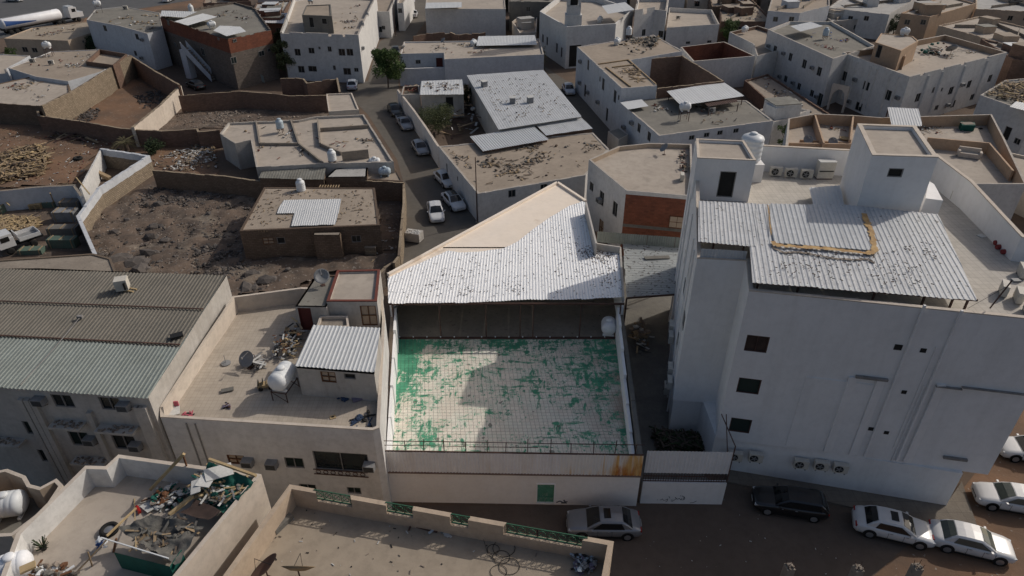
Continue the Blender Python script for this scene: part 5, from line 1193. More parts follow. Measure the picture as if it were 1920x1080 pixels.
def tiled():
    poly = [(301, 783, 7.5), (699, 808, 7.5), (712, 803, 7.5), (722, 600, 7.6), (716, 545, 7.8), (565, 540, 8.2), (436, 557, 8.2), (415, 590, 8.2), (381, 640, 8.1), (300, 765, 7.9)]
    root, pts = building('tiled_roof_house', 'two storey white house with pale tiled roof terrace full of scattered belongings', 'building', poly, z=7.6, par=.6, th=.2, wall='white', roof='rooftile', cop='cream_l', inner='cream_l',
        win=[(0, 443, 862, 1.1, .8, 'brown'), (0, 552, 868, 1.2, .9, 'green'), (0, 640, 866, 3.4, 1.6, 'win'), (0, 577, 914, 1.1, .6, 'win'), (0, 664, 920, .9, .6, 'green')])
    A, B = pts[0], pts[1]; d = (B - A).to_2d().normalized(); n_ = Vector((d.y, -d.x))
    s0, z0 = on_wall(A, B, 640, 885); b = MB()
    for k in range(7):
        cx = s0 - 1.4 + k * .46; q = []
        for a in range(9): an = a * math.pi / 4; q.append(Vector((A.x + d.x * (cx + .15 * math.cos(an)) + n_.x * .1, A.y + d.y * (cx + .15 * math.cos(an)) + n_.y * .1, z0 + .15 * math.sin(an))))
        for p0, p1 in zip(q, q[1:]): b.beam(p0, p1, .035)
    b.beam((A.x + d.x * (s0 - 1.7) + n_.x * .1, A.y + d.y * (s0 - 1.7) + n_.y * .1, z0 + .2), (A.x + d.x * (s0 + 1.7) + n_.x * .1, A.y + d.y * (s0 + 1.7) + n_.y * .1, z0 + .2), .05)
    b.beam((A.x + d.x * (s0 - 1.7) + n_.x * .1, A.y + d.y * (s0 - 1.7) + n_.y * .1, z0 - .2), (A.x + d.x * (s0 + 1.7) + n_.x * .1, A.y + d.y * (s0 + 1.7) + n_.y * .1, z0 - .2), .05); b.build('window_grille', M['rustmetal'], root)
    # drain line
    for u in (352, 368): 
        s_, z_ = on_wall(A, B, u, 800); b = MB(); b.beam((A.x + d.x * s_ + n_.x * .04, A.y + d.y * s_ + n_.y * .04, .2), (A.x + d.x * s_ + n_.x * .04, A.y + d.y * s_ + n_.y * .04, 7.2), .07); b.build('drain_pipe', M['pipe'], root)
    # rooms on the roof
    building('roof_room', '', '', [(552, 557), (580, 522), (615, 515), (646, 520), (590, 563)], z=9.2, par=.0, th=.15, base=7.0, wall='white_d', roof='roof_g', parent=root, win=[(4, 569, 582, .95, 1.9, 'brown')]) if False else None
    building('roof_room', '', '', [(553, 575), (590, 520), (637, 517), (612, 576)], z=9.3, par=0., th=.15, base=7.0, wall='white_d', roof='roof_g', parent=root, win=[(3, 572, 595, .9, 1.9, 'reddoor')])
    building('roof_room', '', '', [(612, 566), (632, 508), (713, 506), (707, 566)], z=9.5, par=.12, th=.2, base=7.0, wall='white_d', roof='roof_l', parent=root, cop='redtile', win=[(3, 697, 592, 1.1, 1.7, 'brown')])
    building('roof_room', '', '', [(590, 620), (600, 592), (652, 592), (655, 612)], z=8.6, par=.2, th=.15, base=7.0, wall='cream_l', roof='conc', parent=root)
    shed, sp = building('shed_room', '', '', [(556, 690), (592, 618), (712, 622), (702, 702)], z=9.2, par=0., th=.15, base=7.0, wall='white_d', roof='dark', parent=root, win=[(3, 615, 703, .95, .85, 'brown'), (3, 655, 700, .75, .45, 'open')])
    tin(root, [P(549, 687, 9.35), P(586, 610, 9.5), P(713, 615, 9.5), P(703, 698, 9.35)], (P(586, 610, 9.4) - P(549, 687, 9.4)).to_2d(), .95, .24, .04, 'tin_clean', 'shed_roof_sheet', .03)
    return root, pts
HR, HP = tiled()
ON = 'air conditioners on the house walls'
on(HP, 0, 467, 862, 'winac', 'box air conditioner right of the brown shuttered window on the tiled roof house'); on(HP, 0, 512, 866, 'winac', 'box air conditioner left of the green window on the tiled roof house'); on(HP, 0, 694, 870, 'winac', 'box air conditioner at the right end of the grilled window')
zt = 7.0
at('hsm', 537, 738, zt - .0, 78, 'grey-white water tank on a stand beside the rooftop shed', 'water tanks')
at('dish', 469, 690, zt, 160, 'grey satellite dish beside the red generator on the tiled roof', 'satellite dishes'); at('dish', 606, 535, 9.3, 200, 'satellite dish on the small grey rooftop room', 'satellite dishes')
c = P(424, 682, zt); b = MB(); b.lathe(c, [(.3, 0), (.32, .08), (.1, .12), (.03, .13)], 16); b.beam(c, c + Vector((0, 0, .7)), .03); solo(b, 'parasol_base', M['acgrey'], 'round grey parasol base with a short rod on the tiled roof', 'base')
c = P(468, 683, zt); r_ = thing('generator', 'small black and red generator below the dish on the tiled roof', 'generator', c); b = MB(); b.box((c.x, c.y, zt + .25), (.6, .45, .4), .4); b.build('engine', M['black'], r_); b = MB(); b.box((c.x + .1, c.y - .1, zt + .52), (.35, .3, .1), .4); b.build('fuel_cap_cover', M['red'], r_); b = MB()
for x_, y_ in ((-.35, -.25), (.35, -.25), (.35, .25), (-.35, .25)): b.beam((c.x + x_, c.y + y_, zt), (c.x + x_, c.y + y_, zt + .6), .03)
b.beam((c.x - .35, c.y - .25, zt + .6), (c.x + .35, c.y - .25, zt + .6), .03); b.beam((c.x - .35, c.y + .25, zt + .6), (c.x + .35, c.y + .25, zt + .6), .03); b.build('frame', M['rustmetal'], r_)
def toyjeep():
    c = P(499, 727, zt); r_ = thing('toy_jeep', 'tan toy jeep parked near the rooftop water tank', 'toy car', c, R(15)); b = MB(); b.box((0, 0, .28), (.95, .45, .18)); b.box((.28, 0, .4), (.35, .42, .1)); b.build('body', M['wood_y'], r_, False, False); b = MB(); b.box((-.12, 0, .55), (.03, .4, .25)); b.box((-.4, 0, .5), (.05, .4, .2)); b.build('frame', M['black'], r_, False, False)
    for x_ in (-.3, .3):
        for y_ in (-.24, .24): b = MB(); b.lathe((x_, y_, .14), [(.05, -.06), (.14, -.05), (.14, .05), (.05, .06)], 12, Matrix.Rotation(R(90), 3, 'X')); b.build('wheel', M['tyre'], r_, True, False)
toyjeep()
c = P(427, 733, zt); b = MB(); b.box((c.x, c.y, zt + .1), (.75, .35, .06), .35); b.box((c.x, c.y, zt + .04), (.6, .3, .06), .35); solo(b, 'small_pallet', M['conc_grey'], 'small grey plank pallet alone on the tiled roof', 'pallet')
debris('motor_parts', 'dark motor parts lying near the front edge of the tiled roof', 'junk', [(418, 758), (435, 758), (435, 766), (420, 766)], zt, 12, ['black', 'rustmetal', 'mauve'], (.15, .35), kind=None, hmax=.2)
debris('child_toys', 'pink plastic toys by the front left corner of the tiled roof', 'toys', [(340, 776), (364, 774), (366, 783), (342, 785)], zt, 12, ['pink', 'pink', 'black'], (.12, .35), kind=None, plank=.3, hmax=.15)
b = MB(); c = P(322, 772, zt + .1); b.box(c, (.9, .8, .06), .4); b.box(P(325, 757, zt + .3), (.6, .08, .35), .1, M['pink']); solo(b, 'cot_panel', M['white_sheet'], 'white board with pink headboard in the front left corner of the tiled roof', 'board')
debris('chair_frames', 'pale tangled chair frames beside the generator on the tiled roof', 'chairs', [(478, 672), (494, 672), (494, 695), (480, 695)], zt, 26, ['white_sheet', 'pipe'], (.25, .55), kind='stuff', plank=1, hmax=.6)
debris('furniture_heap', 'heap of old furniture and boards between the tiled terrace and the shed', 'junk', [(515, 650), (560, 612), (575, 618), (552, 680), (515, 675)], zt, 130, ['wood', 'wood_y', 'black', 'white_sheet', 'brownwood', 'acgrey'], (.15, .5), plank=.6, hmax=.9)
debris('blue_cloth', 'blue cloths dropped in the right corner of the tiled roof', 'cloth', [(660, 790), (690, 770), (700, 785), (695, 802), (665, 805)], zt, 18, ['cloth_blue', 'cloth_blue', 'black'], (.2, .5), kind=None, plank=.6, hmax=.12)
debris('blue_bedding', 'blue rag beside the grey cushion in front of the shed', 'cloth', [(638, 745), (652, 742), (652, 752), (640, 755)], zt, 6, ['cloth_blue'], (.3, .5), kind=None, plank=.6, hmax=.1)
c = P(671, 745, zt + .1); b = MB(); b.box(c, (.75, .6, .12), .5); solo(b, 'cushion', M['mauve'], 'grey-blue square cushion lying in front of the shed wall', 'cushion')
c = P(624, 782, zt + .03); b = MB(); b.box(c, (.35, .3, .04), .4); b.box(c + Vector((0, 0, .03)), (.15, .12, .02), .4, M['black']); solo(b, 'tin_box', M['wood_y'], 'small yellow tin with dark centre on the sunny front of the tiled roof', 'tin')
# ================================================================ mid left: mud brick house, patched house, yards
B1, BP = building('mud_brick_house', 'brown mud brick house with flat earth roof and a white sheet patch', 'house', [(449, 433), (495, 351), (703, 352), (712, 422)], z=3.4, par=.06, th=.25, wall='adobe', roof='roof', rag=.0, win=[(3, 668, 448, .95, .8, 'win'), (3, 527, 451, .8, .75, 'open'), (3, 503, 452, 1.1, .8, 'brown')])
tin(B1, [P(545, 424, 3.46), P(553, 400, 3.46), P(530, 375, 3.46), P(640, 373, 3.46), P(628, 421, 3.46)], None, 1., .25, .03, 'tin_clean', 'roof_sheet', .04) if False else None
tin(B1, [P(517, 400, 3.46), P(532, 375, 3.46), P(640, 373, 3.46), P(635, 400, 3.46)], (P(640, 373, 3.4) - P(630, 421, 3.4)).to_2d(), 1., .25, .03, 'tin_clean', 'roof_sheet', .04)
tin(B1, [P(544, 424, 3.50), P(552, 399, 3.50), P(635, 399, 3.50), P(629, 421, 3.50)], (P(640, 373, 3.4) - P(630, 421, 3.4)).to_2d(), 1., .25, .03, 'tin_clean', 'roof_sheet', .04)
for e, (u0, u1, va, vb) in enumerate(((452, 510, 431, 430), (600, 640, 349, 349))):
    for i in range(int((u1 - u0) / 5)):
        u = u0 + i * 5; c = P(u, va, 3.25); b = MB(); b.beam(c + Vector((0, .3, 0)), c + Vector((0, -.35, 0)), .09); b.build('roof_joist', M['wood'], B1)
building('porch', '', '', [(587, 441), (588, 436), (639, 435), (637, 441)], z=3.0, par=0, th=.1, base=0, wall='adobe', roof='conc', parent=B1)
at('v', 565, 357, 3.35, 0, 'white water tank on the mud brick house roof beside the sheet patch', 'water tanks')
debris('roof_clods', 'clods and sticks scattered on the mud brick house roof', 'litter', [(455, 425), (497, 356), (700, 357), (708, 418)], 3.36, 260, ['rubble', 'adobe', 'wood'], (.08, .3), hmax=.06)
debris('yard_litter', 'bits of litter and rags in front of the mud brick house', 'litter', [(470, 482), (640, 470), (745, 380), (750, 470), (720, 500), (560, 510)], .05, 160, ['rubble', 'white_sheet', 'wood', 'tarp_grey'], (.1, .45), hmax=.1)
c = P(697, 476, 0); b = MB(); b.box((c.x, c.y, .45), (1.1, .8, .75)); b.box((c.x, c.y, .95), (1.15, .85, .1), 0, M['conc']); solo(b, 'brick_stand', M['adobe_l'], 'small brick stand at the corner of the mud brick house', 'stand')
c = P(714, 384, 3.4); 

M2, MP = building('patched_house', 'sprawling beige and white house with many low parapets on its flat roof', 'house', [(412, 250), (428, 229), (560, 224), (590, 218), (682, 214), (738, 303), (607, 306), (480, 313), (470, 262), (440, 268)], z=3.7, par=.35, th=.22, wall='white_d', roof='roof_l', rag=.08, cop=None, win=[(6, 578, 298, .8, .5, 'win'), (6, 562, 296, .7, .5, 'open')])
for i, (a, b_, h) in enumerate((((480, 226), (487, 268), .3), ((545, 224), (560, 268), .35), ((487, 268), (560, 268), .3), ((595, 222), (600, 268), .5), ((600, 240), (690, 234), .45), ((600, 268), (640, 285), .4), ((640, 285), (690, 280), 1.1), ((560, 268), (605, 304), .4))):
    A, B = P(*a, 3.4 + h), P(*b_, 3.4 + h); b = MB(); b.beam(A - Vector((0, 0, h / 2)), B - Vector((0, 0, h / 2)), .2, h + .03); b.build('roof_divider', M['conc'], M2)
building('box_room', '', '', [(612, 182), (612, 176), (660, 174), (673, 205), (616, 209)], z=3.9, par=.2, th=.2, base=0, wall='cream_l', roof='roof_l', parent=M2)
sh, shp = building('lean_to', 'low lean-to with old stained grey sheet roof in front of the patched house', 'shed', [(487, 334), (500, 305), (610, 306), (607, 337)], z=3.0, par=0, wall='adobe', roof='dark')
tin(sh, [P(485, 334, 3.1), P(499, 304, 3.2), P(612, 306, 3.2), P(608, 337, 3.1)], None, 1.3, .3, .02, 'tin_old', 'roof_sheet', .05)
sh2, _ = building('small_shed', 'low shed with pale sheet roof next to two ribbed tanks', 'shed', [(610, 333), (628, 317), (690, 308), (688, 332)], z=3.0, par=0, wall='adobe', roof='roof_w')
at('vs', 625, 312, 3., 0, 'white tank on an iron stand behind the small shed', 'water tanks'); at('vb', 527, 248, 3.4, 0, 'pale blue tank raised on a stand on the patched house roof', 'water tanks')
at('h0', 703, 312, 2.6, 8, 'ribbed white tank lying behind the blue one', 'water tanks'); at('hb', 722, 330, 2.2, 4, 'ribbed pale blue tank at the corner wall', 'water tanks')
bx, _ = building('corner_block', 'low roofed corner block carrying the two ribbed tanks', 'shed', [(685, 336), (682, 306), (736, 304), (756, 340)], z=2.3, par=.1, wall='adobe', roof='roof')
wall_run('yard_wall', 'brown brick wall running behind the mud brick house', [(286, 318), (350, 324), (420, 329), (488, 339), (560, 336), (640, 336), (757, 341)], 2.6, .25, 'adobe')
wall_run('street_wall', 'narrow sandy wall between the left street and the mud brick yard', [(757, 343), (757, 380), (752, 430), (748, 478), (738, 492)], 2.4, .25, 'adobe_l')
wall_run('low_stub_wall', 'short broken grey wall at the road end of the yard', [(710, 512), (722, 500), (740, 490)], 2.0, .3, 'greyblock')
wall_run('angled_wall', 'bluish rendered brick wall folding round the timber yard', [(188, 278), (277, 291), (184, 352), (146, 404), (178, 476)], 2.6, .35, 'adobe_l', top='white_b', band=(.85, 'white_b'))
wall_run('yard_back_wall', 'bluish plastered wall behind the pallets', [(-60, 362), (0, 357), (70, 350), (138, 346), (152, 366)], 2.6, .3, 'white_b', top='conc')
wall_run('white_return_wall', 'sunlit white wall slanting up to the folded wall', [(188, 280), (168, 318), (150, 352)], 2.5, .2, 'white', top='white')
# lots at the upper left
wall_run('tall_block_wall', 'tall sunlit block wall behind the walled lot', [(77, 198), (131, 172), (190, 136), (244, 103)], 4.0, .35, 'adobe_l')
wall_run('lot_wall', 'shaded brown wall at the right of the walled lot', [(245, 104), (290, 132), (336, 158)], 3.6, .3, 'brownbrick')
wall_run('thick_lit_wall', 'thick sunlit rendered wall between the two lots', [(337, 160), (300, 196), (248, 238)], 3.0, .45, 'cream_l', top='adobe_l')
wall_run('front_lot_wall', 'long brown brick wall along the front of the walled lots', [(-60, 184), (0, 190), (70, 205), (72, 216), (150, 226), (228, 240), (302, 245), (369, 241), (372, 246), (412, 243)], 2.6, .3, 'brownbrick')
wall_run('far_lot_wall', 'brown brick wall with a dark gate behind the right lot', [(334, 179), (400, 174), (452, 170), (512, 175), (540, 179), (612, 178)], 2.8, .25, 'brownbrick')
wall_run('broken_wall', 'ragged brown wall in front of the white two storey house', [(525, 145), (568, 146), (576, 155), (632, 146), (637, 172)], 3.0, .3, 'brownbrick', rag=.2)
b = MB(); A, B = P(427, 199, 0), P(440, 198, 0); b.prism([A, B, B + Vector((0, -.08, 0)), A + Vector((0, -.08, 0))], 0, 2.5); solo(b, 'yard_gate', M['black'], 'dark metal gate in the brown wall behind the right lot', 'gate')
low = [('low_earth_house', 'low earth-roofed house at the left edge behind the long brown wall', [(-60, 168), (60, 143), (128, 154), (130, 172), (77, 199), (-60, 190)], 3.2, 'adobe', 'roof_l'),
       ('low_walled_house', 'beige flat house adjoining the tall block wall', [(15, 127), (95, 96), (186, 92), (243, 103), (190, 134), (127, 152), (66, 143)], 3.7, 'white_b', 'roof'),
       ('edge_house', 'pale low roof at the far left edge below the yellow house', [(-60, 97), (56, 104), (12, 128), (15, 137), (-60, 142)], 3.0, 'white_b', 'roof_l')]
LB = [building(n_, l_, 'house', p_, z=z_, par=.15, th=.2, wall=w_, roof=r_, rag=.06) for n_, l_, p_, z_, w_, r_ in low]
building('open_room', 'small roofless room at the top of the tall block wall', 'room', [(160, 115), (186, 92), (238, 101), (212, 122)], z=4.3, par=1.3, th=.2, wall='brownbrick', roof='roof')
at('hs', 94, 104, 3.6, 10, 'white tank on tall legs over the low beige houses', 'water tanks')
at('cond', 62, 118, 3.5, 25, 'condenser on the low beige roof near the round bush', 'air conditioners on low roofs'); at('cond', 97, 121, 3.6, 10, 'condenser on the low beige roof below the raised tank', 'air conditioners on low roofs')
building('yellow_house', 'yellow single storey house below the tanker truck', 'house', [(7, 72), (60, 52), (166, 40), (176, 60), (150, 68), (127, 76)], z=3.6, par=.12, th=.2, wall='cream', roof='roof_sand', win=[(5, 47, 93, 1.2, 1., 'win'), (5, 65, 94, 1.2, .9, 'win'), (3, 150, 80, .5, .5, 'win')])
BL, BLP = building('bluish_house', 'bluish white two storey house with debris on its grey roof', 'house', [(162, 37), (178, 18), (230, 12), (300, 24), (306, 55), (276, 63), (222, 48)], z=6.7, par=.08, th=.2, wall='white_b', roof='roof_g', win=[(6, 197, 53, 1., 1.1, 'win'), (5, 257, 69, 1.2, 1.1, 'win'), (5, 254, 100, 1., 1., 'win')])
debris('roof_debris', 'boards and rags scattered over the bluish house roof', 'litter', [(170, 34), (185, 20), (295, 28), (300, 52), (276, 58)], 6.64, 90, ['wood', 'rubble', 'white_sheet'], (.2, .8), hmax=.12, clump=5)
building('annex', 'low bluish annex in front of the bluish house', 'shed', [(198, 73), (203, 68), (232, 67), (240, 74)], z=3.6, par=0, wall='white_b', roof='roof_w')
at('hs', 187, 24, 6.6, 30, 'white tank on a stand at the back of the bluish house roof', 'water tanks'); at('cond', 236, 18, 6.6, 10, 'white condenser at the back of the bluish house roof', 'air conditioners on low roofs')
on(BLP, 5, 268, 74, 'winac', 'box air conditioner by the upper window of the bluish house'); on(BLP, 5, 267, 108, 'winac', 'box air conditioner low on the bluish house front')
RB, RP = building('red_brick_building', 'three storey building with red brick top storey and outside stairs', 'building', [(300, 32), (427, 73), (508, 55), (478, 14), (440, 2), (380, 12)], z=8.6, par=.5, th=.22, wall='greyblock', roof='roof_g', upper=(6.2, 'redbrick'), rag=.25)
for (u, v, e, w_, h_) in ((329, 83, 0, .7, .7), (316, 43, 0, .8, .8), (381, 97, 0, 1.2, 1.3), (490, 100, 1, 1.2, .9), (504, 94, 1, .6, .6), (438, 113, 1, 1.1, 1.1), (440, 76, 1, .7, .5), (410, 73, 0, .6, .4)):
    A, B = RP[e], RP[e + 1]; s_, z_ = on_wall(A, B, u, v); d = (B - A).to_2d().normalized(); s__ = 1 if poly_area(RP) > 0 else -1; n_ = Vector((d.y, -d.x)) * s__
    fm, pm = window_mesh(w_, h_, 'win'); wo = bpy.data.objects.new('window', fm); COL.objects.link(wo); wo.parent = RB; wo.location = Vector((A.x + d.x * s_ + n_.x * .10, A.y + d.y * s_ + n_.y * .10, max(z_, 1.2))) - RB.location; wo.rotation_euler = (0, 0, math.atan2(n_.x, -n_.y)); po = bpy.data.objects.new('pane', pm); COL.objects.link(po); po.parent = wo; po.location = (0, -.08, 0)
for p_ in ([(300, 30), (303, 20), (370, 22), (345, 33)], [(327, 40), (380, 25), (408, 32), (352, 48)], [(400, 57), (412, 48), (450, 50), (462, 59), (425, 68)]): tin(RB, polypts(p_, 9.1), None, 1.2, .3, .03, 'tin_clean', 'roof_sheet', .04)
at('h0', 398, 52, 8.3, 40, 'white tank between the tin sheets of the red brick building', 'water tanks'); at('v', 359, 22, 8.4, 0, 'upright white tank at the back of the red brick building', 'water tanks')
def stair(top, bot, label, m, wd=1.2, side=None, z1=5.5):
    A, B = P(*top, z1), P(*bot, 0.2); d = (B - A).to_2d(); L = d.length; d /= L; n_ = Vector((d.y, -d.x)) * wd / 2
    root = thing('outside_stair', label, 'stairs', (B.x, B.y, 0)); k = 14
    for i in range(k):
        t = (i + .5) / k; c = A.lerp(B, t); b = MB(); b.box((c.x, c.y, c.z - .1), (L / k, wd, .2), math.atan2(d.y, d.x)); b.build('step', M['conc'], root)
    for s_ in (1, -1):
        b = MB(); o = Vector((n_.x, n_.y, 0)) * s_
        b.face([A + o + Vector((0, 0, 1)), B + o + Vector((0, 0, 1)), B + o - Vector((0, 0, .2)), A + o - Vector((0, 0, .5))]); o2 = o * 1.12
        b.face([A + o2 + Vector((0, 0, 1)), B + o2 + Vector((0, 0, 1)), B + o2 - Vector((0, 0, .2)), A + o2 - Vector((0, 0, .5))]); b.face([A + o + Vector((0, 0, 1)), B + o + Vector((0, 0, 1)), B + o2 + Vector((0, 0, 1)), A + o2 + Vector((0, 0, 1))]); b.build('side_wall', M[m], root)
    b = MB(); b.box((A.x, A.y, z1 / 2 - .2), (1.3, 1.3, z1 - .4), math.atan2(d.y, d.x)); b.build('stair_base', M[m], root)
stair((345, 88), (402, 150), 'white walled outside stair on the left face of the red brick building', 'white_b'); stair((447, 112), (498, 152), 'grey outside stair on the right face of the red brick building', 'tin_green', 1.2, z1=4.)
T5, TP5 = building('white_two_storey_house', 'white two storey house with notched parapet beside the big street tree', 'house', [(525, 61), (672, 66), (706, -8), (600, -14), (550, -5)], z=8.3, par=.9, th=.3, wall='white', roof='roof_l', prof={0: [(0, .12, -.15), (.12, .28, .1), (.28, .33, 0), (.33, .62, .12), (.62, .66, -.4), (.66, .8, 0), (.8, .84, -.4), (.84, 1, .05)], 1: [(0, .2, 0), (.2, .26, -.4), (.26, .45, .1), (.45, .5, -.4), (.5, .75, .1), (.75, 1, 0)]},
    win=[(0, 558, 98, 1.1, 1.2), (0, 584, 95, 1.1, 1.), (0, 618, 92, .7, .9), (0, 641, 98, 1.2, 1.2), (0, 656, 98, 1.2, 1.2), (0, 599, 90, .4, .5), (0, 565, 130, 1.2, 1.2), (0, 586, 129, 1.6, 1.0), (0, 651, 134, 1.4, 1.2), (0, 668, 131, .8, .7), (0, 627, 127, .5, .8)])
building('roof_cabin', '', '', [(566, 28), (574, 10), (620, 8), (622, 30)], z=10.4, par=.15, th=.2, base=7.4, wall='conc_grey', roof='roof', parent=T5, win=[(3, 584, 42, .9, 1.8, 'open'), (3, 608, 40, 1., 1., 'open')])
at('vb', 583, 8, 10.3, 0, 'blue-white tank on top of the roof cabin of the white two storey house', 'water tanks')
on(TP5, 1, 678, 90, 'winac', 'box air conditioner on the sunlit side of the white two storey house')
building('corner_shop_house', 'small white house with brown recessed roof room beside the upper street', 'house', [(702, 21), (730, 22), (743, -8), (700, -8)], z=5.5, par=.6, th=.3, wall='white', roof='roof', inner='brownbrick', win=[(0, 709, 55, 1.2, 1.2), (0, 719, 52, .8, .8)])
building('street_row_house', 'narrow white row house on the upper street behind the lamp pole', 'house', [(744, 6), (756, 6), (775, -20), (750, -20)], z=6., par=.4, th=.3, wall='white', roof='roof', win=[(0, 750, 20, .9, 1.)])

# ================================================================ right of the street
WR, _ = None, None
R0, R0P = building('street_side_house', 'long low white house with tin sheets and a dark red door', 'house', [(749, 101), (757, 78), (900, 76), (1012, 72), (1020, 102), (833, 111), (832, 99)], z=4.6, par=.2, th=.25, wall='white_b', roof='roof_l', win=[(6, 784, 116, .9, .7), (6, 824, 117, 1.2, 1.6, 'reddoor')])
tin(R0, polypts([(893, 86), (897, 68), (1003, 66), (1007, 84)], 4.95), None, 1.1, .3, .03, 'tin_clean', 'roof_sheet', .03)
at('h0', 888, 86, 4.4, 60, 'pair of small tanks beside the tin sheets on the long white house', 'water tanks'); at('dish', 832, 84, 4.4, 120, 'small dish on the beige part of the long white house', 'satellite dishes'); at('dish', 757, 98, 4.5, 60, 'dish at the street corner of the long white house', 'satellite dishes')
wall_run('white_yard_wall', 'plain white wall in front of the dark red door', [(748, 129), (800, 127), (838, 126), (930, 116)], 3.0, .3, 'white_b', top='white', rag=.02)
wall_run('ruined_brick_wall', 'low ruined brown brick wall behind the long white house', [(775, 66), (800, 61), (845, 60), (860, 64), (910, 60)], 3.4, .35, 'brownbrick', rag=.4)
R0b, _ = building('blank_white_block', 'blank white block with tin sheet on top at the top centre', 'building', [(797, 16), (800, -12), (945, -12), (948, 17)], z=6.2, par=.15, th=.2, wall='white', roof='roof_l')
tin(R0b, polypts([(797, 16), (799, 5), (866, 4), (866, 14)], 6.7), None, 1.2, .3, .03, 'tin_clean', 'roof_sheet')
# compound
wall_run('street_compound_wall', 'long white compound wall along the right side of the street', [(746, 168), (775, 205), (800, 240), (822, 274)], 3.0, .3, 'white', top='cream_l', rag=.04)
R1, R1P = building('rubble_roof_house', 'white house whose earth roof is littered with rubble beside the parked cars', 'house', [(822, 274), (896, 363), (1098, 328), (1142, 279), (1112, 248), (885, 268)], z=3.7, par=.1, th=.25, wall='white', roof='roof', rag=.06, win=[(0, 838, 315, .5, 1.2), (0, 858, 335, .4, .6), (1, 960, 363, .9, .9), (1, 1020, 352, .9, .9)])
debris('roof_rubble', 'branches, bricks and clods heaped over the rubble strewn roof', 'rubble', [(835, 280), (895, 355), (1090, 322), (1130, 280), (1105, 255), (890, 272)], 3.6, 420, ['rubble', 'wood', 'rubble', 'bark', 'conc_grey'], (.12, .6), hmax=.15, clump=9)
R1b, R1bP = building('tin_roof_hall', 'hall with large dusty white sheet roof in the compound', 'building', [(878, 142), (1018, 133), (1089, 218), (937, 241)], z=4.4, par=0, wall='white_d', roof='dark', win=[(0, 900, 190, 1.0, 1.8), (0, 915, 212, 1.0, 1.8)])
tin(R1b, [P(935, 243, 4.55), P(875, 141, 4.55), P(1019, 131, 4.55), P(1091, 219, 4.55)], None, 1.4, .35, .02, 'tin', 'roof_sheet', .05)
s1, _ = building('sheet_roofed_store', 'store with slightly tilted pale sheet roof in front of the hall', 'shed', [(1006, 233), (1088, 221), (1110, 240), (1024, 252)], z=4.0, par=0, wall='brownbrick', roof='dark'); tin(s1, polypts([(1024, 254), (1003, 232), (1088, 219), (1112, 241)], 4.12), None, 1.1, .3, .02, 'tin', 'roof_sheet', .03)
s2, _ = building('corrugated_store', 'store with strongly ribbed corrugated roof beside the courtyard shrubs', 'shed', [(905, 281), (884, 257), (1000, 239), (1026, 261)], z=4.0, par=0, wall='brownbrick', roof='dark'); tin(s2, polypts([(906, 284), (881, 256), (1001, 237), (1029, 262)], 4.12), None, 1., .3, .05, 'tin_clean', 'roof_sheet', .03)
s3, s3P = building('littered_shed', 'white shed with litter on its sheet roof inside the compound', 'shed', [(789, 176), (791, 154), (866, 151), (869, 175)], z=3.8, par=0, wall='white_d', roof='dark', win=[(3, 843, 192, 1.2, 1.7, 'open')]); tin(s3, polypts([(787, 178), (790, 152), (867, 149), (870, 177)], 3.92), None, 1., .25, .03, 'tin_clean', 'roof_sheet', .03)
debris('shed_litter', 'dark litter lying on the compound shed roof', 'litter', [(795, 172), (795, 155), (860, 153), (860, 170)], 3.98, 90, ['black', 'rustmetal', 'wood', 'rubble'], (.1, .5), clump=4)
s4, _ = building('broken_hut', 'small roofless hut with broken timbers beside the compound shed', 'shed', [(752, 178), (756, 162), (786, 160), (788, 176)], z=3.2, par=.6, wall='white_d', roof='roof_g', inner='brownbrick'); debris('hut_timbers', 'broken timbers lying in the small roofless hut', 'timber', [(756, 176), (758, 163), (784, 162), (786, 174)], 2.6, 60, ['wood', 'redtile'], (.2, .7), plank=.9, hmax=.4)
debris('courtyard_frames', 'old timber frames lying in the shaded compound courtyard', 'timber', [(825, 255), (850, 262), (905, 240), (880, 195), (845, 205)], 0, 70, ['wood', 'bark', 'rustmetal', 'white_sheet'], (.4, 1.6), plank=.95, hmax=1.4)
for i, (u, v, l_) in enumerate(((961, 193, 'square vent box near the left of the hall roof'), (994, 192, 'leaning panel and vent on the middle of the hall roof'), (908, 162, 'domed roof ventilator at the far left of the hall roof'))):
    c = P(u, v, 4.6); r_ = thing('roof_vent', l_, 'vent', c); b = MB(); b.box((c.x, c.y, 5.0), (.8, .7, .8), .3 * i); b.build('vent_box', M['acgrey'], r_); b = MB(); b.box((c.x, c.y, 5.45), (.95, .85, .06), .3 * i, None, (.1, 0)); b.build('cover', M['white_sheet'], r_)
debris('hall_litter', 'twigs and litter scattered on the hall roof', 'litter', [(890, 150), (1010, 140), (1075, 212), (945, 232)], 4.66, 200, ['rubble', 'wood', 'black', 'rubble'], (.08, .35), hmax=.03)

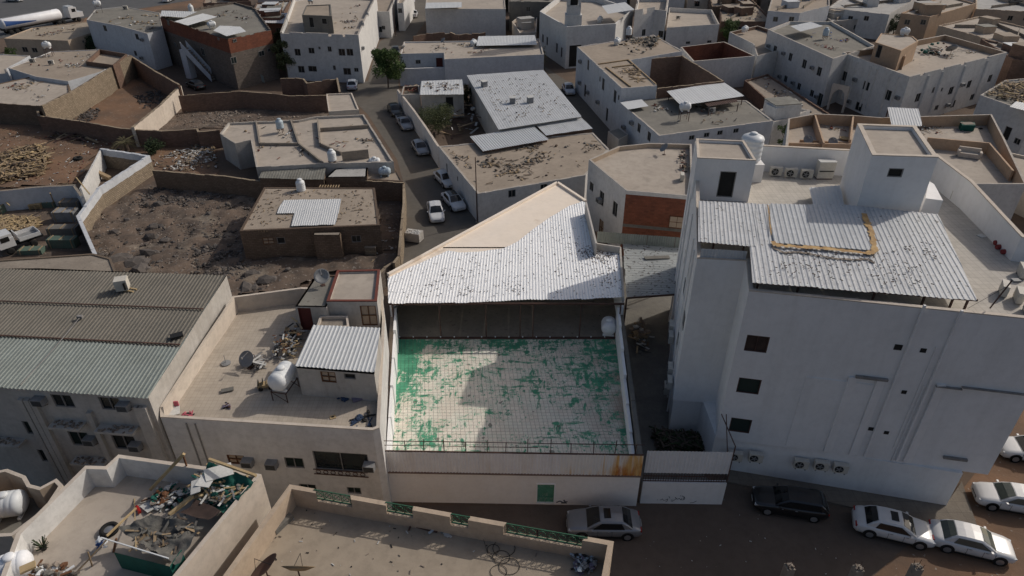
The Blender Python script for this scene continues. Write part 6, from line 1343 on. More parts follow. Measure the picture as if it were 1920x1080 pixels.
# mosque
MQ, MQP = building('mosque', 'white mosque with arched windows and square minaret', 'mosque', [(1012, 22), (1063, 51), (1155, 45), (1188, 18), (1120, -5), (1050, -8)], z=7.6, par=1., th=.3, wall='white', roof='roof_l', win=[(0, 1018, 72, .9, 1.6), (0, 1026, 77, .9, 1.6), (0, 1044, 90, .9, 1.8), (0, 1053, 98, .8, 1.8), (1, 1078, 105, 2.4, 4., 'open')], cop='white')
def minaret():
    a = P(1063, 47, 7.6); b_ = P(1087, 46, 7.6); w_ = (b_ - a).length; cx, cy = (a.x + b_.x) / 2, a.y + w_ / 2
    b = MB(); b.box((cx, cy, 8.2), (w_ + .5, w_ + .5, 2.4)); b.box((cx, cy, 10.), (w_, w_, 2.), 0); b.build('minaret_base', M['white'], MQ)
    for x_ in (-1, 1):
        for y_ in (-1, 1): b = MB(); b.box((cx + x_ * w_ * .4, cy + y_ * w_ * .4, 14.4), (w_ * .2, w_ * .2, 7.)); b.build('minaret_pillar', M['white'], MQ)
    b = MB(); b.box((cx, cy, 14.4), (w_ * .55, w_ * .55, 6.9)); b.build('minaret_core', M['dark'], MQ)
    b = MB(); b.box((cx, cy, 18.2), (w_ * 1.1, w_ * 1.1, .5)); b.lathe((cx, cy, 18.45), [(w_ * .45, 0), (w_ * .4, .9), (w_ * .2, 1.7), (.03, 2.4)], 14); b.build('minaret_cap', M['white'], MQ)
minaret()
tin(MQ, polypts([(1140, 26), (1128, 11), (1172, 4), (1190, 18)], 9.2), None, 1.1, .3, .02, 'tin_clean', 'canopy_sheet')
at('h0', 1125, 42, 6.6, 70, 'white tank on the mosque roof beside the shed', 'water tanks')
building('mosque_annex', 'white stepped towers beside the mosque', 'building', [(1190, 24), (1197, -10), (1255, -10), (1250, 20), (1228, 18)], z=8.2, par=1.4, th=.3, wall='white', roof='roof_l', prof={0: [(0, .3, .6), (.3, .5, -.3), (.5, .8, .4), (.8, 1, -.3)], 4: [(0, .4, .5), (.4, .6, -.6), (.6, 1, .5)]}, win=[(4, 1207, 61, 1., 1.3), (3, 1240, 64, 1., 1.3)])
YH, YHP = building('cream_roof_house', 'white house with sunlit pale roof and a barred enclosure right of the mosque', 'house', [(1250, 52), (1255, 14), (1335, 18), (1349, 45)], z=5., par=.9, th=.25, wall='white', roof='roof_l', win=[(3, 1290, 80, 1., .5), (3, 1330, 78, 1., .5)])
at('cond', 1271, 36, 4.2, 5, 'condenser on the sunlit pale roof right of the mosque', 'air conditioners on low roofs')
# long white house with rubble roof
R3, R3P = building('long_white_house', 'long white house with many wall air conditioners along the dark alley', 'building', [(1082, 87), (1166, 165), (1232, 160), (1182, 112), (1280, 95), (1226, 65)], z=7.4, par=.1, th=.25, wall='white_b', roof='roof', rag=.08, win=[(0, 1103, 122, 1., 1.6), (0, 1131, 158, 1.1, 1.8), (0, 1125, 148, .6, .8), (0, 1153, 181, 1.1, 1.8), (0, 1160, 183, .6, .7), (0, 1097, 170, 1., 2., 'open'), (0, 1138, 215, .9, 2., 'open')])
for i, (u, v, l_) in enumerate(((1090, 115, 'highest and farthest'), (1089, 155, 'low by the first door'), (1104, 173, 'beside the first alley door'), (1123, 191, 'below the middle windows'))): on(R3P, 0, u, v, 'winac', 'box air conditioner on the long white alley wall, ' + l_)
at('h0', 1157, 84, 7.3, 60, 'rounded white tank at the centre of the rubble strewn long roof', 'water tanks'); at('vs', 1178, 74, 7.3, 0, 'white tank at the back of the rubble strewn long roof', 'water tanks')
debris('long_roof_junk', 'boards, rags and sheet scraps heaped on the long white house roof', 'rubble', [(1150, 88), (1180, 70), (1235, 72), (1225, 100), (1170, 105)], 7.3, 200, ['wood', 'black', 'tarp_grey', 'rubble', 'tin_old'], (.2, .9), clump=5, hmax=.4)
for i, (a, b_) in enumerate((((1122, 120), (1178, 112)), ((1136, 126), (1182, 162)), ((1178, 112), (1230, 158)), ((1148, 126), (1190, 121)))):
    b = MB(); b.beam(P(*a, 7.4), P(*b_, 7.4), .2, .16); b.build('roof_beam', M['wood'], R3)
debris('rafter_bits', 'broken rafters on the open part of the long white house roof', 'timber', [(1150, 130), (1185, 122), (1225, 152), (1175, 155)], 7.3, 60, ['bark', 'wood'], (.2, 1.), plank=.9, clump=3)
R3b, R3bP = building('lower_white_house', 'lower white house with raised tank and a white sheet on its grey roof', 'house', [(1163, 192), (1236, 254), (1450, 226), (1400, 188), (1300, 185), (1225, 172)], z=5.6, par=.1, th=.25, wall='white_b', roof='roof_g', rag=.05, win=[(0, 1198, 240, 1., 1.2), (0, 1217, 256, 1., 1.2), (1, 1297, 258, .8, .6), (1, 1325, 253, .8, .6), (1, 1350, 249, .8, .6), (1, 1380, 245, .8, .6)])
tin(R3b, polypts([(1163, 192), (1203, 186), (1216, 199), (1178, 206)], 6.0), None, 1.3, .4, .02, 'tin_clean', 'roof_sheet'); tin(R3b, polypts([(1277, 198), (1250, 171), (1355, 153), (1396, 180)], 6.7), None, 1.3, .4, .02, 'tin_clean', 'roof_sheet'); tin(R3b, polypts([(1329, 200), (1320, 193), (1378, 183), (1384, 191)], 6.5), None, 1., .3, .04, 'rustmetal', 'awning_sheet')
for q in ((1280, 200), (1392, 183), (1350, 158), (1255, 175), (1330, 203), (1384, 195)): p = P(*q, 6.5); b = MB(); b.beam((p.x, p.y, 5.5), (p.x, p.y, 6.6), .1); b.build('canopy_post', M['rustmetal'], R3b)
at('hs', 1281, 226, 5.5, 5, 'white tank on a tall iron stand casting a shadow on the grey roof', 'water tanks'); at('cond', 1334, 212, 5.5, 5, 'condenser under the awning of the lower white house', 'air conditioners on low roofs'); on(R3bP, 0, 1187, 230, 'winac', 'box air conditioner beside the door of the lower white house'); on(R3bP, 0, 1172, 238, 'winac', 'box air conditioner at the far end of the lower white house')
building('porch_block', 'small grey-white porch block in the dark alley', 'porch', [(1140, 246), (1160, 240), (1178, 252), (1160, 262)], z=3.0, par=.05, th=.1, wall='white_d', roof='roof_g')
wall_run('courtyard_wall', 'brown block wall enclosing the yard behind the long white house', [(1182, 113), (1279, 104), (1356, 151), (1233, 165)], 7.0, .25, 'brownbrick')
RE, _ = building('red_walled_yard', 'empty yard with red brick inner walls and white outer walls', 'yard', [(1300, 115), (1276, 88), (1358, 78), (1416, 105)], z=5.2, par=3.4, th=.25, wall='white', roof='roof_g', inner='redbrick')
building('white_side_house', 'narrow white house left of the big white blocks', 'house', [(1368, 60), (1420, 48), (1445, 56), (1470, 92), (1420, 105), (1412, 82)], z=5.2, par=.6, th=.25, wall='white', roof='roof', inner='brownbrick')
R5, R5P = building('big_white_block', 'big white block with grey roof and a long row of windows', 'building', [(1440, 55), (1562, 110), (1642, 86), (1600, 62), (1560, 40), (1480, 40)], z=7.8, par=.5, th=.3, wall='white', roof='roof_g', win=[(0, 1453, 93, 1.1, 1.3), (0, 1482, 107, 1.1, 1.3), (0, 1508, 120, 1.2, 1.4), (0, 1536, 134, 1.2, 1.4), (0, 1448, 134, 1., 1.1), (0, 1473, 148, 1., 1.1), (0, 1498, 162, 1., 1.1), (0, 1522, 175, 1., 1.1), (0, 1543, 190, 1.2, 2., 'green')])
for i, (u, v) in enumerate(((1443, 86), (1471, 100), (1525, 127), (1464, 143), (1489, 155), (1533, 181))): on(R5P, 0, u, v, 'winac', 'box air conditioner on the big white block, ' + ('upper row far left', 'upper row second', 'upper row near the last window', 'lower row first', 'lower row second', 'lower row beside the green door')[i])
tin(R5, polypts([(1501, 59), (1482, 49), (1520, 41), (1543, 49)], 8.8), None, 1.4, .4, .02, 'tin_clean', 'canopy_sheet')
at('vb', 1546, 73, 7.4, 0, 'small blue tank on the grey roof of the big white block', 'water tanks')
debris('block_roof_litter', 'litter and small boards on the grey roof of the big white block', 'litter', [(1480, 62), (1520, 50), (1600, 70), (1560, 98)], 7.35, 60, ['wood', 'rubble', 'blue', 'cushion'], (.15, .5), clump=3)
building('walled_terrace', '', '', [(1570, 74), (1568, 60), (1524, 46), (1560, 40), (1620, 58), (1640, 60)], z=8.6, par=1., th=.2, base=7.2, wall='white', roof='roof_w', parent=R5) if False else None
R6, R6P = building('ribbed_white_block', 'big white block with vertical ribs and a bright sunlit roof terrace', 'building', [(1580, 98), (1706, 144), (1889, 98), (1772, 65), (1720, 75), (1640, 90)], z=7.8, par=.9, th=.3, wall='white', roof='roof_l', inner='peach', win=[(0, 1584, 143, 1.1, 1.5), (0, 1624, 161, 1.3, 1.3), (0, 1664, 178, 1.4, 1.5), (0, 1610, 200, 1.4, 1.3), (1, 1721, 183, 1.2, 1.3), (1, 1750, 169, .6, .9), (1, 1766, 168, .5, .6), (1, 1783, 170, 1.2, 1.2), (1, 1817, 158, 1.1, 1.2), (1, 1856, 147, 1.1, 1.2), (1, 1787, 195, 1.1, 1.2), (1, 1823, 182, 1.2, 1.0), (1, 1756, 202, 1., .8)], prof={1: [(0, .1, 0), (.1, .14, -.25), (.14, .3, 0), (.3, .34, -.2), (.34, .5, .02), (.5, .55, -.25), (.55, .75, 0), (.75, .8, -.2), (.8, 1, 0)]})
for e, us in ((0, (1588, 1600, 1627, 1640, 1668, 1685)), (1, (1738, 1762, 1800, 1838))):
    for u in us:
        A, B = R6P[e], R6P[e + 1]; v = 150; s_, z_ = on_wall(A, B, u, v); d = (B - A).to_2d().normalized(); n_ = Vector((d.y, -d.x)) * (1 if poly_area(R6P) > 0 else -1)
        b = MB(); b.beam((A.x + d.x * s_ + n_.x * .07, A.y + d.y * s_ + n_.y * .07, 1.), (A.x + d.x * s_ + n_.x * .07, A.y + d.y * s_ + n_.y * .07, 7.3), .12, .3); b.build('facade_rib', M['white'], R6)
for i, (e, u, v) in enumerate(((0, 1605, 149), (0, 1574 + 20, 190), (0, 1685, 183), (1, 1803, 158), (1, 1775, 196))): on(R6P, e, u, v, 'winac', 'box air conditioner on the ribbed white block, ' + ('beside the first upper window', 'low at the arch', 'left of the corner', 'between the right windows', 'lower right face')[i])
building('penthouse', '', '', [(1641, 79), (1652, 62), (1712, 68), (1722, 77), (1690, 95), (1675, 90)], z=10., par=.1, th=.2, base=6.9, wall='peach', roof='roof_l', parent=R6, win=[(5, 1649, 92, 1., 1.9, 'open')])
building('penthouse_bay', '', '', [(1668, 98), (1676, 87), (1700, 90), (1698, 106)], z=8.9, par=.1, th=.15, base=6.9, wall='peach', roof='roof', parent=R6)
at('h0', 1695, 66, 10., 10, 'ribbed white tank on the peach penthouse roof', 'water tanks')
debris('terrace_junk', 'furniture, pots and a green chest on the sunlit terrace of the ribbed block', 'junk', [(1715, 95), (1735, 80), (1775, 85), (1760, 105), (1725, 108)], 6.9, 50, ['brownwood', 'tarp_green', 'white_sheet', 'black', 'rustmetal'], (.3, 1.1), clump=3, hmax=.7, plank=.5)
c = P(1781, 104, 6.9); r_ = thing('satellite_dish', 'white round dish behind the front parapet of the ribbed block', 'satellite dish', c); b = MB(); b.lathe((c.x, c.y, 7.9), [(.03, 0), (.5, .08), (.9, .22), (.5, .06), (.03, -.02)], 18, Matrix.Rotation(R(-50), 3, 'X')); b.build('reflector', M['acgrey'], r_, True); b = MB(); b.tube([(c.x, c.y, 6.9), (c.x, c.y, 7.9)], .04, 6); b.build('mast', M['rustmetal'], r_)
# arch gateway between the two blocks
def arch():
    A, B = P(1549, 205, 0), P(1580, 212, 0); r_ = thing('arch_gateway', 'arched gateway wall between the two white blocks', 'gateway', A); d = (B - A); L = d.length; d /= L; b = MB(); n_ = Vector((-d.y, d.x, 0)) * .4; k = 14; H_ = 4.2
    def top(t): return 1.6 + 1.9 * math.sqrt(max(0, 1 - (2 * t - 1) ** 2))
    for i in range(k):
        t0, t1 = i / k, (i + 1) / k; x0, x1 = A + d * L * (.1 + .8 * t0), A + d * L * (.1 + .8 * t1)
        for o in (Vector((0, 0, 0)), n_): b.face([x0 + o + Vector((0, 0, top(t0))), x1 + o + Vector((0, 0, top(t1))), x1 + o + Vector((0, 0, H_)), x0 + o + Vector((0, 0, H_))])
        b.face([x0 + Vector((0, 0, top(t0))), x1 + Vector((0, 0, top(t1))), x1 + n_ + Vector((0, 0, top(t1))), x0 + n_ + Vector((0, 0, top(t0)))])
    for t in (0.05, .95): c = A + d * L * t + n_ / 2; b.box((c.x, c.y, H_ / 2), (L * .1, .4, H_), math.atan2(d.y, d.x))
    b.build('arch_wall', M['cream_l'], r_)
arch()
# roofs behind the tall building
R8, R8P = building('peach_terrace_house', 'house behind the tall building with peach walled roof terraces', 'house', [(1478, 222), (1528, 213), (1602, 216), (1650, 220), (1860, 214), (1885, 262), (1925, 345), (1790, 345), (1470, 300)], z=7.4, par=1.4, th=.22, wall='white', roof='roof_l', inner='peach')
for i, (a, b_, h) in enumerate((((1528, 214), (1545, 268), 1.3), ((1600, 218), (1595, 262), 1.3), ((1480, 268), (1600, 270), .9), ((1740, 258), (1855, 268), 1.3), ((1855, 268), (1900, 320), 1.2), ((1500, 262), (1600, 268), .5))):
    A, B = P(*a, 6 + h), P(*b_, 6 + h); b = MB(); b.beam(A - Vector((0, 0, h / 2)), B - Vector((0, 0, h / 2)), .2, h + .04); b.build('terrace_divider', M['peach'], R8)
tin(R8, polypts([(1672, 236), (1664, 201), (1722, 204), (1730, 237)], 8.6), None, 1., .3, .04, 'tin_clean', 'roof_sheet', .03)
for q in ((1672, 236), (1728, 236), (1666, 203), (1720, 206)): p = P(*q, 8.5); b = MB(); b.beam((p.x, p.y, 6), (p.x, p.y, 8.55), .1); b.build('canopy_post', M['rustmetal'], R8)
at('dish', 1512, 274, 6., 170, 'grey dish on the small white roof behind the back parapet, left one', 'satellite dishes'); at('dish', 1558, 278, 6., 175, 'grey dish on the small white roof behind the back parapet, right one', 'satellite dishes')
c = P(1810, 243, 6.); r_ = thing('skip', 'green trough with pale water on the shaded terrace at the upper right', 'trough', c); b = MB(); b.prism([Vector((c.x - 1, c.y - .6)), Vector((c.x + .6, c.y - .7)), Vector((c.x + 1.1, c.y + .4)), Vector((c.x - .5, c.y + .7))], 6.05, 6.8); b.build('trough_body', M['tarp_green'], r_); b = MB(); b.box((c.x, c.y, 6.82), (1.5, .9, .02), .1); b.build('water_surface', M['conc'], r_)
c = P(1583, 262, 6.); b = MB(); b.lathe(c, [(.1, .1), (.55, .16), (.6, .22), (.5, .2), (.1, .14)], 16); solo(b, 'fire_pan', M['wood_y'], 'round tan pan standing on the peach walled terrace', 'pan', smooth=True)
c = P(1815, 295, 6.); r_ = thing('sofa', 'pale old sofa in the peach yard beyond the right parapet', 'sofa', c); b = MB(); b.box((c.x, c.y, 6.3), (2.2, .8, .5), -.4); b.build('seat', M['cream_l'], r_); b = MB(); b.box((c.x + .15, c.y + .38, 6.75), (2.2, .2, .6), -.4); b.build('backrest', M['cream_l'], r_)
for s_ in (-1, 1): b = MB(); b.box((c.x + s_ * 1.0, c.y - s_ * .42, 6.6), (.25, .8, .4), -.4); b.build('armrest', M['cream_l'], r_)
R7, R7P = building('timber_roof_house', 'white house at the right edge with timber and twigs heaped on its roof', 'house', [(1838, 178), (1940, 214), (2050, 190), (2000, 140), (1885, 150)], z=6.4, par=.2, th=.25, wall='white', roof='roof_g', win=[(0, 1888, 250, 1., 1.8, 'open'), (0, 1907, 265, .9, .8), (0, 1862, 235, .9, 1.)])
debris('brushwood', 'brushwood and pale branches piled on the right edge roof', 'brushwood', [(1850, 178), (1885, 156), (1990, 150), (1990, 195), (1935, 205)], 6.25, 700, ['wood', 'wood_y', 'bark', 'rubble'], (.2, .9), plank=.85, hmax=.5)
tin(R7, polypts([(1893, 200), (1905, 190), (1960, 200), (1945, 214)], 6.9), None, 1.2, .3, .02, 'tin_clean', 'roof_sheet')
building('low_edge_house', 'low pale house below the brushwood roof at the right edge', 'house', [(1905, 330), (1890, 285), (1960, 300), (2020, 380)], z=4., par=.3, th=.25, wall='cream_l', roof='roof_l')
R9, R9P = building('beige_flat_roof_house', 'two storey house with white side, unplastered red brick front and beige roof terrace', 'house', [(1104, 299), (1160, 274), (1218, 268), (1297, 270), (1300, 368), (1174, 357)], z=7.4, par=.5, th=.22, wall='white', roof='roof_l', inner='cream', win=[(5, 1109, 350, .9, 1.), (5, 1128, 372, 1., 1.6), (5, 1153, 392, 1., 1.6), (5, 1127, 430, 1., 1.9, 'brown')])
q = [R9P[5], R9P[4]]; d = (q[1] - q[0]).to_2d().normalized(); b = MB(); n_ = Vector((d.y, -d.x, 0)) * .03
for z0, z1, m in ((0, 3.4, 'redbrick'), (3.4, 3.75, 'conc_grey'), (3.75, 7.0, 'redbrick')):
    b = MB(); b.face([Vector((q[0].x, q[0].y, z0)) + n_, Vector((q[1].x, q[1].y, z0)) + n_, Vector((q[1].x, q[1].y, z1)) + n_, Vector((q[0].x, q[0].y, z1)) + n_]); b.build('brick_front' if 'red' in m else 'concrete_band', M[m], R9)
s_, z_ = on_wall(q[0], q[1], 1269, 416); fm, pm = window_mesh(1.5, 1.3, 'brown'); wo = bpy.data.objects.new('window', fm); COL.objects.link(wo); wo.parent = R9; wo.location = Vector((q[0].x + d.x * s_ + n_.x * 5, q[0].y + d.y * s_ + n_.y * 5, z_)) - R9.location; wo.rotation_euler = (0, 0, math.atan2(d.y, -d.x * -1)); po = bpy.data.objects.new('pane', pm); COL.objects.link(po); po.parent = wo; po.location = (0, -.07, 0)
on(R9P, 5, 1127, 375, 'winac', 'box air conditioner at the upper window of the red brick fronted house'); at('dish', 1245, 290, 6.9, 100, 'small dish lying near the back wall of the beige roof terrace', 'satellite dishes')
at('cond', 1278, 338, 6.9, 80, 'condenser at the right side of the beige roof terrace', 'air conditioners on low roofs')
debris('terrace_bits', 'broken furniture against the right wall of the beige roof terrace', 'junk', [(1268, 285), (1290, 285), (1290, 325), (1275, 320)], 6.9, 30, ['black', 'rustmetal', 'wood', 'redtile'], (.2, .6), hmax=.5)

# ================================================================ far rows: each house on its own
FAR = [([(560, -20), (620, -20), (640, -40), (575, -40)], 'f'), ]
far = [('brown roofed house left of the white two storey house', [(470, 28), (480, 5), (545, 0), (530, 25), (515, 40)], 5.5, 'brownbrick', 'roof_w'),
       ('low house with white sheet roof left of the roof cabin', [(481, 42), (488, 28), (540, 25), (535, 44)], 6.0, 'brownbrick', 'roof_w'),
       ('pale yard wall house at the top left of centre', [(556, 6), (560, -14), (640, -16), (640, 6)], 5.2, 'cream_l', 'roof'),
       ('grey fronted shops at the top centre', [(955, 2), (960, -18), (1060, -18), (1058, 4)], 6.5, 'conc_grey', 'roof_g'),
       ('beige yard house left of the mosque', [(960, 40), (985, 22), (1008, 26), (1005, 60), (975, 62)], 3.2, 'cream_l', 'roof'),
       ('flat brown roofs behind the round green tree', [(1352, 40), (1350, 14), (1420, 8), (1450, 40)], 4.0, 'brownbrick', 'roof_sand'),
       ('dark roofed house at the top right of the mosque', [(1335, 12), (1330, -10), (1400, -12), (1420, 8)], 4.2, 'adobe', 'roof'),
       ('bluish white block at the top right of centre', [(1440, 20), (1450, -14), (1555, -16), (1556, 10), (1500, 24)], 6.5, 'white_b', 'roof'),
       ('long white house with bright roof at the top right', [(1553, 14), (1580, -6), (1720, -4), (1668, 27)], 5.4, 'white', 'roof_w'),
       ('peach block with a narrow white roof strip', [(1690, 24), (1744, 31), (1830, 6), (1770, -10)], 6.5, 'peach', 'roof_l'),
       ('beige compound with tall blank walls at the upper right', [(1760, 47), (1836, 30), (1925, 50), (1985, 90), (1900, 88), (1830, 66)], 6.0, 'cream', 'roof_l'),
       ('brown side block behind the ribbed white block', [(1840, 72), (1960, 95), (2010, 130), (1900, 110)], 6.5, 'brownbrick', 'roof_l'),
       ('peach row house at the top right corner', [(1830, 16), (1830, -12), (2000, -6), (1990, 24)], 5.5, 'cream', 'roof_w'),
       ('white shed with tin roof beside the dark shrub at the upper right', [(1620, 34), (1560, 40), (1545, 28), (1600, 18)], 3.8, 'white_d', 'roof_w'),
       ('sandy yard house below the big white block', [(1396, 150), (1440, 138), (1560, 215), (1480, 222)], 2.2, 'brownbrick', 'roof'),
       ('white flat roof left of the peach walled terraces', [(1425, 205), (1452, 195), (1520, 205), (1478, 222), (1452, 228)], 4.2, 'white', 'roof_w'),
       ('brown fronted house at the top left beyond the highway verge', [(380, 6), (386, -14), (460, -18), (470, 2)], 4.0, 'brownbrick', 'roof'),
       ('low mud house left of the corner house at the top', [(650, -2), (652, -14), (700, -14), (700, 0)], 4., 'adobe', 'roof')]
for i, (lb, p_, z_, w_, r_) in enumerate(far):
    n_ = len(p_); A = p_[0]; e = n_ - 1 if i in (0, 1, 2, 3, 5, 7, 8, 12) else 0
    wn = [(e_, (p_[e_][0] + p_[(e_ + 1) % n_][0]) / 2 + o_, (p_[e_][1] + p_[(e_ + 1) % n_][1]) / 2 + 14, 1., 1.) for e_ in range(n_) for o_ in (-16, 14) if e_ in (e, 0)]
    rt, pp = building('far_house', lb, 'house', p_, z=z_, par=.35, th=.25, wall=w_, roof=r_, rag=.1, group='houses of the far rows', win=wn if z_ > 3.5 else ())
    ip = inset(pp, 1.2); cx_ = sum(q.x for q in pp) / n_; cy_ = sum(q.y for q in pp) / n_
    if i == 14: continue
    for k_ in range(3):
        a_ = ip[random.randrange(n_)]; t_ = random.random(); c_ = (a_.x + (cx_ - a_.x) * t_, a_.y + (cy_ - a_.y) * t_)
        if not inside(c_, pp): continue
        w1, w2, h_ = random.uniform(2, 4), random.uniform(2, 3.5), random.uniform(.8, 2.2); mb = MB(); mb.box((c_[0], c_[1], z_ - .35 + h_ / 2), (w1, w2, h_), .2 * k_); mb.build('roof_room', M[w_], rt)
        mb = MB(); mb.box((c_[0], c_[1], z_ - .3 + h_), (w1 + .2, w2 + .2, .08), .2 * k_); mb.build('room_roof', M[random.choice(('tin_clean', 'roof', 'tin_old', 'roof_w'))], rt)
    for k_ in range(3):
        a_, b_ = ip[k_ % n_], ip[(k_ + 2) % n_]; t_ = random.uniform(.2, .5); q0_, q1_ = a_.lerp(b_, t_ * .3), a_.lerp(b_, t_ + .3)
        if inside((q0_.x, q0_.y), pp) and inside((q1_.x, q1_.y), pp): mb = MB(); mb.beam((q0_.x, q0_.y, z_ - .05), (q1_.x, q1_.y, z_ - .05), .2, .6); mb.build('roof_divider', M['conc'], rt)
# rows beyond, one house each
random.seed(11)
words = ['white', 'beige', 'brown', 'grey']; mats_ = ['white', 'cream_l', 'adobe', 'conc_grey', 'white_b', 'cream']
k = 0
ORD = 'first second third fourth fifth sixth seventh eighth ninth tenth eleventh twelfth thirteenth fourteenth fifteenth sixteenth seventeenth eighteenth nineteenth twentieth'.split()
for row, v0 in enumerate((-16, -27)):
    u = 480 + row * 17; nth = {}
    while u < 2150:
        wd = random.uniform(38, 70); a = P(u, v0, 5); b_ = P(u + wd * .9, v0, 5)
        if not (770 < u < 850 and False) and not (775 < u + wd and u < 850):
            dp = random.uniform(8, 15); h = random.uniform(3.4, 8); j = random.uniform(-2, 2)
            q = [Vector((a.x, a.y, h)), Vector((b_.x, b_.y + j, h)), Vector((b_.x + .5, b_.y + dp, h)), Vector((a.x - .5, a.y + dp, h))]
            w_ = mats_[k % 6]; mb = MB(); cw = {'white': 'white', 'cream_l': 'pale beige', 'adobe': 'brown mud brick', 'conc_grey': 'grey', 'white_b': 'bluish', 'cream': 'sandy'}[w_]; nth[cw] = nth.get(cw, -1) + 1
            r_ = thing('distant_house', f'{cw} flat house, {ORD[nth[cw]]} of its colour from the left, {("nearer", "outer")[row]} far row', 'house', (a.x, a.y, 0), group='distant flat roofed houses')
            for i in range(4): A, B = q[i], q[(i + 1) % 4]; mb.face([(A.x, A.y, 0), (B.x, B.y, 0), tuple(B), tuple(A)])
            mb.build('wall', M[w_], r_); mb = MB(); mb.face([tuple(p - Vector((0, 0, .001))) for p in q]); mb.build('roof', M['roof_l' if k % 3 else 'roof'], r_); k += 1
            if v0 > -30:
                for t in (.3, .7):
                    p = q[0].lerp(q[1], t); mb = MB(); mb.box((p.x, p.y - .02, h * .55), (1.2, .12, 1.1)); mb.build('window', M['glass'], r_)
        u += wd * 1.05
random.seed(21)
tin(bpy.data.objects['far_house.001'] if 'far_house.001' in bpy.data.objects else B1, polypts([(480, 42), (487, 27), (541, 24), (536, 44)], 6.15), None, 1.3, .4, .02, 'tin_clean', 'roof_sheet')
for i, (u, v, z_, k_, lb) in enumerate(((1305, 8, 8., 'vs', 'white tank on a stand among the far brown roofs'), (1387, 12, 4.4, 'hs', 'tall-standing tank on the far flat roofs right of the mosque'), (1396, 60, 5., 'h0', 'white tank on the brown edge of the narrow white house'), (602, -2, 5.3, 'v', 'tank at the very top left of centre'), (455, 22, 5.3, 'v', 'tank on the brown house at the top left'))): at(k_, u, v, z_, 20 * i, lb, 'water tanks')

CL = [('junk strewn on the dusty roof right of the round green tree', [(1360, 35), (1365, 18), (1415, 14), (1440, 38)], 3.7), ('clutter on the roof below the big white block', [(1410, 152), (1440, 145), (1540, 208), (1490, 215)], 1.9), ('odd boards on the white annex roof at the top left', [(485, 30), (495, 8), (535, 6), (525, 26)], 5.2),
      ('litter over the grey roof of the lower white house', [(1190, 195), (1240, 245), (1430, 222), (1390, 198)], 5.55), ('clods and bricks on the low earth roof at the left edge', [(5, 165), (62, 148), (120, 157), (75, 192)], 3.1), ('broken bits on the low walled house roof', [(30, 128), (95, 100), (180, 97), (130, 145)], 3.6),
      ('scraps on the patched house roof', [(440, 245), (560, 228), (680, 222), (720, 300), (620, 296), (500, 300)], 3.4), ('cables and scraps on the white two storey roof', [(625, 55), (640, 15), (680, 5), (665, 55)], 7.45), ('scraps on the long white street side roof', [(765, 96), (770, 82), (880, 82), (1000, 92), (850, 104)], 4.45),
      ('planks and bricks on the bright roof terrace of the ribbed block', [(1660, 110), (1720, 128), (1850, 95), (1780, 85)], 6.95), ('old clutter on the red brick building roof', [(430, 60), (400, 30), (440, 12), (480, 35)], 8.15), ('bricks and boards on the yellow house roof', [(30, 68), (70, 54), (155, 45), (120, 70)], 3.5), ('clutter on the peach walled terraces', [(1500, 230), (1700, 235), (1850, 225), (1860, 250), (1620, 255)], 6.05)]
for lb, pl_, z_ in CL: debris('roof_litter', lb, 'litter', pl_, z_, 90, ['rubble', 'wood', 'black', 'white_sheet', 'redtile', 'acgrey'], (.1, .55), clump=5, hmax=.12)
# ================================================================ vegetation
tree(728, 165, 'dense green street tree beside the white two storey house', 7.2, 3.1, 9000, 'leaf', .17)
tree(822, 252, 'pale green thorny tree over the compound wall', 4.6, 3.1, 7000, 'leaf_o', .10); tree(876, 200, 'grey-green shrub against the compound hall', 3.6, 1.5, 2200, 'leaf_d', .11)
tree(540, 150, 'tall ragged tree between the red brick building and the white house', 7.5, 2.1, 5200, 'leaf_o', .15); tree(533, 120, 'second slim tree behind the ragged one', 7., 1.6, 3000, 'leaf_d', .15)
tree(1366, 78, 'bright green bushy tree behind the red walled yard', 4.6, 2.6, 4200, 'leaf', .16); tree(1672, 70, 'grey-green tree between the far roofs at the upper right', 5, 2.4, 3000, 'leaf_d', .16)
tree(32, 128, 'round low bush at the left edge roofs', 4.4, 1.2, 1600, 'leaf', .12, cat='bush'); tree(176, 100, 'dark shrub between the yellow and bluish houses', 3.4, 2., 3000, 'leaf_d', .14)
tree(1466, 285, 'green bush beside the peach walled terraces', 5.2, 1.3, 2000, 'leaf', .11, cat='bush'); tree(292, 290, 'grey dry shrub beside the date palm', 2.2, 1.6, 2200, 'leaf_d', .12, cat='shrub')
tree(1018, 130, 'bare thin tree beside the mosque wall', 4.5, 1.2, 500, 'leaf_y', .1); tree(1375, 845, 'dark weeds in the alley corner by the gate', 1.5, .8, 600, 'leaf_d', .1, cat='weeds', trunk=.03)
def palm(u, v, label, h=1.4, n=34, L=2.3):
    c = P(u, v, 0); r_ = thing('date_palm', label, 'palm', c); b = MB(); b.tube([c, c + Vector((0, 0, h))], [.32, .26], 10); b.build('trunk', M['bark'], r_); b = MB()
    for i in range(n):
        a = i * 2.4 + random.random(); up = random.uniform(.1, 1.2); l = L * random.uniform(.7, 1.1); prev = c + Vector((0, 0, h))
        for k_ in range(1, 8):
            t = k_ / 7; p = c + Vector((math.cos(a) * l * t, math.sin(a) * l * t, h + up * l * t * .8 - t * t * l * .75)); b.beam(prev, p, .03, .015)
            for s_ in (-1, 1):
                for f in range(3):
                    o = prev.lerp(p, f / 3); q = o + Vector((-math.sin(a) * s_ * .32 * (1.2 - t), math.cos(a) * s_ * .32 * (1.2 - t), -.05)) + Vector((math.cos(a), math.sin(a), 0)) * .2; b.face([o, q, o + Vector((math.cos(a) * .05, math.sin(a) * .05, .01))])
            prev = p
    b.build('crown', M['leaf_y'], r_)
palm(240, 285, 'dusty date palm in front of the long brown wall')

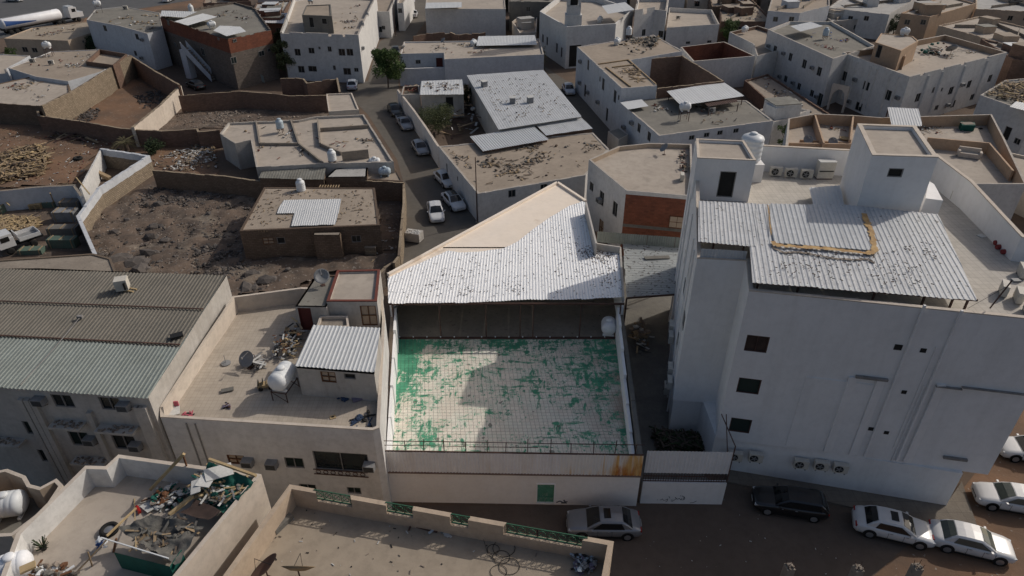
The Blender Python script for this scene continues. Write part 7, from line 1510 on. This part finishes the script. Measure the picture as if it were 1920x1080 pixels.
# ================================================================ ground litter, rocks, timber yard
def rocks(label, poly, n, s0, s1, m='rock', name='rocks', z=.1, cl=0, cat='rocks'):
    pts = polypts(poly, 0); xs = [p.x for p in pts]; ys = [p.y for p in pts]; mb = MB(); k = 0; cs = [(random.uniform(min(xs), max(xs)), random.uniform(min(ys), max(ys))) for _ in range(cl)]
    for _ in range(n * 8):
        if k >= n: break
        p = (random.uniform(min(xs), max(xs)), random.uniform(min(ys), max(ys)))
        if cl and random.random() < .6: c = random.choice(cs); p = (c[0] + random.gauss(0, 1.3), c[1] + random.gauss(0, 1.3))
        if inside(p, pts): rock(mb, (p[0], p[1], z + random.random() * .08), s0 + (s1 - s0) * random.random() ** 4); k += 1
    return solo(mb, name, M[m], label, cat, loc=(pts[0].x, pts[0].y, 0), kind='stuff')
lot = [(290, 350), (480, 378), (465, 440), (460, 495), (545, 510), (550, 545), (430, 560), (215, 510), (178, 475), (170, 440), (205, 395)]
rocks('loose dark stones covering the rocky lot', lot, 2600, .06, .3, 'rock', 'loose_stones', .22, 8); rocks('pale stone chips over the rocky lot', lot, 1900, .04, .15, 'rubble', 'stone_chips', .25)
BL_ = ['dark boulder alone below the corner of the folded wall', 'boulder by the foot of the sunlit folded wall', 'wide boulder in the middle of the rocky lot', 'low boulder just below the widest one', "small boulder right of the lot's central pair", 'large boulder by the lower bend of the folded wall', 'largest boulder above the warehouse roof edge', 'pointed boulder above the warehouse roof centre', 'boulder touching the far edge of the warehouse roof', "boulder left of the tiled house's back wall", "large boulder behind the tiled house's back wall", 'boulder nearest the small rooftop room', 'small boulder beside the timber yard wall', "small boulder close to the mud brick house's shadow"]
for i, (u, v, s_) in enumerate(((300, 388, .75), (240, 418, .7), (290, 430, .9), (285, 450, .7), (310, 455, .6), (228, 490, 1.1), (255, 497, 1.2), (280, 480, .8), (265, 510, .9), (470, 520, .8), (500, 530, .9), (465, 545, .8), (215, 440, .5), (395, 405, .5))):
    b = MB(); c = P(u, v, 0); rock(b, (c.x, c.y, .35), s_, None, .6); rock(b, (c.x + s_ * .7, c.y + .2, .25), s_ * .6, None, .6); solo(b, 'boulder', M['rock'], BL_[i], 'boulder', group='boulders of the rocky lot')
rocks('heap of grey stones in the walled lot', [(120, 222), (140, 200), (190, 208), (180, 228), (150, 232)], 420, .08, .3, 'rock', 'stone_heap', .2); rocks('dark shaded rubble in the corner of the walled lot', [(250, 180), (300, 170), (310, 195), (270, 205)], 260, .08, .3, 'rock', 'rubble', .15)
rocks('stones and rubble over the right walled lot', [(345, 212), (600, 205), (608, 232), (420, 238), (280, 245)], 800, .06, .25, 'rubble', 'scattered_rubble', .12, 5)
debris('demolition_rubble', 'long spread of demolition rubble and planks in front of the patched house', 'rubble', [(285, 300), (400, 268), (408, 320), (330, 322), (288, 315)], .05, 700, ['rubble', 'white_sheet', 'wood', 'rubble'], (.1, .6), clump=8, hmax=.4)
debris('wood_heap', 'large heap of splintered timber in the left rubble lot', 'timber', [(-20, 300), (30, 285), (85, 275), (95, 300), (80, 330), (-20, 350)], .05, 900, ['wood', 'wood', 'wood_y', 'bark'], (.3, 1.), plank=.95, hmax=.9)
debris('lot_litter', 'litter strewn over the red earth of the left lot', 'litter', [(-20, 240), (200, 260), (260, 290), (180, 280), (150, 345), (-20, 355)], .1, 420, ['rubble', 'wood', 'white_sheet', 'redtile'], (.08, .4), hmax=.2)
debris('long_poles', 'bundle of long poles below the long brown wall', 'timber', [(90, 250), (180, 258), (185, 268), (100, 262)], .1, 40, ['bark', 'wood', 'rustmetal'], (.8, 1.8), plank=1, hmax=.4)
c = P(146, 297, .25); b = MB(); b.lathe(c, [(.3, -.16), (.55, -.16), (.6, 0), (.55, .16), (.3, .16), (.28, 0)], 22); solo(b, 'old_tyre', M['tyre'], 'black tractor tyre lying on the red earth lot', 'tyre', smooth=True)
debris('firewood', 'heap of yellow firewood sticks in the timber yard', 'timber', [(0, 412), (60, 412), (75, 420), (60, 440), (0, 440)], .05, 650, ['wood_y', 'wood_y', 'wood'], (.25, .7), plank=1, hmax=.6)
def pallet(u, v, rz, label, m='wood_y', h=1, z0=.05):
    c = P(u, v, 0); r_ = thing('pallet', label, 'pallet', c, R(rz), group='pallets and crates of the timber yard')
    for j in range(h):
        zz = z0 + j * .16
        for i in range(5): b = MB(); b.box((0, -.5 + i * .25, zz + .12), (1.3, .14, .03)); b.build('board', M[m], r_, False, False)
        for x_ in (-.58, 0, .58): b = MB(); b.box((x_, 0, zz + .05), (.1, 1.1, .1)); b.build('bearer', M[m], r_, False, False)
pallet(62, 383, 5, 'stack of yellow pallets leaning behind the others', h=6); pallet(70, 390, 12, 'second stack of yellow pallets beside the leaning ones', h=4)
def crate(u, v, s, rz, label, m):
    c = P(u, v, 0); r_ = thing('crate', label, 'crate', c, R(rz), group='pallets and crates of the timber yard'); b = MB(); b.box((0, 0, s[2] / 2 + .04), s); b.build('crate_body', M[m], r_, False, False)
    for x_ in (-s[0] * .4, 0, s[0] * .4): b = MB(); b.box((x_, 0, s[2] + .07), (.1, s[1] + .04, .05)); b.build('batten', M['wood'], r_, False, False)
    for x_ in (-s[0] * .4, s[0] * .4): b = MB(); b.box((x_, -s[1] / 2 - .02, s[2] / 2 + .04), (.1, .04, s[2])); b.build('batten', M['wood'], r_, False, False)
crate(6, 395, (1.2, 2., .9), 0, 'green crate at the left edge of the timber yard', 'faded_green'); crate(34, 388, (1.9, 1., .7), 3, 'yellow crate between the green one and the pallets', 'wood_y'); crate(93, 388, (1.6, .6, .6), 5, 'green slatted crate under the bluish wall', 'faded_green')
crate(146, 378, (2.4, 1.2, 1.4), 3, 'grey crate stack at the top of the shaded row', 'conc_grey'); crate(138, 392, (2.3, 1.2, 1.1), 3, 'grey crate second in the shaded row', 'conc_grey'); crate(128, 412, (2.4, 1.3, 1.2), 2, 'dark flat crate in the middle of the shaded row', 'acgrey'); crate(124, 442, (3.1, 1.1, 1.1), 2, 'long dark crate fourth in the shaded row', 'conc_grey'); crate(122, 462, (2.9, 1., 1.), 0, 'green topped dark crate nearest in the shaded row', 'faded_green')
crate(62, 474, (2.4, 1., .5), 4, 'flat green board crate in front of the tipper truck', 'faded_green')
def planks(path, label, m='wood_y', w_=.12):
    b = MB(); b.beam(P(*path[0]), P(*path[1]), w_); solo(b, 'plank', M[m], label, 'plank', group='planks leaning in the timber yard')
planks(((0, 370, .3), (18, 385, 1.5)), 'plank leaning at the left edge of the timber yard'); planks(((94, 362, 2.6), (103, 384, .1)), 'plank leaning against the bluish wall by the pallets'); planks(((143, 333, 2.9), (168, 364, 2.8)), 'pale plank resting across the wall corner')
planks(((172, 318, 1.2), (206, 335, .2)), 'old plank leaning inside the folded wall', 'wood', .5)
def low_front():
    building('low_front_roof', 'low beige mud roof between the timber yard and the warehouse', 'shed', [(-60, 492), (0, 487), (175, 475), (208, 484), (219, 512), (75, 520), (-60, 530)], z=4.2, par=.1, th=.2, wall='adobe_l', roof='conc')
low_front()
# shaded bin
def bin_(u, v):
    c = P(u, v, 0); r_ = thing('rubbish_skip', 'dented white rubbish skip at the road corner', 'skip', c, R(-15)); b = MB(); b.prism([Vector(q) for q in ((-.8, -.5), (.8, -.5), (.9, .55), (-.9, .55))], .15, 1.15); b.build('skip_body', M['white_d'], r_, False, False)
    b = MB()
    for _ in range(20): rock(b, (random.uniform(-.7, .7), random.uniform(-.4, .4), 1.18), .12)
    b.build('rubbish', M['white_sheet'], r_, False, False); b = MB()
    for x_ in (-.6, .6):
        for y_ in (-.35, .4): b.lathe((x_, y_, .09), [(.03, -.05), (.09, -.04), (.09, .04), (.03, .05)], 10, Matrix.Rotation(R(90), 3, 'X'))
    b.build('castor', M['black'], r_, False, False)
bin_(777, 452)
def pole(u, v0, v1, label, m='rustmetal', r=.07):
    a = P(u[0], v0, 0); d = math.hypot(a.x, a.y); s_ = ray(u[1], v1); z_ = CH + s_.z * (a.y / s_.y); root = thing('lamp_pole', label, 'pole', a); b = MB(); b.tube([a, (a.x, a.y, z_)], [r, r * .7], 8); b.build('shaft', M[m], root); b = MB(); b.box((a.x, a.y, .1), (.4, .4, .2)); b.build('base_block', M['conc'], root)
pole((895, 890), 418, 295, 'thin dark pole at the corner of the rubble roofed house'); pole((742, 740), 68, 0, 'slim pole on the upper street beside the white row house')

# ================================================================ vehicles
sd_ = make_car(); park(sd_, (813, 386), (822, 424), 'white sedan in the sun in the left street, nearest the skip')
G_ = None
CARS = {}
def car(kind, rear, front, label, **kw):
    key = (kind, tuple(sorted(kw.items())))
    if key not in CARS:
        r_ = make_car(kind=kind, **kw); CARS[key] = r_; park(r_, rear, front, label)
    else:
        a, b = P(*rear, 0), P(*front, 0); d = b - a; c = (a + b) / 2; copy_thing(CARS[key], (c.x, c.y, .012), math.atan2(d.y, d.x), label)
car('sedan', (836, 368), (866, 402), 'white sedan with black roof in the street shade', black_roof=True)
car('sedan', (822, 330), (848, 356), 'older white sedan shaded by the white wall', )
car('sedan', (778, 268), (799, 300), 'silver sedan third along the white wall', paint='paints')
car('pickup', (744, 216), (775, 260), 'silver pickup with open bed by the compound wall', paint='paints', L=5.2)
car('sedan', (730, 198), (752, 228), 'dark olive car tucked behind the silver pickup', paint='painty')
car('sedan', (660, 175), (662, 154), 'pale blue car below the white two storey house', paint='paintlb')
car('pickup', (773, 42), (780, 20), 'white pickup far up the street', paint='paintw', L=5.2)
car('sedan', (740, 92), (744, 110), 'small dark car hidden in the shade by the big tree', paint='painty')
car('sedan', (1060, 163), (1072, 184), 'pale blue sedan in the dark alley beside the hall', paint='paintlb')
car('sedan', (1188, 992), (1074, 990), 'silver sedan with sunroof behind the stepped parapet', paint='paints', sun_roof=True)
car('hatch', (1525, 960), (1430, 945), 'black hatchback parked under the tall white building', paint='paintk')
car('sedan', (1610, 984), (1730, 1012), 'white sedan with black sunroof next to the pavement', paint='paintw', sun_roof=True)
car('sedan', (1748, 1010), (1882, 1042), 'white sedan in full sun ahead of the one with a sunroof', glass='cglass_l')
car('sedan', (1960, 958), (1830, 935), 'white sedan at the right edge facing the corner of the tall building', glass='cglass_l')
car('sedan', (1990, 862), (1875, 848), 'white car cut by the right edge behind the tall building')
car('sedan', (385, 172), (352, 158), 'old grey sedan at the foot of the white outside stair', paint='painty')
car('sedan', (10, 2), (46, 4), 'white car on the far highway at the top left corner')
car('sedan', (305, 8), (328, -2), 'white car on the highway verge at the top left')
car('sedan', (20, 800), (5, 770), 'dark blue car in the shaded street left of the warehouse', paint='paintk')

def tanker():
    a, b_ = P(8, 66, 0), P(152, 38, 0); d = b_ - a; L = d.length; c = (a + b_) / 2; r_ = thing('tanker_truck', 'white tanker truck with blue stripes on its tank on the highway verge', 'truck', (c.x, c.y, .01), math.atan2(d.y, d.x)); Mx = Matrix.Rotation(R(90), 3, 'Y')
    h = L / 2; t0, t1 = -h, h * .5; b = MB(); b.lathe((0, 0, 2.25), [(.4, t0), (1.05, t0 + .12), (1.2, t0 + .4), (1.2, t1 - .4), (1.05, t1 - .1), (.4, t1)], 20, Mx); b.build('tank', M['plastic_c'], r_, True, False)
    s_ = -1
    b = MB(); R0_ = 1.215
    def cyl(x, an): return (x, s_ * R0_ * math.cos(an), 2.25 + R0_ * math.sin(an))
    for k in range(18):
        x0, x1 = t0 + .5 + k * (t1 - t0) * .5 / 18, t0 + .5 + (k + 1) * (t1 - t0) * .5 / 18; f0, f1 = k / 18, (k + 1) / 18
        lo0, hi0 = -.3 + .0 * f0, .75 - .9 * f0 ** .7; lo1, hi1 = -.3, .75 - .9 * f1 ** .7
        for q in range(4):
            g0, g1 = q / 4, (q + 1) / 4; b.face([cyl(x0, lo0 + (hi0 - lo0) * g0), cyl(x1, lo1 + (hi1 - lo1) * g0), cyl(x1, lo1 + (hi1 - lo1) * g1), cyl(x0, lo0 + (hi0 - lo0) * g1)])
    b.build('stripe', M['blue'], r_, False, False)
    b = MB(); b.box((0, 0, .95), (L * .94, 1.0, .28)); b.box((t0 + .2, 0, 1.1), (.2, 2.3, .5)); b.build('chassis', M['black'], r_, False, False)
    b = MB(); b.box((t0 * .3, 0, 3.47), ((t1 - t0) * .8, .5, .08)); b.build('walkway', M['acgrey'], r_, False, False)
    cx = h - 1.9; b = MB(); b.box((cx, 0, 2.2), (1.9, 2.4, 2.3)); b.box((cx - .15, 0, 3.45), (1.3, 2.1, .35)); b.box((cx + 1.6, 0, 1.55), (1.5, 2.1, 1.1)); b.build('cab', M['paintw'], r_, False, False)
    b = MB(); b.box((cx + .96, 0, 2.75), (.06, 2.0, .8)); b.build('windscreen', M['cglass'], r_, False, False)
    for y_ in (-1.21, 1.21): b = MB(); b.box((cx + .2, y_, 2.7), (.9, .04, .7)); b.build('side_window', M['cglass'], r_, False, False)
    for x_ in (t0 + 1.2, t0 + 2.5, t0 + 3.8, t1 - .2, t1 - 1.5 + .2, h - 1.0):
        for y_ in (-1.05, 1.05): b = MB(); b.lathe((x_, y_, .52), [(.25, -.16), (.5, -.14), (.52, 0), (.5, .14), (.25, .16)], 16, Matrix.Rotation(R(90), 3, 'X')); b.build('wheel', M['tyre'], r_, True, False)
tanker()
def tipper():
    a, b_ = P(78, 452, 0), P(2, 478, 0); d = b_ - a; L = d.length; c = (a + b_) / 2; r_ = thing('tipper_truck', 'small white tipper truck with empty bed in the timber yard', 'truck', (c.x, c.y, .05), math.atan2(d.y, d.x)); h = L / 2
    b = MB(); b.box((h - .75, 0, 1.3), (1.5, 1.8, 1.0)); b.box((h - .85, 0, 1.95), (1.25, 1.65, .5)); b.build('cab', M['paintw'], r_, False, False)
    b = MB(); b.box((h - .02, 0, 1.75), (.08, 1.5, .55)); b.build('windscreen', M['cglass'], r_, False, False)
    for y_ in (-.9, .9): b = MB(); b.box((h - .7, y_, 1.75), (.8, .06, .5)); b.build('side_window', M['cglass'], r_, False, False)
    b = MB(); b.box((-.7, 0, .7), (L - .8, .8, .2)); b.build('chassis', M['black'], r_, False, False)
    bl = L - 1.9; cx = -h + bl / 2; b = MB(); b.box((cx, 0, 1.05), (bl, 1.8, .08)); b.build('bed_floor', M['acgrey'], r_, False, False)
    for nm, p_, s_ in (('side_board', (cx, .92, 1.28), (bl, .06, .4)), ('side_board', (cx, -.92, 1.28), (bl, .06, .4)), ('tailboard', (cx - bl / 2, 0, 1.28), (.06, 1.8, .4)), ('headboard', (cx + bl / 2, 0, 1.45), (.08, 1.8, .75))): b = MB(); b.box(p_, s_); b.build(nm, M['paintw'], r_, False, False)
    for x_ in (-h + .9, h - .8):
        for y_ in (-.85, .85): b = MB(); b.lathe((x_, y_, .38), [(.18, -.12), (.36, -.11), (.38, 0), (.36, .11), (.18, .12)], 16, Matrix.Rotation(R(90), 3, 'X')); b.build('wheel', M['tyre'], r_, True, False)
tipper()
# litter on the near street
debris('street_litter', 'small scraps of litter on the near street', 'litter', [(1200, 965), (1420, 960), (1600, 1040), (1560, 1078), (1170, 1078)], .03, 30, ['white_sheet', 'rubble'], (.04, .09), plank=.25, hmax=.03)
